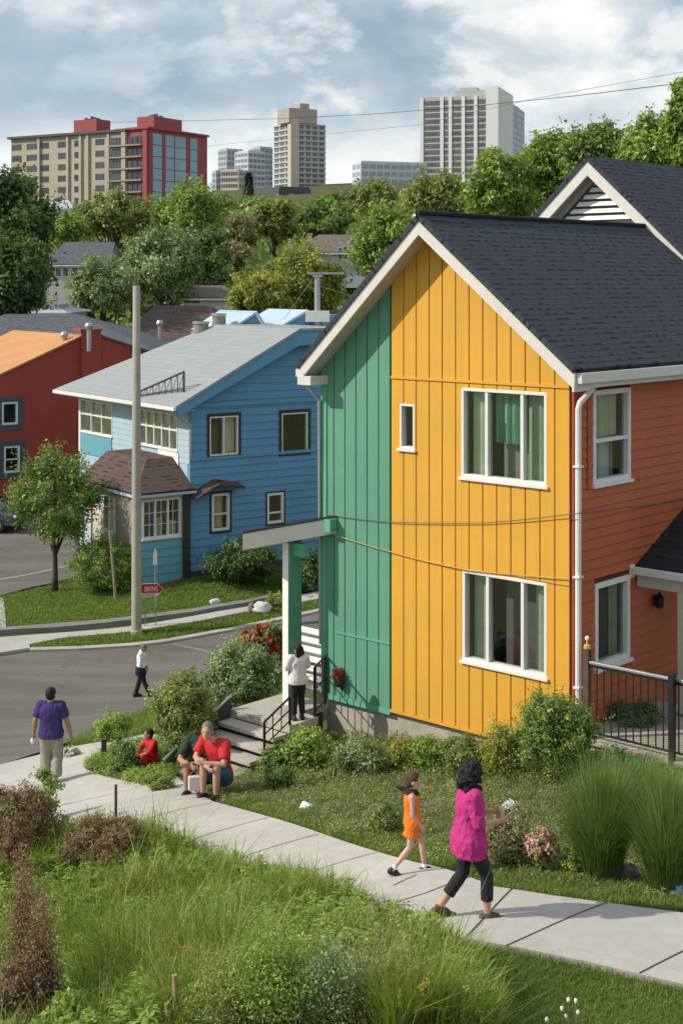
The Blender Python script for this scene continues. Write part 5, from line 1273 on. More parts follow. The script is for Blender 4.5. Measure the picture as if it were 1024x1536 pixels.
# small brown eyebrow roof over the lower windows
P3 = [BF.at(283, 741), BF.at(320, 718), BF.at(357, 723)]
mb = MB()
for (a0, z0), (a1, z1) in zip(P3, P3[1:]): mb.slab([BF.P(a0, z0, .04), BF.P(a1, z1, .04), BF.P(a1, z1 - .12, .55), BF.P(a0, z0 - .12, .55)], .09)
mb.build('eyebrow_roof', MATS['shingle_brown'], blue, uv=(B0, BA, ZV))
# roof things: rack, chimney pots, dormers, vent mast
def onroof(px, py):
    for it in range(400):
        d = 52 + it * .03; p = U(px, py, d); v = p - B0; a = v.dot(BA); 
        if p.z <= zbl(a) + .03: return p
    return p
A_, B_ = onroof(203, 596), onroof(276, 588)
rk = empty('roof_rack', A_, 'dark metal snow rack on the pale roof above the eave', 'rack')
mb = MB(); mb.tube([A_ + ZV * .15, B_ + ZV * .75], .04, 6); mb.build('rail', MATS['dark_metal'], rk); mb = MB(); mb.tube([A_ + ZV * .05, B_ + ZV * .1], .025, 6); mb.build('rail', MATS['dark_metal'], rk)
for i in range(9):
    p = A_.lerp(B_, i / 8); q = A_.lerp(B_, max(0, i - 1) / 8); mb = MB(); mb.tube([p, p + ZV * (.15 + .6 * i / 8)], .018 if i < 8 else .05, 5)
    if i: mb.tube([q, p + ZV * (.15 + .6 * i / 8)], .012, 5)
    mb.build('strut', MATS['dark_metal'], rk)
def chim(px0, px1, yt, yb, d, label, m='wood_grey'):
    k = F / d; c = U((px0 + px1) / 2, yb, d); w = (px1 - px0) / k / 2; h = (yb - yt) / k
    o = empty('chimney_pot', c, label, 'chimney', 'chimneys behind the blue house ridge')
    mb = MB(); mb.lathe(c, [(w * .9, -.4), (w, 0), (w * .97, h * .85)], 14); mb.build('stack', MATS[m], o); mb = MB(); mb.lathe(c, [(w * 1.1, h * .85), (w * 1.1, h), (w * .8, h), (w * .8, h * .8)], 14); mb.build('rim', MATS['grey_metal'], o)
chim(290, 313, 482, 506, 61, 'squat round grey chimney pot left of the taller one behind the pale roof'); chim(318, 339, 470, 500, 61.5, 'taller round grey chimney pot behind the pale roof ridge')
def dormer(pxs, ys, d, dep, mroof, mwall):
    # gable: left foot, apex, right foot in the picture
    k = F / d; P_ = [U(x, y, d) for x, y in zip(pxs, ys)]; bk = BBk * dep
    mb = MB(); mb.add([P_[0], P_[1], P_[2], P_[2] - ZV * 1.2, P_[0] - ZV * 1.2], [(0, 1, 2, 3, 4)]); mb.add([P_[0] + bk, P_[0], P_[0] - ZV * 1.2, P_[0] + bk - ZV * 1.2], [(0, 1, 2, 3)]); r = mb.build('dormer', MATS[mwall], blue)
    f = BBk * -.15; up = ZV * .10
    mb = MB(); mb.slab([P_[0] + f + up, P_[1] + f + up, P_[1] + bk + up, P_[0] + bk + up], .1); mb.slab([P_[1] + f + up, P_[2] + f + up, P_[2] + bk + up, P_[1] + bk + up], .1); mb.build('dormer_roof', MATS[mroof], r)
dormer((338, 383, 397), (500, 470, 492), 61.5, 3, 'blue_light', 'blue'); dormer((405, 459, 492), (500, 468, 496), 61, 3, 'blue_light', 'blue')
mb = MB(); z0 = U(480, 472, 62).z; mb.slab([U(470, 472, 62), U(520, 472, 62), U(520, 472, 62) + BBk * 3, U(470, 472, 62) + BBk * 3], 1.4); mb.build('dormer', MATS['blue'], blue)
vm = empty('vent_mast', U(476, 478, 60.5), 'grey vent mast with a long flat arm on the blue roof', 'mast'); k = F / 60.5; c = U(476, 478, 60.5)
mb = MB(); mb.tube([c - ZV * .5, c + ZV * (62 / k)], .13, 12); mb.build('pole', MATS['grey_metal'], vm); mb = MB(); mb.box(c + Vector((.35, 0, 68 / k)), 55 / k, .25, .08); mb.box(c + ZV * (64 / k), .4, .4, .1); mb.build('arm', MATS['grey_metal'], vm)
mb = MB(); mb.box(c + ZV * .1, 1.0, .7, .45); mb.build('base', MATS['white_trim'], vm)
mb = MB(); mb.tube([c + Vector((-.2, 0, 60 / k)), U(425, 480, 61)], .015, 4); mb.tube([c + ZV * (50 / k), U(530, 445, 61)], .015, 4); mb.build('guy_wire', MATS['grey_metal'], vm)

# ================================================================== the red house and roofs behind
RF0 = U(-70, 600, 70); RFr = Fr(RF0, BA, -BBk)
red = empty('house', (RF0.x, RF0.y, -1), 'dark red house with an orange roof slope on the far left', 'house')
pr_ = [RFr.at(x, y) for x, y in ((-70, 592), (0, 563), (104, 514), (122, 505), (152, 505), (200, 521), (330, 560))]
rhs = [hole(RFr, 3, 27, 603, 637, 15), hole(RFr, 6, 30, 669, 709, 18)]
us = [p[0] for p in pr_]; zs_ = [p[1] for p in pr_]
zr_ = lambda u: float(np.interp(u, us, zs_))
mb = MB(); vboards(mb, RFr, us[0], us[-1], 0, 0, -1.6, zr_, rhs, -.25, 0, us[1:-1]); mb.build('wall', MATS['red_wall'], red)
for hh, s_ in zip(rhs, (('upper window in slate surround'), ('lower window in slate surround'))):
    window(RFr, red, *hh, casing=.10, rails=(.5,) if 'lower' in s_ else (), outer=('slate_frame', .28), room='room_dark', sill=0, label=s_)
def rslab(i, j, dep, m, name, over=.1):
    a, b = pr_[i], pr_[j]; mb = MB(); mb.slab([RFr.P(a[0], a[1] + .09, over), RFr.P(b[0], b[1] + .09, over), RFr.P(b[0], b[1] + .09, -dep), RFr.P(a[0], a[1] + .09, -dep)], .08); return mb.build(name, MATS[m], red)
rslab(0, 1, 9, 'orange_roof', 'roof'); rslab(1, 2, 9, 'orange_roof', 'roof'); rslab(2, 3, 9, 'orange_roof', 'roof'); rslab(4, 5, 9, 'far_roof', 'roof'); rslab(5, 6, 9, 'far_roof', 'roof')
u0, u1_ = RFr.at(121), RFr.at(150); mb = MB(); mb.fbox(RFr, u0, u1_, -1, pr_[3][1] + .25, .002, .14); mb.fbox(RFr, u0 - .08, u1_ + .05, pr_[3][1] + .251, pr_[3][1] + .4, -.7, .2); mb.build('chimney_breast', MATS['red_wall'], red)
def vent(px, yt, yb, d, label, r=.18):
    k = F / d; c = U(px, yb, d); h = (yb - yt) / k; o = empty('roof_vent', c, label, 'roof vent')
    mb = MB(); mb.lathe(c, [(r * .6, -.8), (r * .6, h * .6)], 10); mb.build('stem', MATS['grey_metal'], o); mb = MB(); mb.lathe(c, [(r, h * .55), (r * 1.1, h * .75), (r * .8, h * .95), (r * .2, h)], 10); mb.build('hood', MATS['grey_metal'], o)
vent(134, 484, 503, 73, 'domed metal roof vent on top of the red house chimney', .2); vent(97, 497, 517, 74, 'round hooded vent pipe left of the red house chimney', .18); vent(240, 480, 498, 88, 'small dark vent on the brown roof', .2)

def hiphouse(name, label, px0, px1, ytop, yeave, ybot, d, dep, wallm, roofm, hipl=.5, hipr=.5, rot=0., wins=(), over=.4, winm='tower_window', chimneys=()):
    """house seen across its eave: front wall, roof slope up to a ridge, back slope, hipped or gabled ends"""
    k = F / d; u = Vector((math.cos(rot), math.sin(rot), 0)); fr = Fr(U((px0 + px1) / 2, 0, d), u, Vector((u.y, -u.x, 0)))
    a0, a1 = fr.at(px0), fr.at(px1); ze = fr.zat((a0 + a1) / 2, yeave); zb = fr.zat((a0 + a1) / 2, ybot)
    zr = CZ - (ytop - HY) * (d + dep / 2) / F
    root = empty(name, fr.P((a0 + a1) / 2, zb, 0), label, 'house')
    mb = MB(); mb.fbox(fr, a0 + over, a1 - over, zb - 1.5, ze - .05, -dep + over, 0)
    for s_, hp in ((a0 + over, hipl), (a1 - over, hipr)):
        if hp == 0:
            n0 = .0 ; q = [fr.P(s_, ze - .05, -.01), fr.P(s_, zr - .2, -dep / 2), fr.P(s_, ze - .05, -dep + over)]; mb.add(q, [(0, 1, 2)])
    mb.build('wall', MATS[wallm], root)
    h0, h1 = hipl * dep / 2, hipr * dep / 2
    q = [fr.P(a0, ze, over), fr.P(a1, ze, over), fr.P(a1 - h1, zr, -dep / 2), fr.P(a0 + h0, zr, -dep / 2), fr.P(a1, ze, -dep), fr.P(a0, ze, -dep)]
    sl = (q[3] - q[0]); sl = (sl - u * sl.dot(u)).normalized()
    mb = MB(); mb.slab([q[0], q[1], q[2], q[3]], .1); mb.slab([q[4], q[5], q[3], q[2]], .1)
    if hipl: mb.slab([q[5], q[0], q[3]], .1)
    if hipr: mb.slab([q[1], q[4], q[2]], .1)
    mb.build('roof', MATS[roofm], root, uv=(q[0], u, sl))
    mb = MB(); mb.fbox(fr, a0, a1, ze - .25, ze - .09, over - .08, over + .02); mb.build('eave_board', MATS['white_trim'], root)
    for x0, x1, y0, y1 in wins:
        b0, b1 = fr.at(x0), fr.at(x1); mb = MB(); z0, z1 = fr.zat(b0, y1), fr.zat(b0, y0)
        mb.fbox(fr, b0 - .08, b1 + .08, z0 - .08, z1 + .08, .004, .06); w_ = mb.build('window', MATS['white_trim'], root)
        mb = MB(); mb.fbox(fr, b0, b1, z0, z1, .02, .068); mb.build('pane', MATS[winm], w_)
    for x0, x1, y0, y1, cm in chimneys:
        k2 = F / (d + dep / 2); c = U((x0 + x1) / 2, (y0 + y1) / 2, d + dep / 2); mb = MB(); mb.box(c, (x1 - x0) / k2, .8, (y1 - y0) / k2); mb.box(c + ZV * ((y1 - y0) / k2 / 2 + .06), (x1 - x0) / k2 * 1.2, .95, .12); mb.build('chimney', MATS[cm], root)
    return root
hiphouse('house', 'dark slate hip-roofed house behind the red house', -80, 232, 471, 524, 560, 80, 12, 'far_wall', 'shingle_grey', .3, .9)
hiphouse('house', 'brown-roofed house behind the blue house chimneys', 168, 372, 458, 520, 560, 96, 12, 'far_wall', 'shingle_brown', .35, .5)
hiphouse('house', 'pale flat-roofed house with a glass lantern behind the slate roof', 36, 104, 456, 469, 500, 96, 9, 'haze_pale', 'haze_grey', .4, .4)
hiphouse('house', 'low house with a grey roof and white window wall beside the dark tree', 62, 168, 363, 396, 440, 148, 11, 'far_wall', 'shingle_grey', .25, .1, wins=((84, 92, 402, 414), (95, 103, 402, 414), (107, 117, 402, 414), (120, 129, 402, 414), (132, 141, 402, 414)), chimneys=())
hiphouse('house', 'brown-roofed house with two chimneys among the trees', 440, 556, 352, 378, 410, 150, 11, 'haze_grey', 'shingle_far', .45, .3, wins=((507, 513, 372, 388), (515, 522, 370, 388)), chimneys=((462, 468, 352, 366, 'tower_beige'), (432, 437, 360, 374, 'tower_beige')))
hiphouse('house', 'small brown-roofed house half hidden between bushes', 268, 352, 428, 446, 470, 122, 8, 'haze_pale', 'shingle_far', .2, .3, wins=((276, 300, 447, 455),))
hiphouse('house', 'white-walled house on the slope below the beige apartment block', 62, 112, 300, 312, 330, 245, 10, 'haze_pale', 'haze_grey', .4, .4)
# glass lantern on that flat roof
c = U(47, 460, 92); k = F / 92; ln = empty('roof_lantern', c, 'pointed glass roof lantern on a white box above the slate roof', 'roof lantern')
mb = MB(); mb.box(c + ZV * (2 / k), 24 / k, 24 / k, 16 / k); mb.build('base', MATS['cutedge'], ln)
mb = MB(); mb.lathe(c + ZV * (10 / k), [(10 / k, 0), (9.5 / k, 12 / k), (6 / k, 19 / k), (.5 / k, 26 / k)], 8); mb.build('glazing', MATS['haze_blue'], ln)
for i in range(8):
    th = 2 * PI * i / 8; mb = MB(); mb.tube([c + ZV * (10 / k) + Vector((10.3 / k * math.cos(th), 10.3 / k * math.sin(th), 0)), c + ZV * (22 / k) + Vector((9.8 / k * math.cos(th), 9.8 / k * math.sin(th), 0)), c + ZV * (36.5 / k)], .03, 4); mb.build('glazing_bar', MATS['cutedge'], ln)

# ================================================================== towers on the hill
def winlist(root, fr, rects, m='tower_window', n0=.02, n1=.07, bars=0, barm=None):
    """rects (u0,u1,z0,z1): the 100 largest are parts, the rest one mesh"""
    rects = sorted(rects, key=lambda r: -(r[1] - r[0]) * (r[3] - r[2])); rest = MB()
    def one(mb, u0, u1, z0, z1):
        if bars:
            w_ = (u1 - u0) / bars
            for i in range(bars): mb.fbox(fr, u0 + i * w_ + w_ * .09, u0 + (i + 1) * w_ - w_ * .09, z0, z1, n0, n1)
        else: mb.fbox(fr, u0, u1, z0, z1, n0, n1)
    used = sum(1 for c in root.children if c.name.split('.')[0] == 'window')
    for i, r in enumerate(rects):
        if used + i < 100: mb = MB(); one(mb, *r); mb.build('window', MATS[m], root)
        else: one(rest, *r)
    if rest.v: o = rest.build('window_rows', MATS[m], root); o['kind'] = 'stuff'
# --- beige and red apartment block
D = 330; k = F / D
A0 = U(224, 300, D); u1 = Vector((-.855, .518, 0)); u2 = Vector((.518, .855, 0))
FA = Fr(A0, u1, Vector((-u1.y, u1.x, 0)) if Vector((-u1.y, u1.x, 0)).y < 0 else Vector((u1.y, -u1.x, 0))); FR = Fr(A0, u2, Vector((u2.y, -u2.x, 0)))
apt = empty('apartment_building', (A0.x, A0.y, gz(A0.x, A0.y)), 'beige and red six-storey apartment block with a glazed corner', 'apartment block')
zt = CZ + 232 / k; zb = gz(A0.x, A0.y) - 4; L1 = FA.at(17); L2 = FR.at(311); lr = FA.at(192); lt = FA.at(166)
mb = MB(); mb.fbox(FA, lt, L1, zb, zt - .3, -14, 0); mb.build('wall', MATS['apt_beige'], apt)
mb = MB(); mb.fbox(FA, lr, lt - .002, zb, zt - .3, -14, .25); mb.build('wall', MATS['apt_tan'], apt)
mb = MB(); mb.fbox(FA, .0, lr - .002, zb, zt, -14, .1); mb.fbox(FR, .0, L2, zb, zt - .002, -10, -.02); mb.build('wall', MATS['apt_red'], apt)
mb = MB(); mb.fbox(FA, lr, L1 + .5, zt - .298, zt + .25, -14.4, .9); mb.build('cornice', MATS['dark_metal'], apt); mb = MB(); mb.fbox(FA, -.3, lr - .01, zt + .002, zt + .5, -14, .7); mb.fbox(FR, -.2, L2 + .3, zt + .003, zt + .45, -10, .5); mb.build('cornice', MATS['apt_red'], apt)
fl = 17.4 / k * 1.02
rc = []
for j in range(7):
    z1 = zt - 1.4 - j * fl
    for a, b in ((29, 47), (64, 80), (101, 118), (138, 160), (181, 189)):
        pass
cols = ((18, 33), (40, 56), (62, 74), (87, 101), (112, 118), (143, 157))
for j in range(7):
    for a, b in cols:
        x0, x1 = sorted((FA.at(a), FA.at(b))); z1 = zt - 1.6 - j * fl; rc.append((x0, x1, z1 - fl * .52, z1))
winlist(apt, FA, rc, 'apt_window', bars=3)
rc = []
for j in range(7):
    for a, b in ((167, 184), (193, 215)):
        x0, x1 = sorted((FA.at(a), FA.at(b))); z1 = zt - 1.6 - j * fl; rc.append((x0, x1, z1 - fl * .62, z1))
winlist(apt, FA, rc, 'apt_window', .26, .31, bars=3)
for px in (60, 103, 122, 133, 164): mb = MB(); x = FA.at(px); mb.fbox(FA, x - .35, x + .35, zb, zt - .31, .0, .5); mb.build('pier', MATS['apt_beige'], apt)
for px in (188, 220): mb = MB(); x = FA.at(px); mb.fbox(FA, x - .6, x + .6, zb, zt - .31, .25, .75); mb.build('pier', MATS['apt_beige' if px < 200 else 'apt_red'], apt)
for j in range(7): # balcony slabs of the recessed bay
    mb = MB(); z1 = zt - 1.6 - j * fl - fl * .66; mb.fbox(FA, FA.at(216), FA.at(166), z1 - .35, z1, .25, 1.0); mb.build('balcony', MATS['apt_tan'], apt)
rc = []
for a, b in ((229, 243), (248, 261), (262, 279), (285, 296)):
    for j in range(6): z1 = zt - .9 - j * fl; rc.append((FR.at(a) + .08, FR.at(b) - .08, z1 - fl * .93, z1))
winlist(apt, FR, rc, 'apt_glass', .0, .06)
for px0, px1, y0 in ((111, 157, 173), (231, 285, 173)):
    f_ = FA if px0 < 200 else FR; x0, x1 = sorted((f_.at(px0, n=-3), f_.at(px1 - 12, n=-3))); mb = MB(); zp = zt + (193 - y0) / k + .6; mb.fbox(f_, x0, x1, zt + .3, zp, -8, -3); o = mb.build('penthouse', MATS['apt_red'], apt)
    mb = MB()
    for i in range(5): mb.fbox(f_, x0 + .6 + i * .9, x0 + 1.0 + i * .9, zp + .002, zp + .3 + .25 * (i % 3), -5, -4)
    mb.build('roof_gear', MATS['dark_metal'], o)
# --- tall beige tower
def block(label, pxl, pxc, pxr, yt, yb, d, wl_, wr_, name='tower', ang=None, cat='tower block'):
    """two visible faces meeting at column pxc; face slopes follow `ang`"""
    c = U(pxc, yb, d); a = math.radians(ang if ang is not None else 55)
    u1 = Vector((-math.sin(a), math.cos(a), 0)); u2 = Vector((math.cos(a), math.sin(a), 0))
    fl_ = Fr(c, u1, -u2); fr_ = Fr(c, u2, -u1)
    la, lb = fl_.at(pxl), fr_.at(pxr); z0 = gz(c.x, c.y) - 6; z1 = CZ - (yt - HY) * d / F
    root = empty(name, (c.x, c.y, z0 + 6), label, cat)
    mb = MB(); mb.hexa([fl_.P(0, z, 0) if i == 0 else x for z in (z0, z1) for i, x in enumerate((None, fl_.P(la, z), fl_.P(la, z) + u2 * lb, fr_.P(lb, z)))])
    mb.build('wall', MATS[wl_], root)
    return root, fl_, fr_, la, lb, z0, z1
D = 740; k = F / D
r, fl_, fr_, la, lb, z0, z1 = block('slim beige and pale tower with a stepped brown top', 411, 437, 488, 184, 300, D, 'tower_grey', 'tower_grey', ang=32)
p1 = fr_.at(447); mb = MB(); mb.fbox(fr_, -1.0, p1, z0, z1 + 2, -2.2, 1.2); mb.build('lift_shaft', MATS['tower_beige'], r)
mb = MB(); mb.fbox(fr_, -2, fr_.at(474), z1 + .01, z1 + 22 / k, -11, 1.0); mb.build('penthouse', MATS['tower_brown'], r)
mb = MB(); mb.fbox(fr_, fr_.at(449), fr_.at(463), z1 + 22 / k + .01, z1 + 30 / k, -9, .5); mb.build('penthouse', MATS['tower_brown'], r)
rc = []; f = 8.1 / k
for j in range(13):
    for i in range(3): w_ = (la - .8) / 3; rc.append((.8 + i * w_ + .5, .8 + (i + 1) * w_ - .5, z1 - 1 - j * f - f * .6, z1 - 1 - j * f))
winlist(r, fl_, rc, 'tower_window', bars=2)
rc = []
for j in range(13):
    for i in range(4): w_ = (lb - p1 - .5) / 4; rc.append((p1 + i * w_ + .6, p1 + (i + 1) * w_ - .5, z1 - 1 - j * f - f * .6, z1 - 1 - j * f))
winlist(r, fr_, rc, 'tower_window', bars=2)
for j in range(14):
    mb = MB(); z = z1 - .6 - j * f; mb.fbox(fr_, p1 + .01, lb + .3, z - .25, z + .1, .0, .5); mb.fbox(fl_, .9, la + .3, z - .25, z + .1, .0, .5); mb.build('floor_band', MATS['tower_grey'], r)
# --- white high-rise
D = 760; k = F / D
r, fl_, fr_, la, lb, z0, z1 = block('wide white high-rise with a blank white fin and dark glass end', 632, 743, 783, 142, 300, D, 'tower_grey', 'tower_grey', 'high_rise', ang=72)
q0 = fr_.at(765)
mb = MB(); mb.fbox(fr_, -1.0, q0, z0, z1 + 12 / k, -5, 1.5); mb.build('fin', MATS['tower_white'], r)
mb = MB(); mb.fbox(fr_, q0 + .01, lb + 2, z0, z1 - 2 / k, -14, .8); mb.build('glass_end', MATS['haze_blue'], r)
mb = MB(); mb.fbox(fr_, q0 + 1, lb - 4, z1 - 1.9 / k, z1 + 3 / k, -12, -1); mb.build('roof_block', MATS['tower_brown'], r)
pa, pb = fl_.at(737), fl_.at(681); mb = MB(); mb.fbox(fl_, pa, pb, z1 + .02, z1 + 9 / k, -14, -2); mb.fbox(fl_, pa + 9, pb - 2, z1 + 9 / k + .01, z1 + 14 / k, -12, -4); mb.build('penthouse', MATS['tower_grey'], r)
f = 9.35 / k; rc = []; nb = []
for a, b in ((636, 660), (665, 673), (677, 692), (697, 711), (715, 741)):
    x0, x1 = sorted((fl_.at(a), fl_.at(b)))
    for j in range(15): rc.append((x0, x1, z1 - 2.0 - j * f - f * .74, z1 - 2.0 - j * f)); nb.append(max(3, round((b - a) / 2.7)))
allr = list(zip(rc, nb))
for (r_, n_) in allr: 
    mb = MB(); w_ = (r_[1] - r_[0]) / n_
    for i in range(n_): mb.fbox(fl_, r_[0] + i * w_ + w_ * .16, r_[0] + (i + 1) * w_ - w_ * .06, r_[2], r_[3], .02, .08)
    mb.build('window', MATS['tower_window'], r)
for px in (632.5, 662.5, 675, 694.5, 713): mb = MB(); x = fl_.at(px); mb.fbox(fl_, x - .9, x + .9, z0, z1 - .01, .0, .45); mb.build('pier', MATS['tower_white'], r)
rc = []
for j in range(15):
    for i in range(3): w_ = (lb + 2 - q0) / 3; rc.append((q0 + i * w_ + .4, q0 + (i + 1) * w_ - .3, z1 - 3 - j * f - f * .6, z1 - 3 - j * f))
mb = MB()
for q in rc: mb.fbox(fr_, *q, .82, .88)
o = mb.build('window_rows', MATS['haze_window'], r); o['kind'] = 'stuff'
# --- blue glass office, hazy cluster, dark low block
def office(label, pxl, pxc, pxr, yt, d, wm, winm, nf, bl, br, ang=50, fh=3.4, name='office_building', cat='office block', band=None):
    r, fl_, fr_, la, lb, z0, z1 = block(label, pxl, pxc, pxr, yt, 300, d, wm, wm, name, ang, cat)
    for f_, L, nb in ((fl_, la, bl), (fr_, lb, br)):
        if not nb: continue
        rc = []
        for j in range(nf):
            for i in range(nb): w_ = (L - .6) / nb; rc.append((.4 + i * w_ + w_ * .1, .4 + (i + 1) * w_ - w_ * .1, z1 - .9 - j * fh - fh * .6, z1 - .9 - j * fh))
        winlist(r, f_, rc, winm)
    mb = MB(); u_ = fr_; mb.fbox(fr_, .4, lb - .4, z1 + .01, z1 + .7, -la * .8, -.4); mb.build('parapet', MATS[wm], r)
    return r, fl_, fr_, la, lb, z0, z1
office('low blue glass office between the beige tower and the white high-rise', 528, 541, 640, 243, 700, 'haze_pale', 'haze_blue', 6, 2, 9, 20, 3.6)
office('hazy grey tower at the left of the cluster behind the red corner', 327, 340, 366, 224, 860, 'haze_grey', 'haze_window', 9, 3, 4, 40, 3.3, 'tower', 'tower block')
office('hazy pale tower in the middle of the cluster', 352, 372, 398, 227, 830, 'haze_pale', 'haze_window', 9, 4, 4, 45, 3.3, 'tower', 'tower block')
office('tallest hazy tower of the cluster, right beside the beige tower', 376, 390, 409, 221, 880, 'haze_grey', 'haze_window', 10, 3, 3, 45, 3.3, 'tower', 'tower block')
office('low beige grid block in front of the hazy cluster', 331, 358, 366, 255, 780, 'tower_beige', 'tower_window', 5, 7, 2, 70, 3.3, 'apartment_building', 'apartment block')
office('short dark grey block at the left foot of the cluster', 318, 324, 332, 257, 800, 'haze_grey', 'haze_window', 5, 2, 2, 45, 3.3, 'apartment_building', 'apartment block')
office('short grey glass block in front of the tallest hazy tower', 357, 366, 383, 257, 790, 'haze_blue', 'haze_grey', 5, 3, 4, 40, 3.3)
office('low charcoal block at the foot of the beige tower', 384, 418, 466, 282, 560, 'dark_block', 'haze_grey', 1, 0, 0, 25, 3.0, 'industrial_building', 'building')
# ================================================================== trees
LM = MATS
HG = 'trees on the slope below the towers'
def T(*a, **k):
    k.setdefault('cut', -.85); return tree(*a, **k)
T('tree', 'big dark broad tree filling the left edge above the roofs', -80, 88, 232, 480, 100, LM['leaf_dark'], None, .55, 90, 150, .2, tint0=.42)
T('tree', 'dark tree low on the left edge in front of the big dark one', -60, 72, 345, 485, 90, LM['leaf_dark'], None, .5, 44, 130, .26, tint0=.34)
T('tree', 'round olive tree in front of the beige apartment block', 106, 240, 284, 378, 172, LM['leaf_olive'], HG, .7, 60, 110, .22)
T('tree', 'bright green tree below the red corner of the apartment block', 228, 342, 274, 378, 166, LM['leaf_bright'], HG, .7, 56, 110, .22, tint0=.4)
T('tree', 'small bright tree above the grey-roofed house with the window wall', 62, 138, 318, 372, 160, LM['leaf_bright'], HG, .6, 34, 90, .26)
T('tree', 'grey-green bushy tree standing behind the top of the concrete pole', 98, 210, 385, 482, 108, LM['leaf_greygreen'], HG, .42, 60, 130, .23)
T('tree', 'tall grey-green tree with loose silvery crown left of the dark one', 182, 306, 328, 470, 122, LM['leaf_greygreen'], HG, .5, 74, 130, .21, tint0=.4)
T('tree', 'dark dense tree in the middle above the small brown-roofed house', 258, 348, 332, 448, 140, LM['leaf_dark'], HG, .55, 52, 120, .23, tint0=.6)
T('tree', 'yellow-green spreading bush left of the vent mast', 338, 440, 402, 484, 104, LM['leaf_yellowgreen'], HG, .40, 56, 120, .23)
T('tree', 'taller yellow-green tree behind the vent mast', 392, 520, 366, 484, 108, LM['leaf_yellowgreen'], HG, .42, 74, 130, .21, tint0=.4)
T('tree', 'brownish bare-looking tree between the bright and the yellow-green trees', 330, 386, 306, 408, 150, LM['leaf_brownish'], HG, .5, 36, 80, .26)
T('tree', 'olive tree below the charcoal block', 372, 448, 294, 366, 190, LM['leaf_olive'], HG, .8, 40, 100, .25)
T('tree', 'mid-green tree above the house with two chimneys', 436, 534, 298, 366, 208, LM['leaf_mid'], HG, .85, 48, 100, .24)
T('tree', 'light green tree behind the left rake of the yellow gable', 520, 640, 300, 450, 108, LM['leaf_bright'], HG, .45, 74, 120, .21, tint0=.36)
T('tree', 'olive tree above the peak of the yellow gable', 592, 708, 262, 372, 150, LM['leaf_olive'], HG, .65, 56, 110, .23)
T('tree', 'olive scrub tree below the blue glass office', 516, 606, 272, 332, 300, LM['leaf_olive'], HG, 1.1, 44, 90, .25)
T('tree', 'dark scrub tree beside the bald hilltop', 464, 540, 290, 330, 320, LM['leaf_mid'], HG, 1.1, 36, 80, .27)
T('tree', 'far olive tree at the foot of the hazy cluster', 300, 352, 290, 332, 300, LM['leaf_olive'], HG, 1.1, 30, 80, .28)
T('tree', 'far mid-green tree under the low charcoal block', 344, 398, 292, 326, 330, LM['leaf_mid'], HG, 1.1, 30, 80, .28)
T('tree', 'far light tree at the left foot of the white high-rise', 630, 706, 256, 320, 260, LM['leaf_bright'], HG, .95, 44, 90, .25, tint0=.35)
RG = 'trees behind the house roof'
T('tree', 'bright full tree rising at the right foot of the white high-rise', 686, 806, 222, 350, 84, LM['leaf_bright'], RG, .42, 80, 130, .2, tint0=.42)
T('tree', 'high green tree left of the louvred gable peak', 772, 882, 188, 330, 88, LM['leaf_bright'], RG, .42, 80, 130, .2, tint0=.38)
T('tree', 'mid-green tree just above the louvred gable peak', 846, 956, 182, 300, 82, LM['leaf_mid'], RG, .40, 76, 130, .2, tint0=.55)
T('tree', 'green tree above the rear shingle roof near the right edge', 920, 1040, 174, 290, 78, LM['leaf_bright'], RG, .38, 76, 130, .2, tint0=.36)
T('tree', 'tallest tree cut off by the right edge of the photo', 994, 1100, 88, 300, 66, LM['leaf_bright'], RG, .36, 90, 130, .19, tint0=.38)
T('tree', 'young street tree with a slim dark trunk on the lawn by the side street', 8, 156, 672, 832, hit(94, 887).y, LM['leaf_mid'], None, .19, 64, 150, .22, base_py=887, trunk=.022, tint0=.5, spread=.2, cut=-.75)
# small dark spruce under the hazy cluster
b = U(373, 302, 420); k = F / 420; sp_ = empty('spruce', (b.x, b.y, gz(b.x, b.y)), 'small dark pointed spruce in front of the hazy towers', 'tree'); zo = b.z - gz(b.x, b.y)
pp = []
for i in range(14):
    t = i / 13; z = zo + t * 40 / k; rr = 10 / k * (1 - t) + .2
    n = 60; a = RN.uniform(0, 2 * PI, n); q = RN.uniform(.3, 1, n); P = np.column_stack([np.cos(a) * rr * q, np.sin(a) * rr * q, z - rr * q * .3 + RN.normal(0, .2, n)])
    pp.append(leafquads(P, np.column_stack([np.cos(a), np.sin(a), np.full(n, .8)]), 1.6, .7, RN.normal(.4, .2, n), .6))
V, Q, T_ = joinq(pp); linkmesh('crown', npmesh('crown', V, Q, T_), LM['leaf_spruce'], sp_); mb = MB(); mb.tube([b - ZV * 6, b + ZV * (30 / k)], [.3, .05], 6); mb.build('trunk', MATS['bark'], sp_)
# the wooded slope that reads as one mass
pp = []
n = 900; xs_ = RN.uniform(-1, 1, n); ys_ = RN.uniform(100, 340, n) 
for i in range(n):
    y = ys_[i]; x = xs_[i] * (y * .30 + 8); r = RN.uniform(1.4, 3.4) * (.6 + y / 300); g_ = gz(x, y)
    if 226 < y < 300 and x < -30 and False: continue
    m = 46; e = unit(RN.normal(size=(m, 3)) + np.array([0, 0, .35])); P = np.array([x, y, g_ + r * .45]) + e * r * (RN.uniform(.4, 1, m) ** .5)[:, None] * np.array([1, 1, .8])
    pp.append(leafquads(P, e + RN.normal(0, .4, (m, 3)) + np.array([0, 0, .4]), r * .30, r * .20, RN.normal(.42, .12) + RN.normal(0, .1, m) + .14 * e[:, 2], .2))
V, Q, T_ = joinq(pp); o = linkmesh('woodland', npmesh('woodland', V, Q, T_), LM['leaf_mid']); tag(o, 'dense scrub covering the far slope between the roofs and the towers', 'woodland', None, 'stuff')

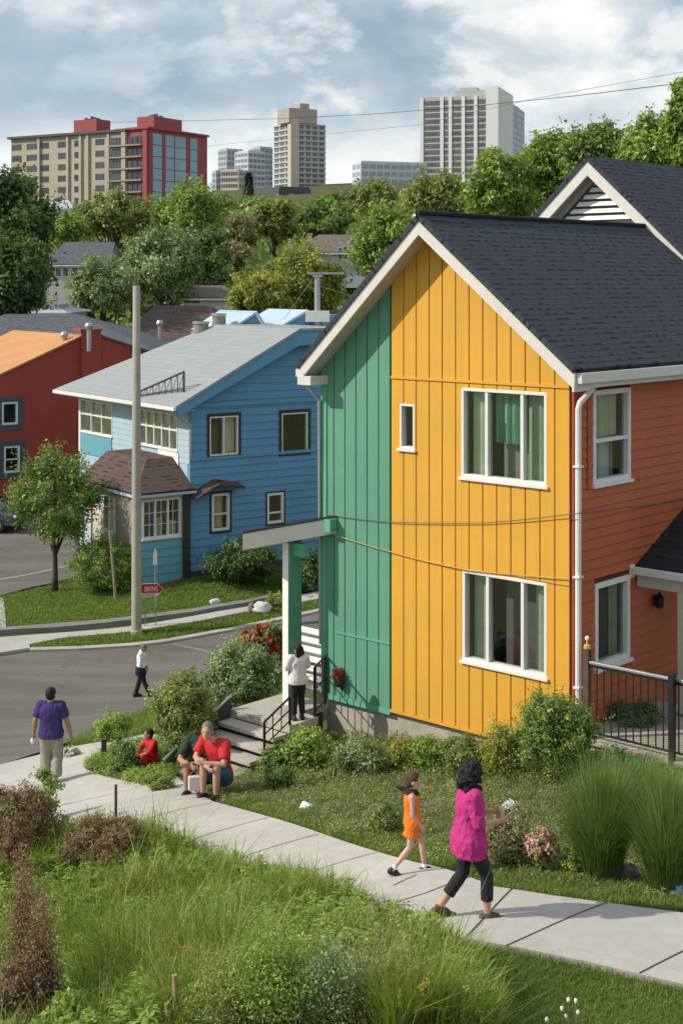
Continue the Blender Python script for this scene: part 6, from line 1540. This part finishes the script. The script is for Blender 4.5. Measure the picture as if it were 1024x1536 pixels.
# ================================================================== shrubs
S = shrub
S('hedge', 'rounded clipped hedge between the young tree and the concrete pole', 104, 224, 806, 886, LM['leaf_bright'], None, .12, 110, 130, cut=-.95, crr=.26, tint0=.42, base=884, shell=.95, cat='hedge')
S('shrub', 'wide dark shrub under the blue wall left of the canopy', 308, 426, 808, 876, LM['leaf_dark'], None, .16, 56, 110, cut=-.9, tint0=.45)
S('shrub', 'dark bush behind the green canopy post', 428, 500, 826, 884, LM['leaf_dark'], None, .16, 40, 100, cut=-.9, tint0=.5)
S('shrub', 'small dark bush at the blue corner right of the concrete pole', 204, 232, 838, 878, LM['leaf_dark'], None, .14, 16, 80, cut=-.9)
SG = None
S('shrub', 'tall leafy shrub left of the porch steps', 232, 322, 1000, 1140, LM['leaf_olive'], SG, .085, 84, 170, crr=.24, tint0=.46, cut=-.85, base=1150)
S('shrub', 'high pale shrub between the road and the porch steps', 300, 432, 960, 1068, LM['leaf_greygreen'], SG, .085, 90, 170, crr=.24, tint0=.5, cut=-.9, base=1085)
S('shrub', 'dark lower shrub beside the step stringer', 258, 318, 1050, 1150, LM['leaf_mid'], SG, .08, 40, 140, crr=.28, tint0=.36, cut=-.9, base=1152)
S('flowering_shrub', 'red-flowered bush at the top of the shrubs near the canopy post', 352, 432, 938, 1010, LM['leaf_olive'], None, .09, 34, 110, crr=.28, base=1075, flowers=('petal_red', 90, .12))
S('shrub', 'low light green bush at the edge of the road', 140, 204, 1072, 1114, LM['leaf_bright'], None, .07, 40, 110, cut=-.8, tint0=.45)
S('shrub', 'small bush in the bed behind the child in red', 166, 206, 1116, 1160, LM['leaf_mid'], None, .06, 30, 110, cut=-.8)
S('shrub', 'light leafy bush at the near tip of the bed by the pavement', 214, 260, 1162, 1188, LM['leaf_olive'], None, .06, 34, 110, cut=-.8, tint0=.55)
S('shrub', 'bright green leafy shrub below the porch woman', 426, 505, 1092, 1160, LM['leaf_bright'], None, .07, 60, 130, cut=-.85, tint0=.48, crr=.26)
S('shrub', 'mid-green shrub at the foot of the porch steps', 392, 440, 1118, 1160, LM['leaf_mid'], None, .07, 40, 120, cut=-.85, tint0=.5)
S('shrub', 'grey-green shrub under the corner of the foundation', 498, 580, 1108, 1164, LM['leaf_greygreen'], None, .06, 50, 120, cut=-.85)
S('shrub', 'first small yellow-green bush along the concrete foundation', 582, 626, 1112, 1156, LM['leaf_yellowgreen'], None, .055, 30, 110, cut=-.85)
S('shrub', 'second small bush along the foundation, bright and round', 614, 668, 1106, 1158, LM['leaf_bright'], None, .055, 36, 110, cut=-.85)
S('shrub', 'third bush along the foundation, broad and olive', 656, 728, 1104, 1160, LM['leaf_olive'], None, .055, 46, 120, cut=-.85)
S('shrub', 'yellowish bush at the left of the large shrub by the yellow wall', 722, 790, 1084, 1164, LM['leaf_yellowgreen'], None, .055, 50, 130, cut=-.85, tint0=.5)
S('shrub', 'large loose shrub before the corner of the yellow wall', 762, 902, 1036, 1172, LM['leaf_mid'], None, .06, 120, 170, cut=-.8, crr=.2, tint0=.55, spread=.22, flowers=('petal_yellow', 9, .05))
S('shrub', 'dark low shrub growing on the terrace behind the railing', 905, 1000, 1050, 1104, LM['leaf_dark'], None, .06, 36, 100, cut=-.8, tint0=.7, base=1118)
S('shrub', 'dark sprawling shrub against the block wall of the terrace', 880, 950, 1120, 1172, LM['leaf_mid'], None, .05, 40, 110, cut=-.8, tint0=.35)
S('flowering_shrub', 'pink flowering shrub in the yard beside the ornamental grasses', 784, 838, 1242, 1306, LM['leaf_olive'], None, .045, 34, 110, cut=-.7, flowers=('petal_pink', 150, .045))
S('shrub', 'brownish low bush behind the woman in pink', 722, 796, 1222, 1296, LM['leaf_brownish'], None, .045, 56, 120, cut=-.8, tint0=.6)
S('shrub', 'green low plant right of the pink flowers', 836, 880, 1268, 1312, LM['leaf_bright'], None, .045, 24, 100, cut=-.8)
S('shrub', 'low rounded plant in the yard left of the boy', 548, 606, 1198, 1250, LM['leaf_cover'], None, .045, 34, 110, cut=-.8, tint0=.4)
S('shrub', 'small dark green plant on the yard slope below the steps', 395, 440, 1150, 1186, LM['leaf_mid'], None, .05, 26, 100, cut=-.8)
# the near bank
S('shrub', 'reddish brown heather bush at the left end of the pavement', -50, 104, 1172, 1306, LM['leaf_heather'], None, .045, 190, 130, cut=-.85, crr=.16, tint0=.48, spread=.22)
S('shrub', 'brown heather spreading along the lower edge of the pavement', 80, 236, 1222, 1312, LM['leaf_heather'], None, .040, 190, 120, cut=-.85, crr=.18, tint0=.55, spread=.25)
S('shrub', 'fresh green shoot with big leaves among the brown heather', 46, 92, 1146, 1236, LM['leaf_bright'], None, .07, 30, 60, cut=-.85, tint0=.6, crr=.25)
S('shrub', 'short rusty seed heads below the brown heather bush', 4, 48, 1216, 1306, LM['leaf_heather'], None, .035, 60, 80, cut=-.9, crr=.3, base=1350, tint0=.4)
S('shrub', 'dark brown undergrowth in the lower left corner', -30, 110, 1440, 1560, LM['leaf_heather'], None, .045, 110, 100, cut=-.9, tint0=.25, base=1580, crr=.2)
def ragged(label, cx, y0, w, d_, m, seed_t, leaf=.03, nsp=70, lps=60, cat='shrub'):
    """feathery shrub of many separate arching shoots with leaves along them"""
    b = hit(cx, 1570); k = F / b.y; H = (1570 - y0) / k; r = w / k / 2
    root = empty('shrub', b, label, cat); mb = MB(); pp = []
    for i in range(nsp):
        a = RN.uniform(0, 2 * PI); q = RN.uniform(0, 1) ** .6; tip = np.array([math.cos(a) * r * q, math.sin(a) * r * q * d_, H * RN.uniform(.62, 1.04) * (1 - .28 * q * q)])
        base_ = np.array([math.cos(a) * r * q * .35, math.sin(a) * r * q * .35 * d_, 0]); u = RN.uniform(.25, 1, lps) ** .8
        mid = (base_ + tip) / 2 + np.array([0, 0, .12 * H]); P = ((1 - u) ** 2)[:, None] * base_ + (2 * u * (1 - u))[:, None] * mid + (u ** 2)[:, None] * tip
        wv = (.055 + .05 * (1 - u))[:, None]; P = P + RN.normal(0, 1, (lps, 3)) * wv * np.array([1, 1, .8])
        pp.append(leafquads(P, RN.normal(size=(lps, 3)) + np.array([0, 0, .8]), leaf * RN.uniform(.5, 1.4, lps), leaf * .42, seed_t + RN.normal(0, .13) + RN.normal(0, .12, lps) + .22 * (u - .5), .05))
        if i % 4 == 0: mb.tube([b + Vector(base_), b + Vector(mid), b + Vector(tip)], [.006, .004, .0015], 4)
    V, Q, T = joinq(pp); linkmesh('foliage', npmesh('foliage', V, Q, T), m, root); mb.build('stem', MATS['bark_grey'], root)
ragged('tall ragged spire of rusty brown seed heads at the left', 60, 1318, 40, 1, LM['leaf_heather'], .48, .032, 46, 120)
ragged('thinner leaning spire of rusty seed heads above the tall one', 36, 1250, 34, 1, LM['leaf_heather'], .45, .032, 40, 130)
ragged('feathery light green shrub at the bottom middle', 418, 1376, 150, .8, LM['leaf_bright'], .5, .034, 110, 90)
ragged('lower feathery olive shrub left of the light one', 340, 1424, 120, .8, LM['leaf_olive'], .58, .03, 80, 70)
ragged('grey-green feathery shrub right of the light one', 500, 1404, 120, .8, LM['leaf_greygreen'], .5, .03, 90, 70)
S('rusty_plant', 'rust coloured dried plant in the tall grass', 270, 316, 1418, 1470, LM['leaf_rust'], None, .035, 26, 70, cut=-.85, base=1490, cat='plant')
S('shrub', 'leafy green weed at the bottom left', 76, 130, 1490, 1548, LM['leaf_bright'], None, .08, 20, 40, cut=-.85, tint0=.6, base=1570)
S('shrub', 'thin green weed on the pavement edge beside the wooden stake', 136, 162, 1214, 1262, LM['leaf_mid'], None, .045, 16, 60, cut=-.9, base=1276)
S('shrub', 'yellow-orange flowering weed in the big grass clump', 618, 664, 1470, 1550, LM['leaf_yellowgreen'], None, .035, 30, 70, cut=-.9, base=1570, flowers=('petal_yellow', 40, .03))
# ornamental grasses
grassclump('ornamental_grass', 'round fountain grass clump before the terrace, left of its twin', 900, 1318, 52, 1140, LM['grass_fountain'], 6000, .008, 'fountain grasses by the terrace', lean=.24, curl=.6, core=.5, tint0=.52)
grassclump('ornamental_grass', 'fountain grass clump at the right edge', 1000, 1338, 54, 1150, LM['grass_fountain'], 6000, .008, 'fountain grasses by the terrace', lean=.24, curl=.6, core=.5, tint0=.52)
grassclump('ornamental_grass', 'smaller grass tuft behind the two fountain grasses', 955, 1210, 60, 1130, LM['grass_fountain'], 2200, .009, 'fountain grasses by the terrace', lean=.4, core=.5)
def bunch(name, label, px, py, spread_px, top_px, m, n=1200, w=.009, lean=.3, tint0=.5, heads=0):
    """uneven bunch of grass: many short blades, some tall bent ones, a few seed heads"""
    b = hit(px, py); k = F / b.y; r = spread_px / k; H = (py - top_px) / k
    c = np.clip(RN.normal(0, .42, (34, 2)), -.85, .85) * r; j = RN.integers(0, 34, n); ct = RN.normal(0, .16, 34); ch = np.exp(RN.normal(-.1, .25, 34))
    off = c[j] + RN.normal(0, .07 * r + .02, (n, 2)); P = np.column_stack([off, np.zeros(n)])
    h = H * ch[j] * RN.uniform(.35, 1, n) ** .7; a = np.arctan2(off[:, 1], off[:, 0]) + RN.normal(0, .9, n)
    V, Q, T = blades(P, h, w, lean, tint0 + ct[j] + RN.normal(0, .17, n), .6, a)
    o = linkmesh(name, npmesh(name, V, Q, T), m, None, b); tag(o, label, 'grass clump')
    if heads:
        P2 = np.column_stack([RN.normal(0, .45, (heads, 2)) * r, np.zeros(heads)]); hh = H * RN.uniform(.8, 1.2, heads); d = RN.normal(0, .16, (heads, 2)) * H; pp = []
        tip = P2 + np.column_stack([d, hh]); mb = MB()
        for s_, t_ in zip(P2, tip): mb.tube([b + Vector(s_), b + Vector(s_).lerp(Vector(t_), .6), b + Vector(t_)], [.0022, .0018, .0012], 4)
        st_ = mb.build('seed_stalk', MATS['dry_stalk'], o)
        for q in range(16): pp.append(leafquads(tip - np.array([0, 0, 1.]) * RN.uniform(0, .13, (heads, 1)) + RN.normal(0, .006, (heads, 3)), RN.normal(size=(heads, 3)), .028, .008, RN.uniform(.4, 1, heads), -.8))
        V, Q, T = joinq(pp); linkmesh('seed_heads', npmesh('seed_heads', V, Q, T), LM['grass_straw'], o)['kind'] = 'stuff'; st_['kind'] = 'stuff'
bunch('grass_clump', 'tall upright grass clump in front of the pavement near the woman', 618, 1570, 80, 1412, LM['grass_tall'], 2300, .010, .22, .55, 26)
bunch('grass_clump', 'straw-tipped grass stems standing left of the tall clump', 556, 1545, 56, 1372, LM['grass_straw'], 420, .006, .22, .5, 22)
bunch('grass_clump', 'uneven grass tuft in the meadow below the concrete joint', 210, 1500, 90, 1370, LM['grass_tall'], 1300, .011, .35, .5, 12)
bunch('grass_clump', 'second grass tuft in the meadow, nearer the feathery shrubs', 340, 1480, 80, 1370, LM['grass_tall'], 1200, .011, .35, .6, 10)
bunch('grass_clump', 'third grass tuft at the lower left of the meadow', 140, 1450, 80, 1330, LM['grass_tall'], 1200, .011, .35, .55, 8)

# ================================================================== grass and ground cover nobody could count
def stuff(name, label, quads, m):
    V, Q, T_ = quads; o = linkmesh(name, npmesh(name, V, Q, T_), m); tag(o, label, 'grass' if 'grass' in name else 'ground cover', None, 'stuff'); return o
def patch(P, s=1.3): return np.array([mnoise.noise(Vector((p[0] * s, p[1] * s, 3.3))) for p in P])
def turf(pts, dens, h, w, holes=(), lean=.5, tint=.5, lift=.0):
    P = scatter(pts, dens, holes); P[:, 2] += lift - .01; t = tint + .28 * patch(P) + RN.normal(0, .16, len(P))
    return blades(P, h * (1 + .35 * patch(P, 2.3)), w, lean, t, .5)
front = poly([(590, 1396), (700, 1419), (880, 1454), (1024, 1489), (1070, 1500), (1070, 1600), (600, 1600)])
stuff('lawn_grass', 'short mown grass in the lower right corner below the pavement', turf(front, 5200, .055, .006, lean=.55, tint=.46, lift=.04), LM['grass'])
edge = poly([(322, 1205), (420, 1233), (530, 1270), (620, 1297), (740, 1334), (830, 1348), (1024, 1373), (1070, 1380), (1070, 1345), (1024, 1338), (900, 1326), (770, 1300), (640, 1266), (530, 1238), (430, 1208), (330, 1192)])
stuff('lawn_grass', 'bright strip of mown grass along the upper edge of the pavement', turf(edge, 3400, .085, .007, lean=.5, tint=.5), LM['grass'])
yd = poly([(300, 1190), (330, 1200), (430, 1228), (530, 1262), (640, 1290), (770, 1318), (900, 1340), (1060, 1360), (1060, 1150), (900, 1140), (850, 1142), (735, 1126), (590, 1108), (500, 1104), (420, 1110), (372, 1150)])
P = scatter(yd, 24)
pp = []
for p in P:
    m = int(RN.uniform(40, 110)); r = RN.uniform(.09, .24); e = unit(RN.normal(size=(m, 3)) + np.array([0, 0, .5])); e[:, 2] = np.abs(e[:, 2])
    Pp = p + e * r * (RN.uniform(.4, 1, m) ** .5)[:, None] * np.array([1, 1, .55]); t0 = .45 + .35 * mnoise.noise(Vector((p[0] * .9, p[1] * .9, 8))) + RN.normal(0, .1)
    pp.append(leafquads(Pp, e + np.array([0, 0, .5]) + RN.normal(0, .5, (m, 3)), .038, .016, t0 + RN.normal(0, .13, m), .1))
stuff('ground_cover', 'mottled low ground cover over the yard slope', joinq(pp), LM['leaf_cover'])
P = scatter(poly([(400, 1150), (500, 1108), (590, 1112), (740, 1130), (900, 1146), (900, 1178), (740, 1168), (590, 1160), (500, 1172), (400, 1185)]), 26); pp = []
for p in P:
    m = int(RN.uniform(60, 140)); r = RN.uniform(.12, .26); e = unit(RN.normal(size=(m, 3)) + np.array([0, 0, .4])); e[:, 2] = np.abs(e[:, 2])
    pp.append(leafquads(p + e * r * (RN.uniform(.3, 1.15, m) ** .5)[:, None], e + np.array([0, 0, .5]) + RN.normal(0, .6, (m, 3)), .05, .024, .45 + RN.normal(0, .16) + RN.normal(0, .13, m), .1))
stuff('ground_cover', 'tangle of low leafy plants between the foundation bushes', joinq(pp), LM['leaf_olive'])
stuff('yard_grass', 'thin rough grass between the ground cover plants', turf(yd, 300, .12, .009, lean=.8, tint=.4), LM['grass_dry'])
mead = poly([(-60, 1300), (60, 1275), (140, 1258), (240, 1282), (330, 1310), (430, 1346), (560, 1392), (660, 1436), (720, 1500), (740, 1600), (-60, 1640)])
P = scatter(mead, 420); P = P[RN.permutation(len(P))]
def tufts(C, nb, spread, h, w, lean, tint, jit=.12):
    """blades standing in tufts: each tuft has its own height, colour and width"""
    n = len(C); k = np.repeat(np.arange(n), RN.integers(int(nb * .5), int(nb * 1.6), n)); m = len(k)
    off = RN.normal(0, spread, (m, 2)); hh = (h * np.exp(RN.normal(0, .28, n)))[k]; a = np.arctan2(off[:, 1], off[:, 0]) + RN.normal(0, .6, m)
    Pb = C[k].copy(); Pb[:, :2] += off
    return blades(Pb, hh, (w * np.exp(RN.normal(0, .3, n)))[k], lean, (tint + RN.normal(0, jit, n))[k] + RN.normal(0, .14, m), .7, a)
edgef = np.clip((16.5 + P[:, 0] * -1.15 - P[:, 1]) / 2.0 + 1.2, .35, 1); pn = patch(P, .9)
stuff('meadow_grass', 'tall fresh green grass covering the near bank', tufts(P, 16, .045, .30 * edgef * (1 + .7 * pn), .0125, .32, .52 + .34 * pn, .18), LM['grass_tall'])
P = scatter(mead, 105); pp = []
for p in P:
    m = int(RN.uniform(40, 130)); r = RN.uniform(.06, .17); hgt = RN.uniform(.14, .44); e = RN.normal(0, .5, (m, 3)) * r; e[:, 2] = RN.uniform(.05, hgt, m); e[:, :2] *= (1.2 - .8 * e[:, 2:3] / hgt)
    pp.append(leafquads(p + e, e / r + np.array([0, 0, .8]) + RN.normal(0, .5, (m, 3)), RN.uniform(.04, .09), .032, RN.normal(.5, .2) + RN.normal(0, .13, m), .1))
stuff('weeds', 'broad-leaved weeds mixed into the grass of the near bank', joinq(pp), LM['leaf_bright'])
P = scatter(mead, 24); stuff('meadow_grass', 'thin straw-coloured stems sticking out of the near bank', blades(P, .72, .005, .25, RN.normal(.6, .25, len(P)), .4), LM['grass_straw'])
wedge = poly([(150, 1240), (240, 1262), (330, 1290), (430, 1325), (560, 1370), (640, 1396), (640, 1412), (560, 1392), (430, 1346), (330, 1312), (240, 1284), (150, 1262)])
P = scatter(wedge, 1300); stuff('weeds', 'weedy brown and green fringe along the lower edge of the pavement', joinq([leafquads(P + np.column_stack([RN.normal(0, .03, len(P)), RN.normal(0, .03, len(P)), RN.uniform(0, .22, len(P))]), RN.normal(size=(len(P), 3)) + np.array([0, 0, .6]), .05, .02, RN.normal(.5, .25, len(P)), .1)]), LM['leaf_heather'])
P = scatter(wedge, 26); stuff('weeds', 'single thin weed stalks rising in front of the pavement', blades(P, .42, .006, .22, RN.normal(.5, .2, len(P)), .4), LM['grass_straw'])
stuff('lawn_grass', 'sunny lawn around the blue house', turf(up_lawn, 330, .11, .022, lean=.5, tint=.55), LM['grass'])
stuff('lawn_grass', 'grass verge between the far pavement and the road', turf(verge, 420, .12, .02, lean=.5, tint=.55, lift=.04), LM['grass'])
stuff('lawn_grass', 'rough grass between the road and the planting bed', turf(road_verge, 420, .20, .014, lean=.6, tint=.5), LM['grass'])
P = scatter(bed, 60); cq_ = hit(223, 1154); P = P[np.hypot(P[:, 0] - cq_.x + .05, P[:, 1] - cq_.y + .25) > .48]; pp = []
for p in P:
    m = 90; r = RN.uniform(.10, .22); e = unit(RN.normal(size=(m, 3))); e[:, 2] = np.abs(e[:, 2]); Pp = p + np.array([0, 0, .07]) + e * r * (RN.uniform(.4, 1, m) ** .5)[:, None]
    pp.append(leafquads(Pp, e + np.array([0, 0, .5]) + RN.normal(0, .5, (m, 3)), .06, .02, .5 + RN.normal(0, .2) + RN.normal(0, .13, m), .1))
stuff('ground_cover', 'dense green planting of the small bed by the bollards', joinq(pp), LM['leaf_bright'])
# ================================================================== street things
h = hit(205, 951); k = F / h.y
up = empty('utility_pole', h, 'tall plain tapered concrete pole on the grass verge', 'pole')
mb = MB(); H = (951 - 429) / k; mb.lathe(h, [(.175, -.3), (.172, 0), (.150, H * .5), (.122, H - .02), (.11, H)], 20); mb.build('shaft', MATS['pole_concrete'], up, smooth=True)
mb = MB(); mb.lathe(h, [(.20, 0), (.20, .12), (.178, .16)], 20); mb.build('collar', MATS['pole_concrete'], up)
# red arrow sign on two posts
a, b = hit(217, 941), hit(235, 938); k = F / a.y; sg = empty('sign', a, 'red arrow-shaped sign with pale letters on two thin posts beside the concrete pole', 'sign')
sd = Vector((1, .12, 0)).normalized(); sn = Vector((.12, -1, 0)).normalized(); SG_ = Fr(a, sd, sn)
su = lambda px: SG_.at(px); sz = lambda py: SG_.zat(0, py)
for px in (218, 234): mb = MB(); x = su(px); mb.fbox(SG_, x - .02, x + .02, a.z - .2, sz(876), -.05, -.012); mb.build('post', MATS['grey_metal'], sg)
out_ = [(210, 877), (215, 875.5), (236, 875.5), (246, 884), (236, 895), (212, 896)]
mb = MB(); mb.fprism(SG_, [(su(x), sz(y)) for x, y in out_][::-1], -.01, .012); pl = mb.build('panel', MATS['sign_white'], sg)
mb = MB(); mb.fprism(SG_, [(su(x), sz(y)) for x, y in ((210.5, 877.5), (215, 876), (236, 876), (245, 884), (240, 889.4), (211, 889.8))][::-1], .0125, .016); mb.build('red_field', MATS['sign_red'], pl)
def text(s, parent, fr, px0, px1, y0, y1, m, n):
    cu = bpy.data.curves.new('lettering', 'FONT'); cu.body = s; cu.extrude = .002; cu.align_x = 'CENTER'; cu.align_y = 'CENTER'
    to = bpy.data.objects.new('tmp', cu); COL.objects.link(to); bpy.context.view_layer.update()
    me = bpy.data.meshes.new_from_object(to.evaluated_get(bpy.context.evaluated_depsgraph_get())); COL.objects.unlink(to); bpy.data.objects.remove(to)
    xs = [v.co.x for v in me.vertices]; ys = [v.co.y for v in me.vertices]; cx, cy = (max(xs) + min(xs)) / 2, (max(ys) + min(ys)) / 2
    u0, u1 = fr.at(px0), fr.at(px1); z0, z1 = fr.zat(0, y1), fr.zat(0, y0); kx = (u1 - u0) / (max(xs) - min(xs)); ky = (z1 - z0) / (max(ys) - min(ys)); off = wl(parent)
    for v in me.vertices: v.co = fr.P((u0 + u1) / 2 + (v.co.x - cx) * kx, (z0 + z1) / 2 + (v.co.y - cy) * ky, n + v.co.z) - off
    me.name = 'lettering'; return linkmesh('lettering', me, MATS[m], parent)
text('SEKING', pl, SG_, 217, 237, 880, 887, 'sign_white', .019); text('GUESTEIN', pl, SG_, 213, 233, 891, 894.6, 'sign_red', .0155)
# marker post with a pale tag behind the sign
q = hit(233, 915); mk = empty('marker_post', q, 'thin grey post with a pale pointed tag standing behind the red sign', 'post'); k = F / q.y; MF = Fr(q, (1, 0, 0), (0, -1, 0))
mb = MB(); mb.tube([q - ZV * .2, q + ZV * (88 / k)], .022, 6); mb.build('pole', MATS['grey_metal'], mk)
mb = MB(); z = q.z + 68 / k; mb.fprism(MF, [(-3.2 / k, z), (3.2 / k, z), (3 / k, z + 16 / k), (1 / k, z + 24 / k), (-1 / k, z + 24 / k), (-3 / k, z + 16 / k)], .023, .035); mb.build('tag', MATS['cream'], mk)
def stake(name, label, px, py, ytop, w, m, lean=0, cat='stake', top=None):
    q = hit(px, py); k = F / q.y; h = (py - ytop) / k; mb = MB(); t = q + Vector((lean / k, 0, h)); a = w / k / 2
    mb.tube([q - ZV * .15, q.lerp(t, .5), t], [a * 1.05, a, a * .95], 8); o = mb.build(name, MATS[m], None, base=q); tag(o, label, cat); return o
stake('leaning_stake', 'grey wooden stake leaning on the lawn beside the hedge', 174, 898, 796, 4.2, 'wood_grey', -9)
stake('stake', 'thin brown wooden stake at the lower edge of the pavement', 174, 1285, 1177, 4.6, 'wood_post')
for px, py, yt, lb in ((156, 1146, 1108, 'dark wooden bollard at the front of the bed, nearer the walking man'), (178.5, 1136, 1104, 'dark wooden bollard behind the other one, nearer the child in red')):
    q = hit(px, py); k = F / q.y; o = empty('bollard', q, lb, 'bollard', 'wooden bollards of the planting bed'); h = (py - yt) / k
    mb = MB(); mb.box(q + ZV * (h * .46), 7.5 / k, 7.5 / k, h * .92, .3); mb.build('shaft', MATS['wood_post'], o, bevel=.008); mb = MB(); mb.box(q + ZV * (h * .96), 8 / k, 8 / k, h * .075, .3); mb.build('cap', MATS['dark_metal'], o, bevel=.008)
def stone(name, label, x0, x1, y0, y1, m, cat='rock', seed=1, rough=.35):
    b = hit((x0 + x1) / 2, y1); k = F / b.y; mb = MB(); mb.ell(b + ZV * ((y1 - y0) / k * .4), ((x1 - x0) / k / 2, (x1 - x0) / k / 2 * .8, (y1 - y0) / k * .62), 18, 12, rough, seed); o = mb.build(name, MATS[m], None, base=b, smooth=True); tag(o, label, cat); return o
stone('rock', 'pale rounded boulder on the far pavement edge', 378, 407, 903, 919, 'rock', seed=3); stone('rock', 'dark brown stone leaning on the pale boulder', 372, 384, 904, 918, 'rock_dark', seed=5)
stone('rock', 'small whitish stone lying on the lawn under the blue wall', 315, 331, 898, 907, 'rock', seed=8)
S('shrub', 'small yellow-green plant behind the pale boulder', 396, 428, 888, 912, LM['leaf_yellowgreen'], None, .10, 18, 60, cut=-.8)
stone('driftwood', 'dark fallen log between the two fountain grasses', 912, 962, 1296, 1320, 'rock_dark', 'log', 11, .5)
bl = stone('plastic_bag', 'crumpled pale blue plastic bag at the right edge of the lawn', 990, 1030, 1318, 1342, 'blue_plastic', 'bag', 4, .45)
stone('paper_scrap', 'crumpled white paper lying on the yard slope', 450, 468, 1205, 1216, 'paper', 'paper', 9, .7)
S('flowering_plant', 'patch of tiny white flowers behind the woman in pink', 752, 780, 1200, 1226, LM['leaf_cover'], None, .035, 14, 60, cut=-.8, flowers=('petal_white', 80, .03), cat='plant')
S('flowering_plant', 'loose white flowers on the kerb beside the walking man', 92, 122, 1120, 1138, LM['leaf_greygreen'], None, .05, 12, 50, cut=-.8, flowers=('petal_white', 30, .04), cat='plant')
# white flower stalks, dry stalks
q = hit(850, 1560); fs = empty('flower_stalks', q, 'thin stalks with white flower heads in the lower right lawn', 'flower'); k = F / q.y
for i, (dx, dy) in enumerate(((-8, 48), (2, 60), (14, 55), (16, 42), (-2, 36), (-30, 30), (-36, 22))):
    t = q + Vector((dx / k, R.uniform(-.05, .05), dy / k)); mb = MB(); mb.tube([q + Vector((dx / k * .5, 0, -.02)), t], .003, 4); o = mb.build('stalk', MATS['dry_stalk'], fs); mb = MB(); mb.ell(t, (.016, .016, .02), 8, 6, .5, i); mb.build('flower_head', MATS['paper'], o)
for i, (px, py, yt, w, ln, lb) in enumerate(((266, 1560, 1462, 9, -4, 'thick dry pale stalk at the bottom left of the feathery shrub'), (258, 1570, 1505, 7, -8, 'short dry stalk beside the thick pale one'), (378, 1570, 1482, 6, 10, 'bare dry stem leaning right in front of the feathery shrub'), (430, 1570, 1486, 5, 4, 'left one of two dry stems in the feathery shrub'), (440, 1570, 1480, 5, 8, 'right one of two dry stems in the feathery shrub'))):
    stake('dry_stalk', lb, px, py, yt, w, 'dry_stalk', ln, 'dry stalk')
q = hit(838, 1172); tw_ = MB()
for i in range(26):
    a = q + Vector((R.uniform(-.3, .3), R.uniform(-.2, .2), 0)); tw_.tube([a, a + Vector((R.uniform(-.15, .15), R.uniform(-.15, .1), R.uniform(.1, .4)))], .004, 4)
tag(tw_.build('dry_twigs', MATS['bark_grey'], None, base=q), 'tangle of dry twigs under the large loose shrub', 'twigs')
# wires across the sky
def skywire(label, pts, d0, d1, r):
    n = 40; mb = MB(); P = []
    for i in range(n + 1):
        t = i / n; px = pts[0][0] + (pts[-1][0] - pts[0][0]) * t; py = float(np.interp(px, [p[0] for p in pts], [p[1] for p in pts])); P.append(U(px, py, d0 + (d1 - d0) * t))
    mb.tube(P, r, 4); o = mb.build('wire', MATS['black_metal'], None, base=P[0]); tag(o, label, 'wire')
skywire('upper dark power line crossing the sky in front of the towers', [(150, 184), (287, 181), (420, 178), (560, 171), (700, 160), (860, 144), (1010, 126), (1100, 114)], 150, 60, .022)
skywire('lower faint power line behind the beige tower and the high-rise', [(200, 230), (313, 219), (470, 203), (630, 187), (800, 148), (1000, 112), (1100, 95)], 190, 70, .014)
# parked car at the left edge
q = hit(-28, 792); k = F / q.y; ca = empty('car', q, 'dark blue parked car cut off by the left edge behind the young tree', 'car')
CF = Fr(q, (.95, -.31, 0), (-.31, -.95, 0)); z = q.z
prof = [(-2.1, .3), (2.1, .3), (2.15, .62), (2.0, .82), (1.15, .95), (.55, 1.42), (-1.0, 1.45), (-1.7, .98), (-2.1, .9)]
mb = MB(); mb.fprism(CF, [(u, z + h) for u, h in prof], -.86, .86); bd = mb.build('body', MATS['car_paint'], ca, bevel=.07)
mb = MB(); mb.fprism(CF, [(u, z + h) for u, h in ((-1.5, 1.0), (1.0, .98), (.5, 1.36), (-.95, 1.38))], .861, .87); mb.build('side_window', MATS['glass_dark'], ca)
mb = MB(); mb.slab([CF.P(1.10, z + 1.0, -.7), CF.P(1.10, z + 1.0, .7), CF.P(.62, z + 1.40, .6), CF.P(.62, z + 1.40, -.6)], .01); mb.build('windscreen', MATS['glass_dark'], ca)
for u_ in (-1.3, 1.35):
    for n_ in (-.72, .88):
        c = CF.P(u_, z + .33, n_); mb = MB(); mb.tube([c, c - CF.n * .2], .33, 20); wh = mb.build('wheel', MATS['tyre'], ca); mb = MB(); mb.tube([c + CF.n * .004, c - CF.n * .05], .2, 16); mb.build('rim', MATS['grey_metal'], wh)
for n_ in (-.6, .6): mb = MB(); mb.ell(CF.P(2.08, z + .68, n_), (.1, .16, .08)); mb.build('headlight', MATS['cutedge'], ca, smooth=True)
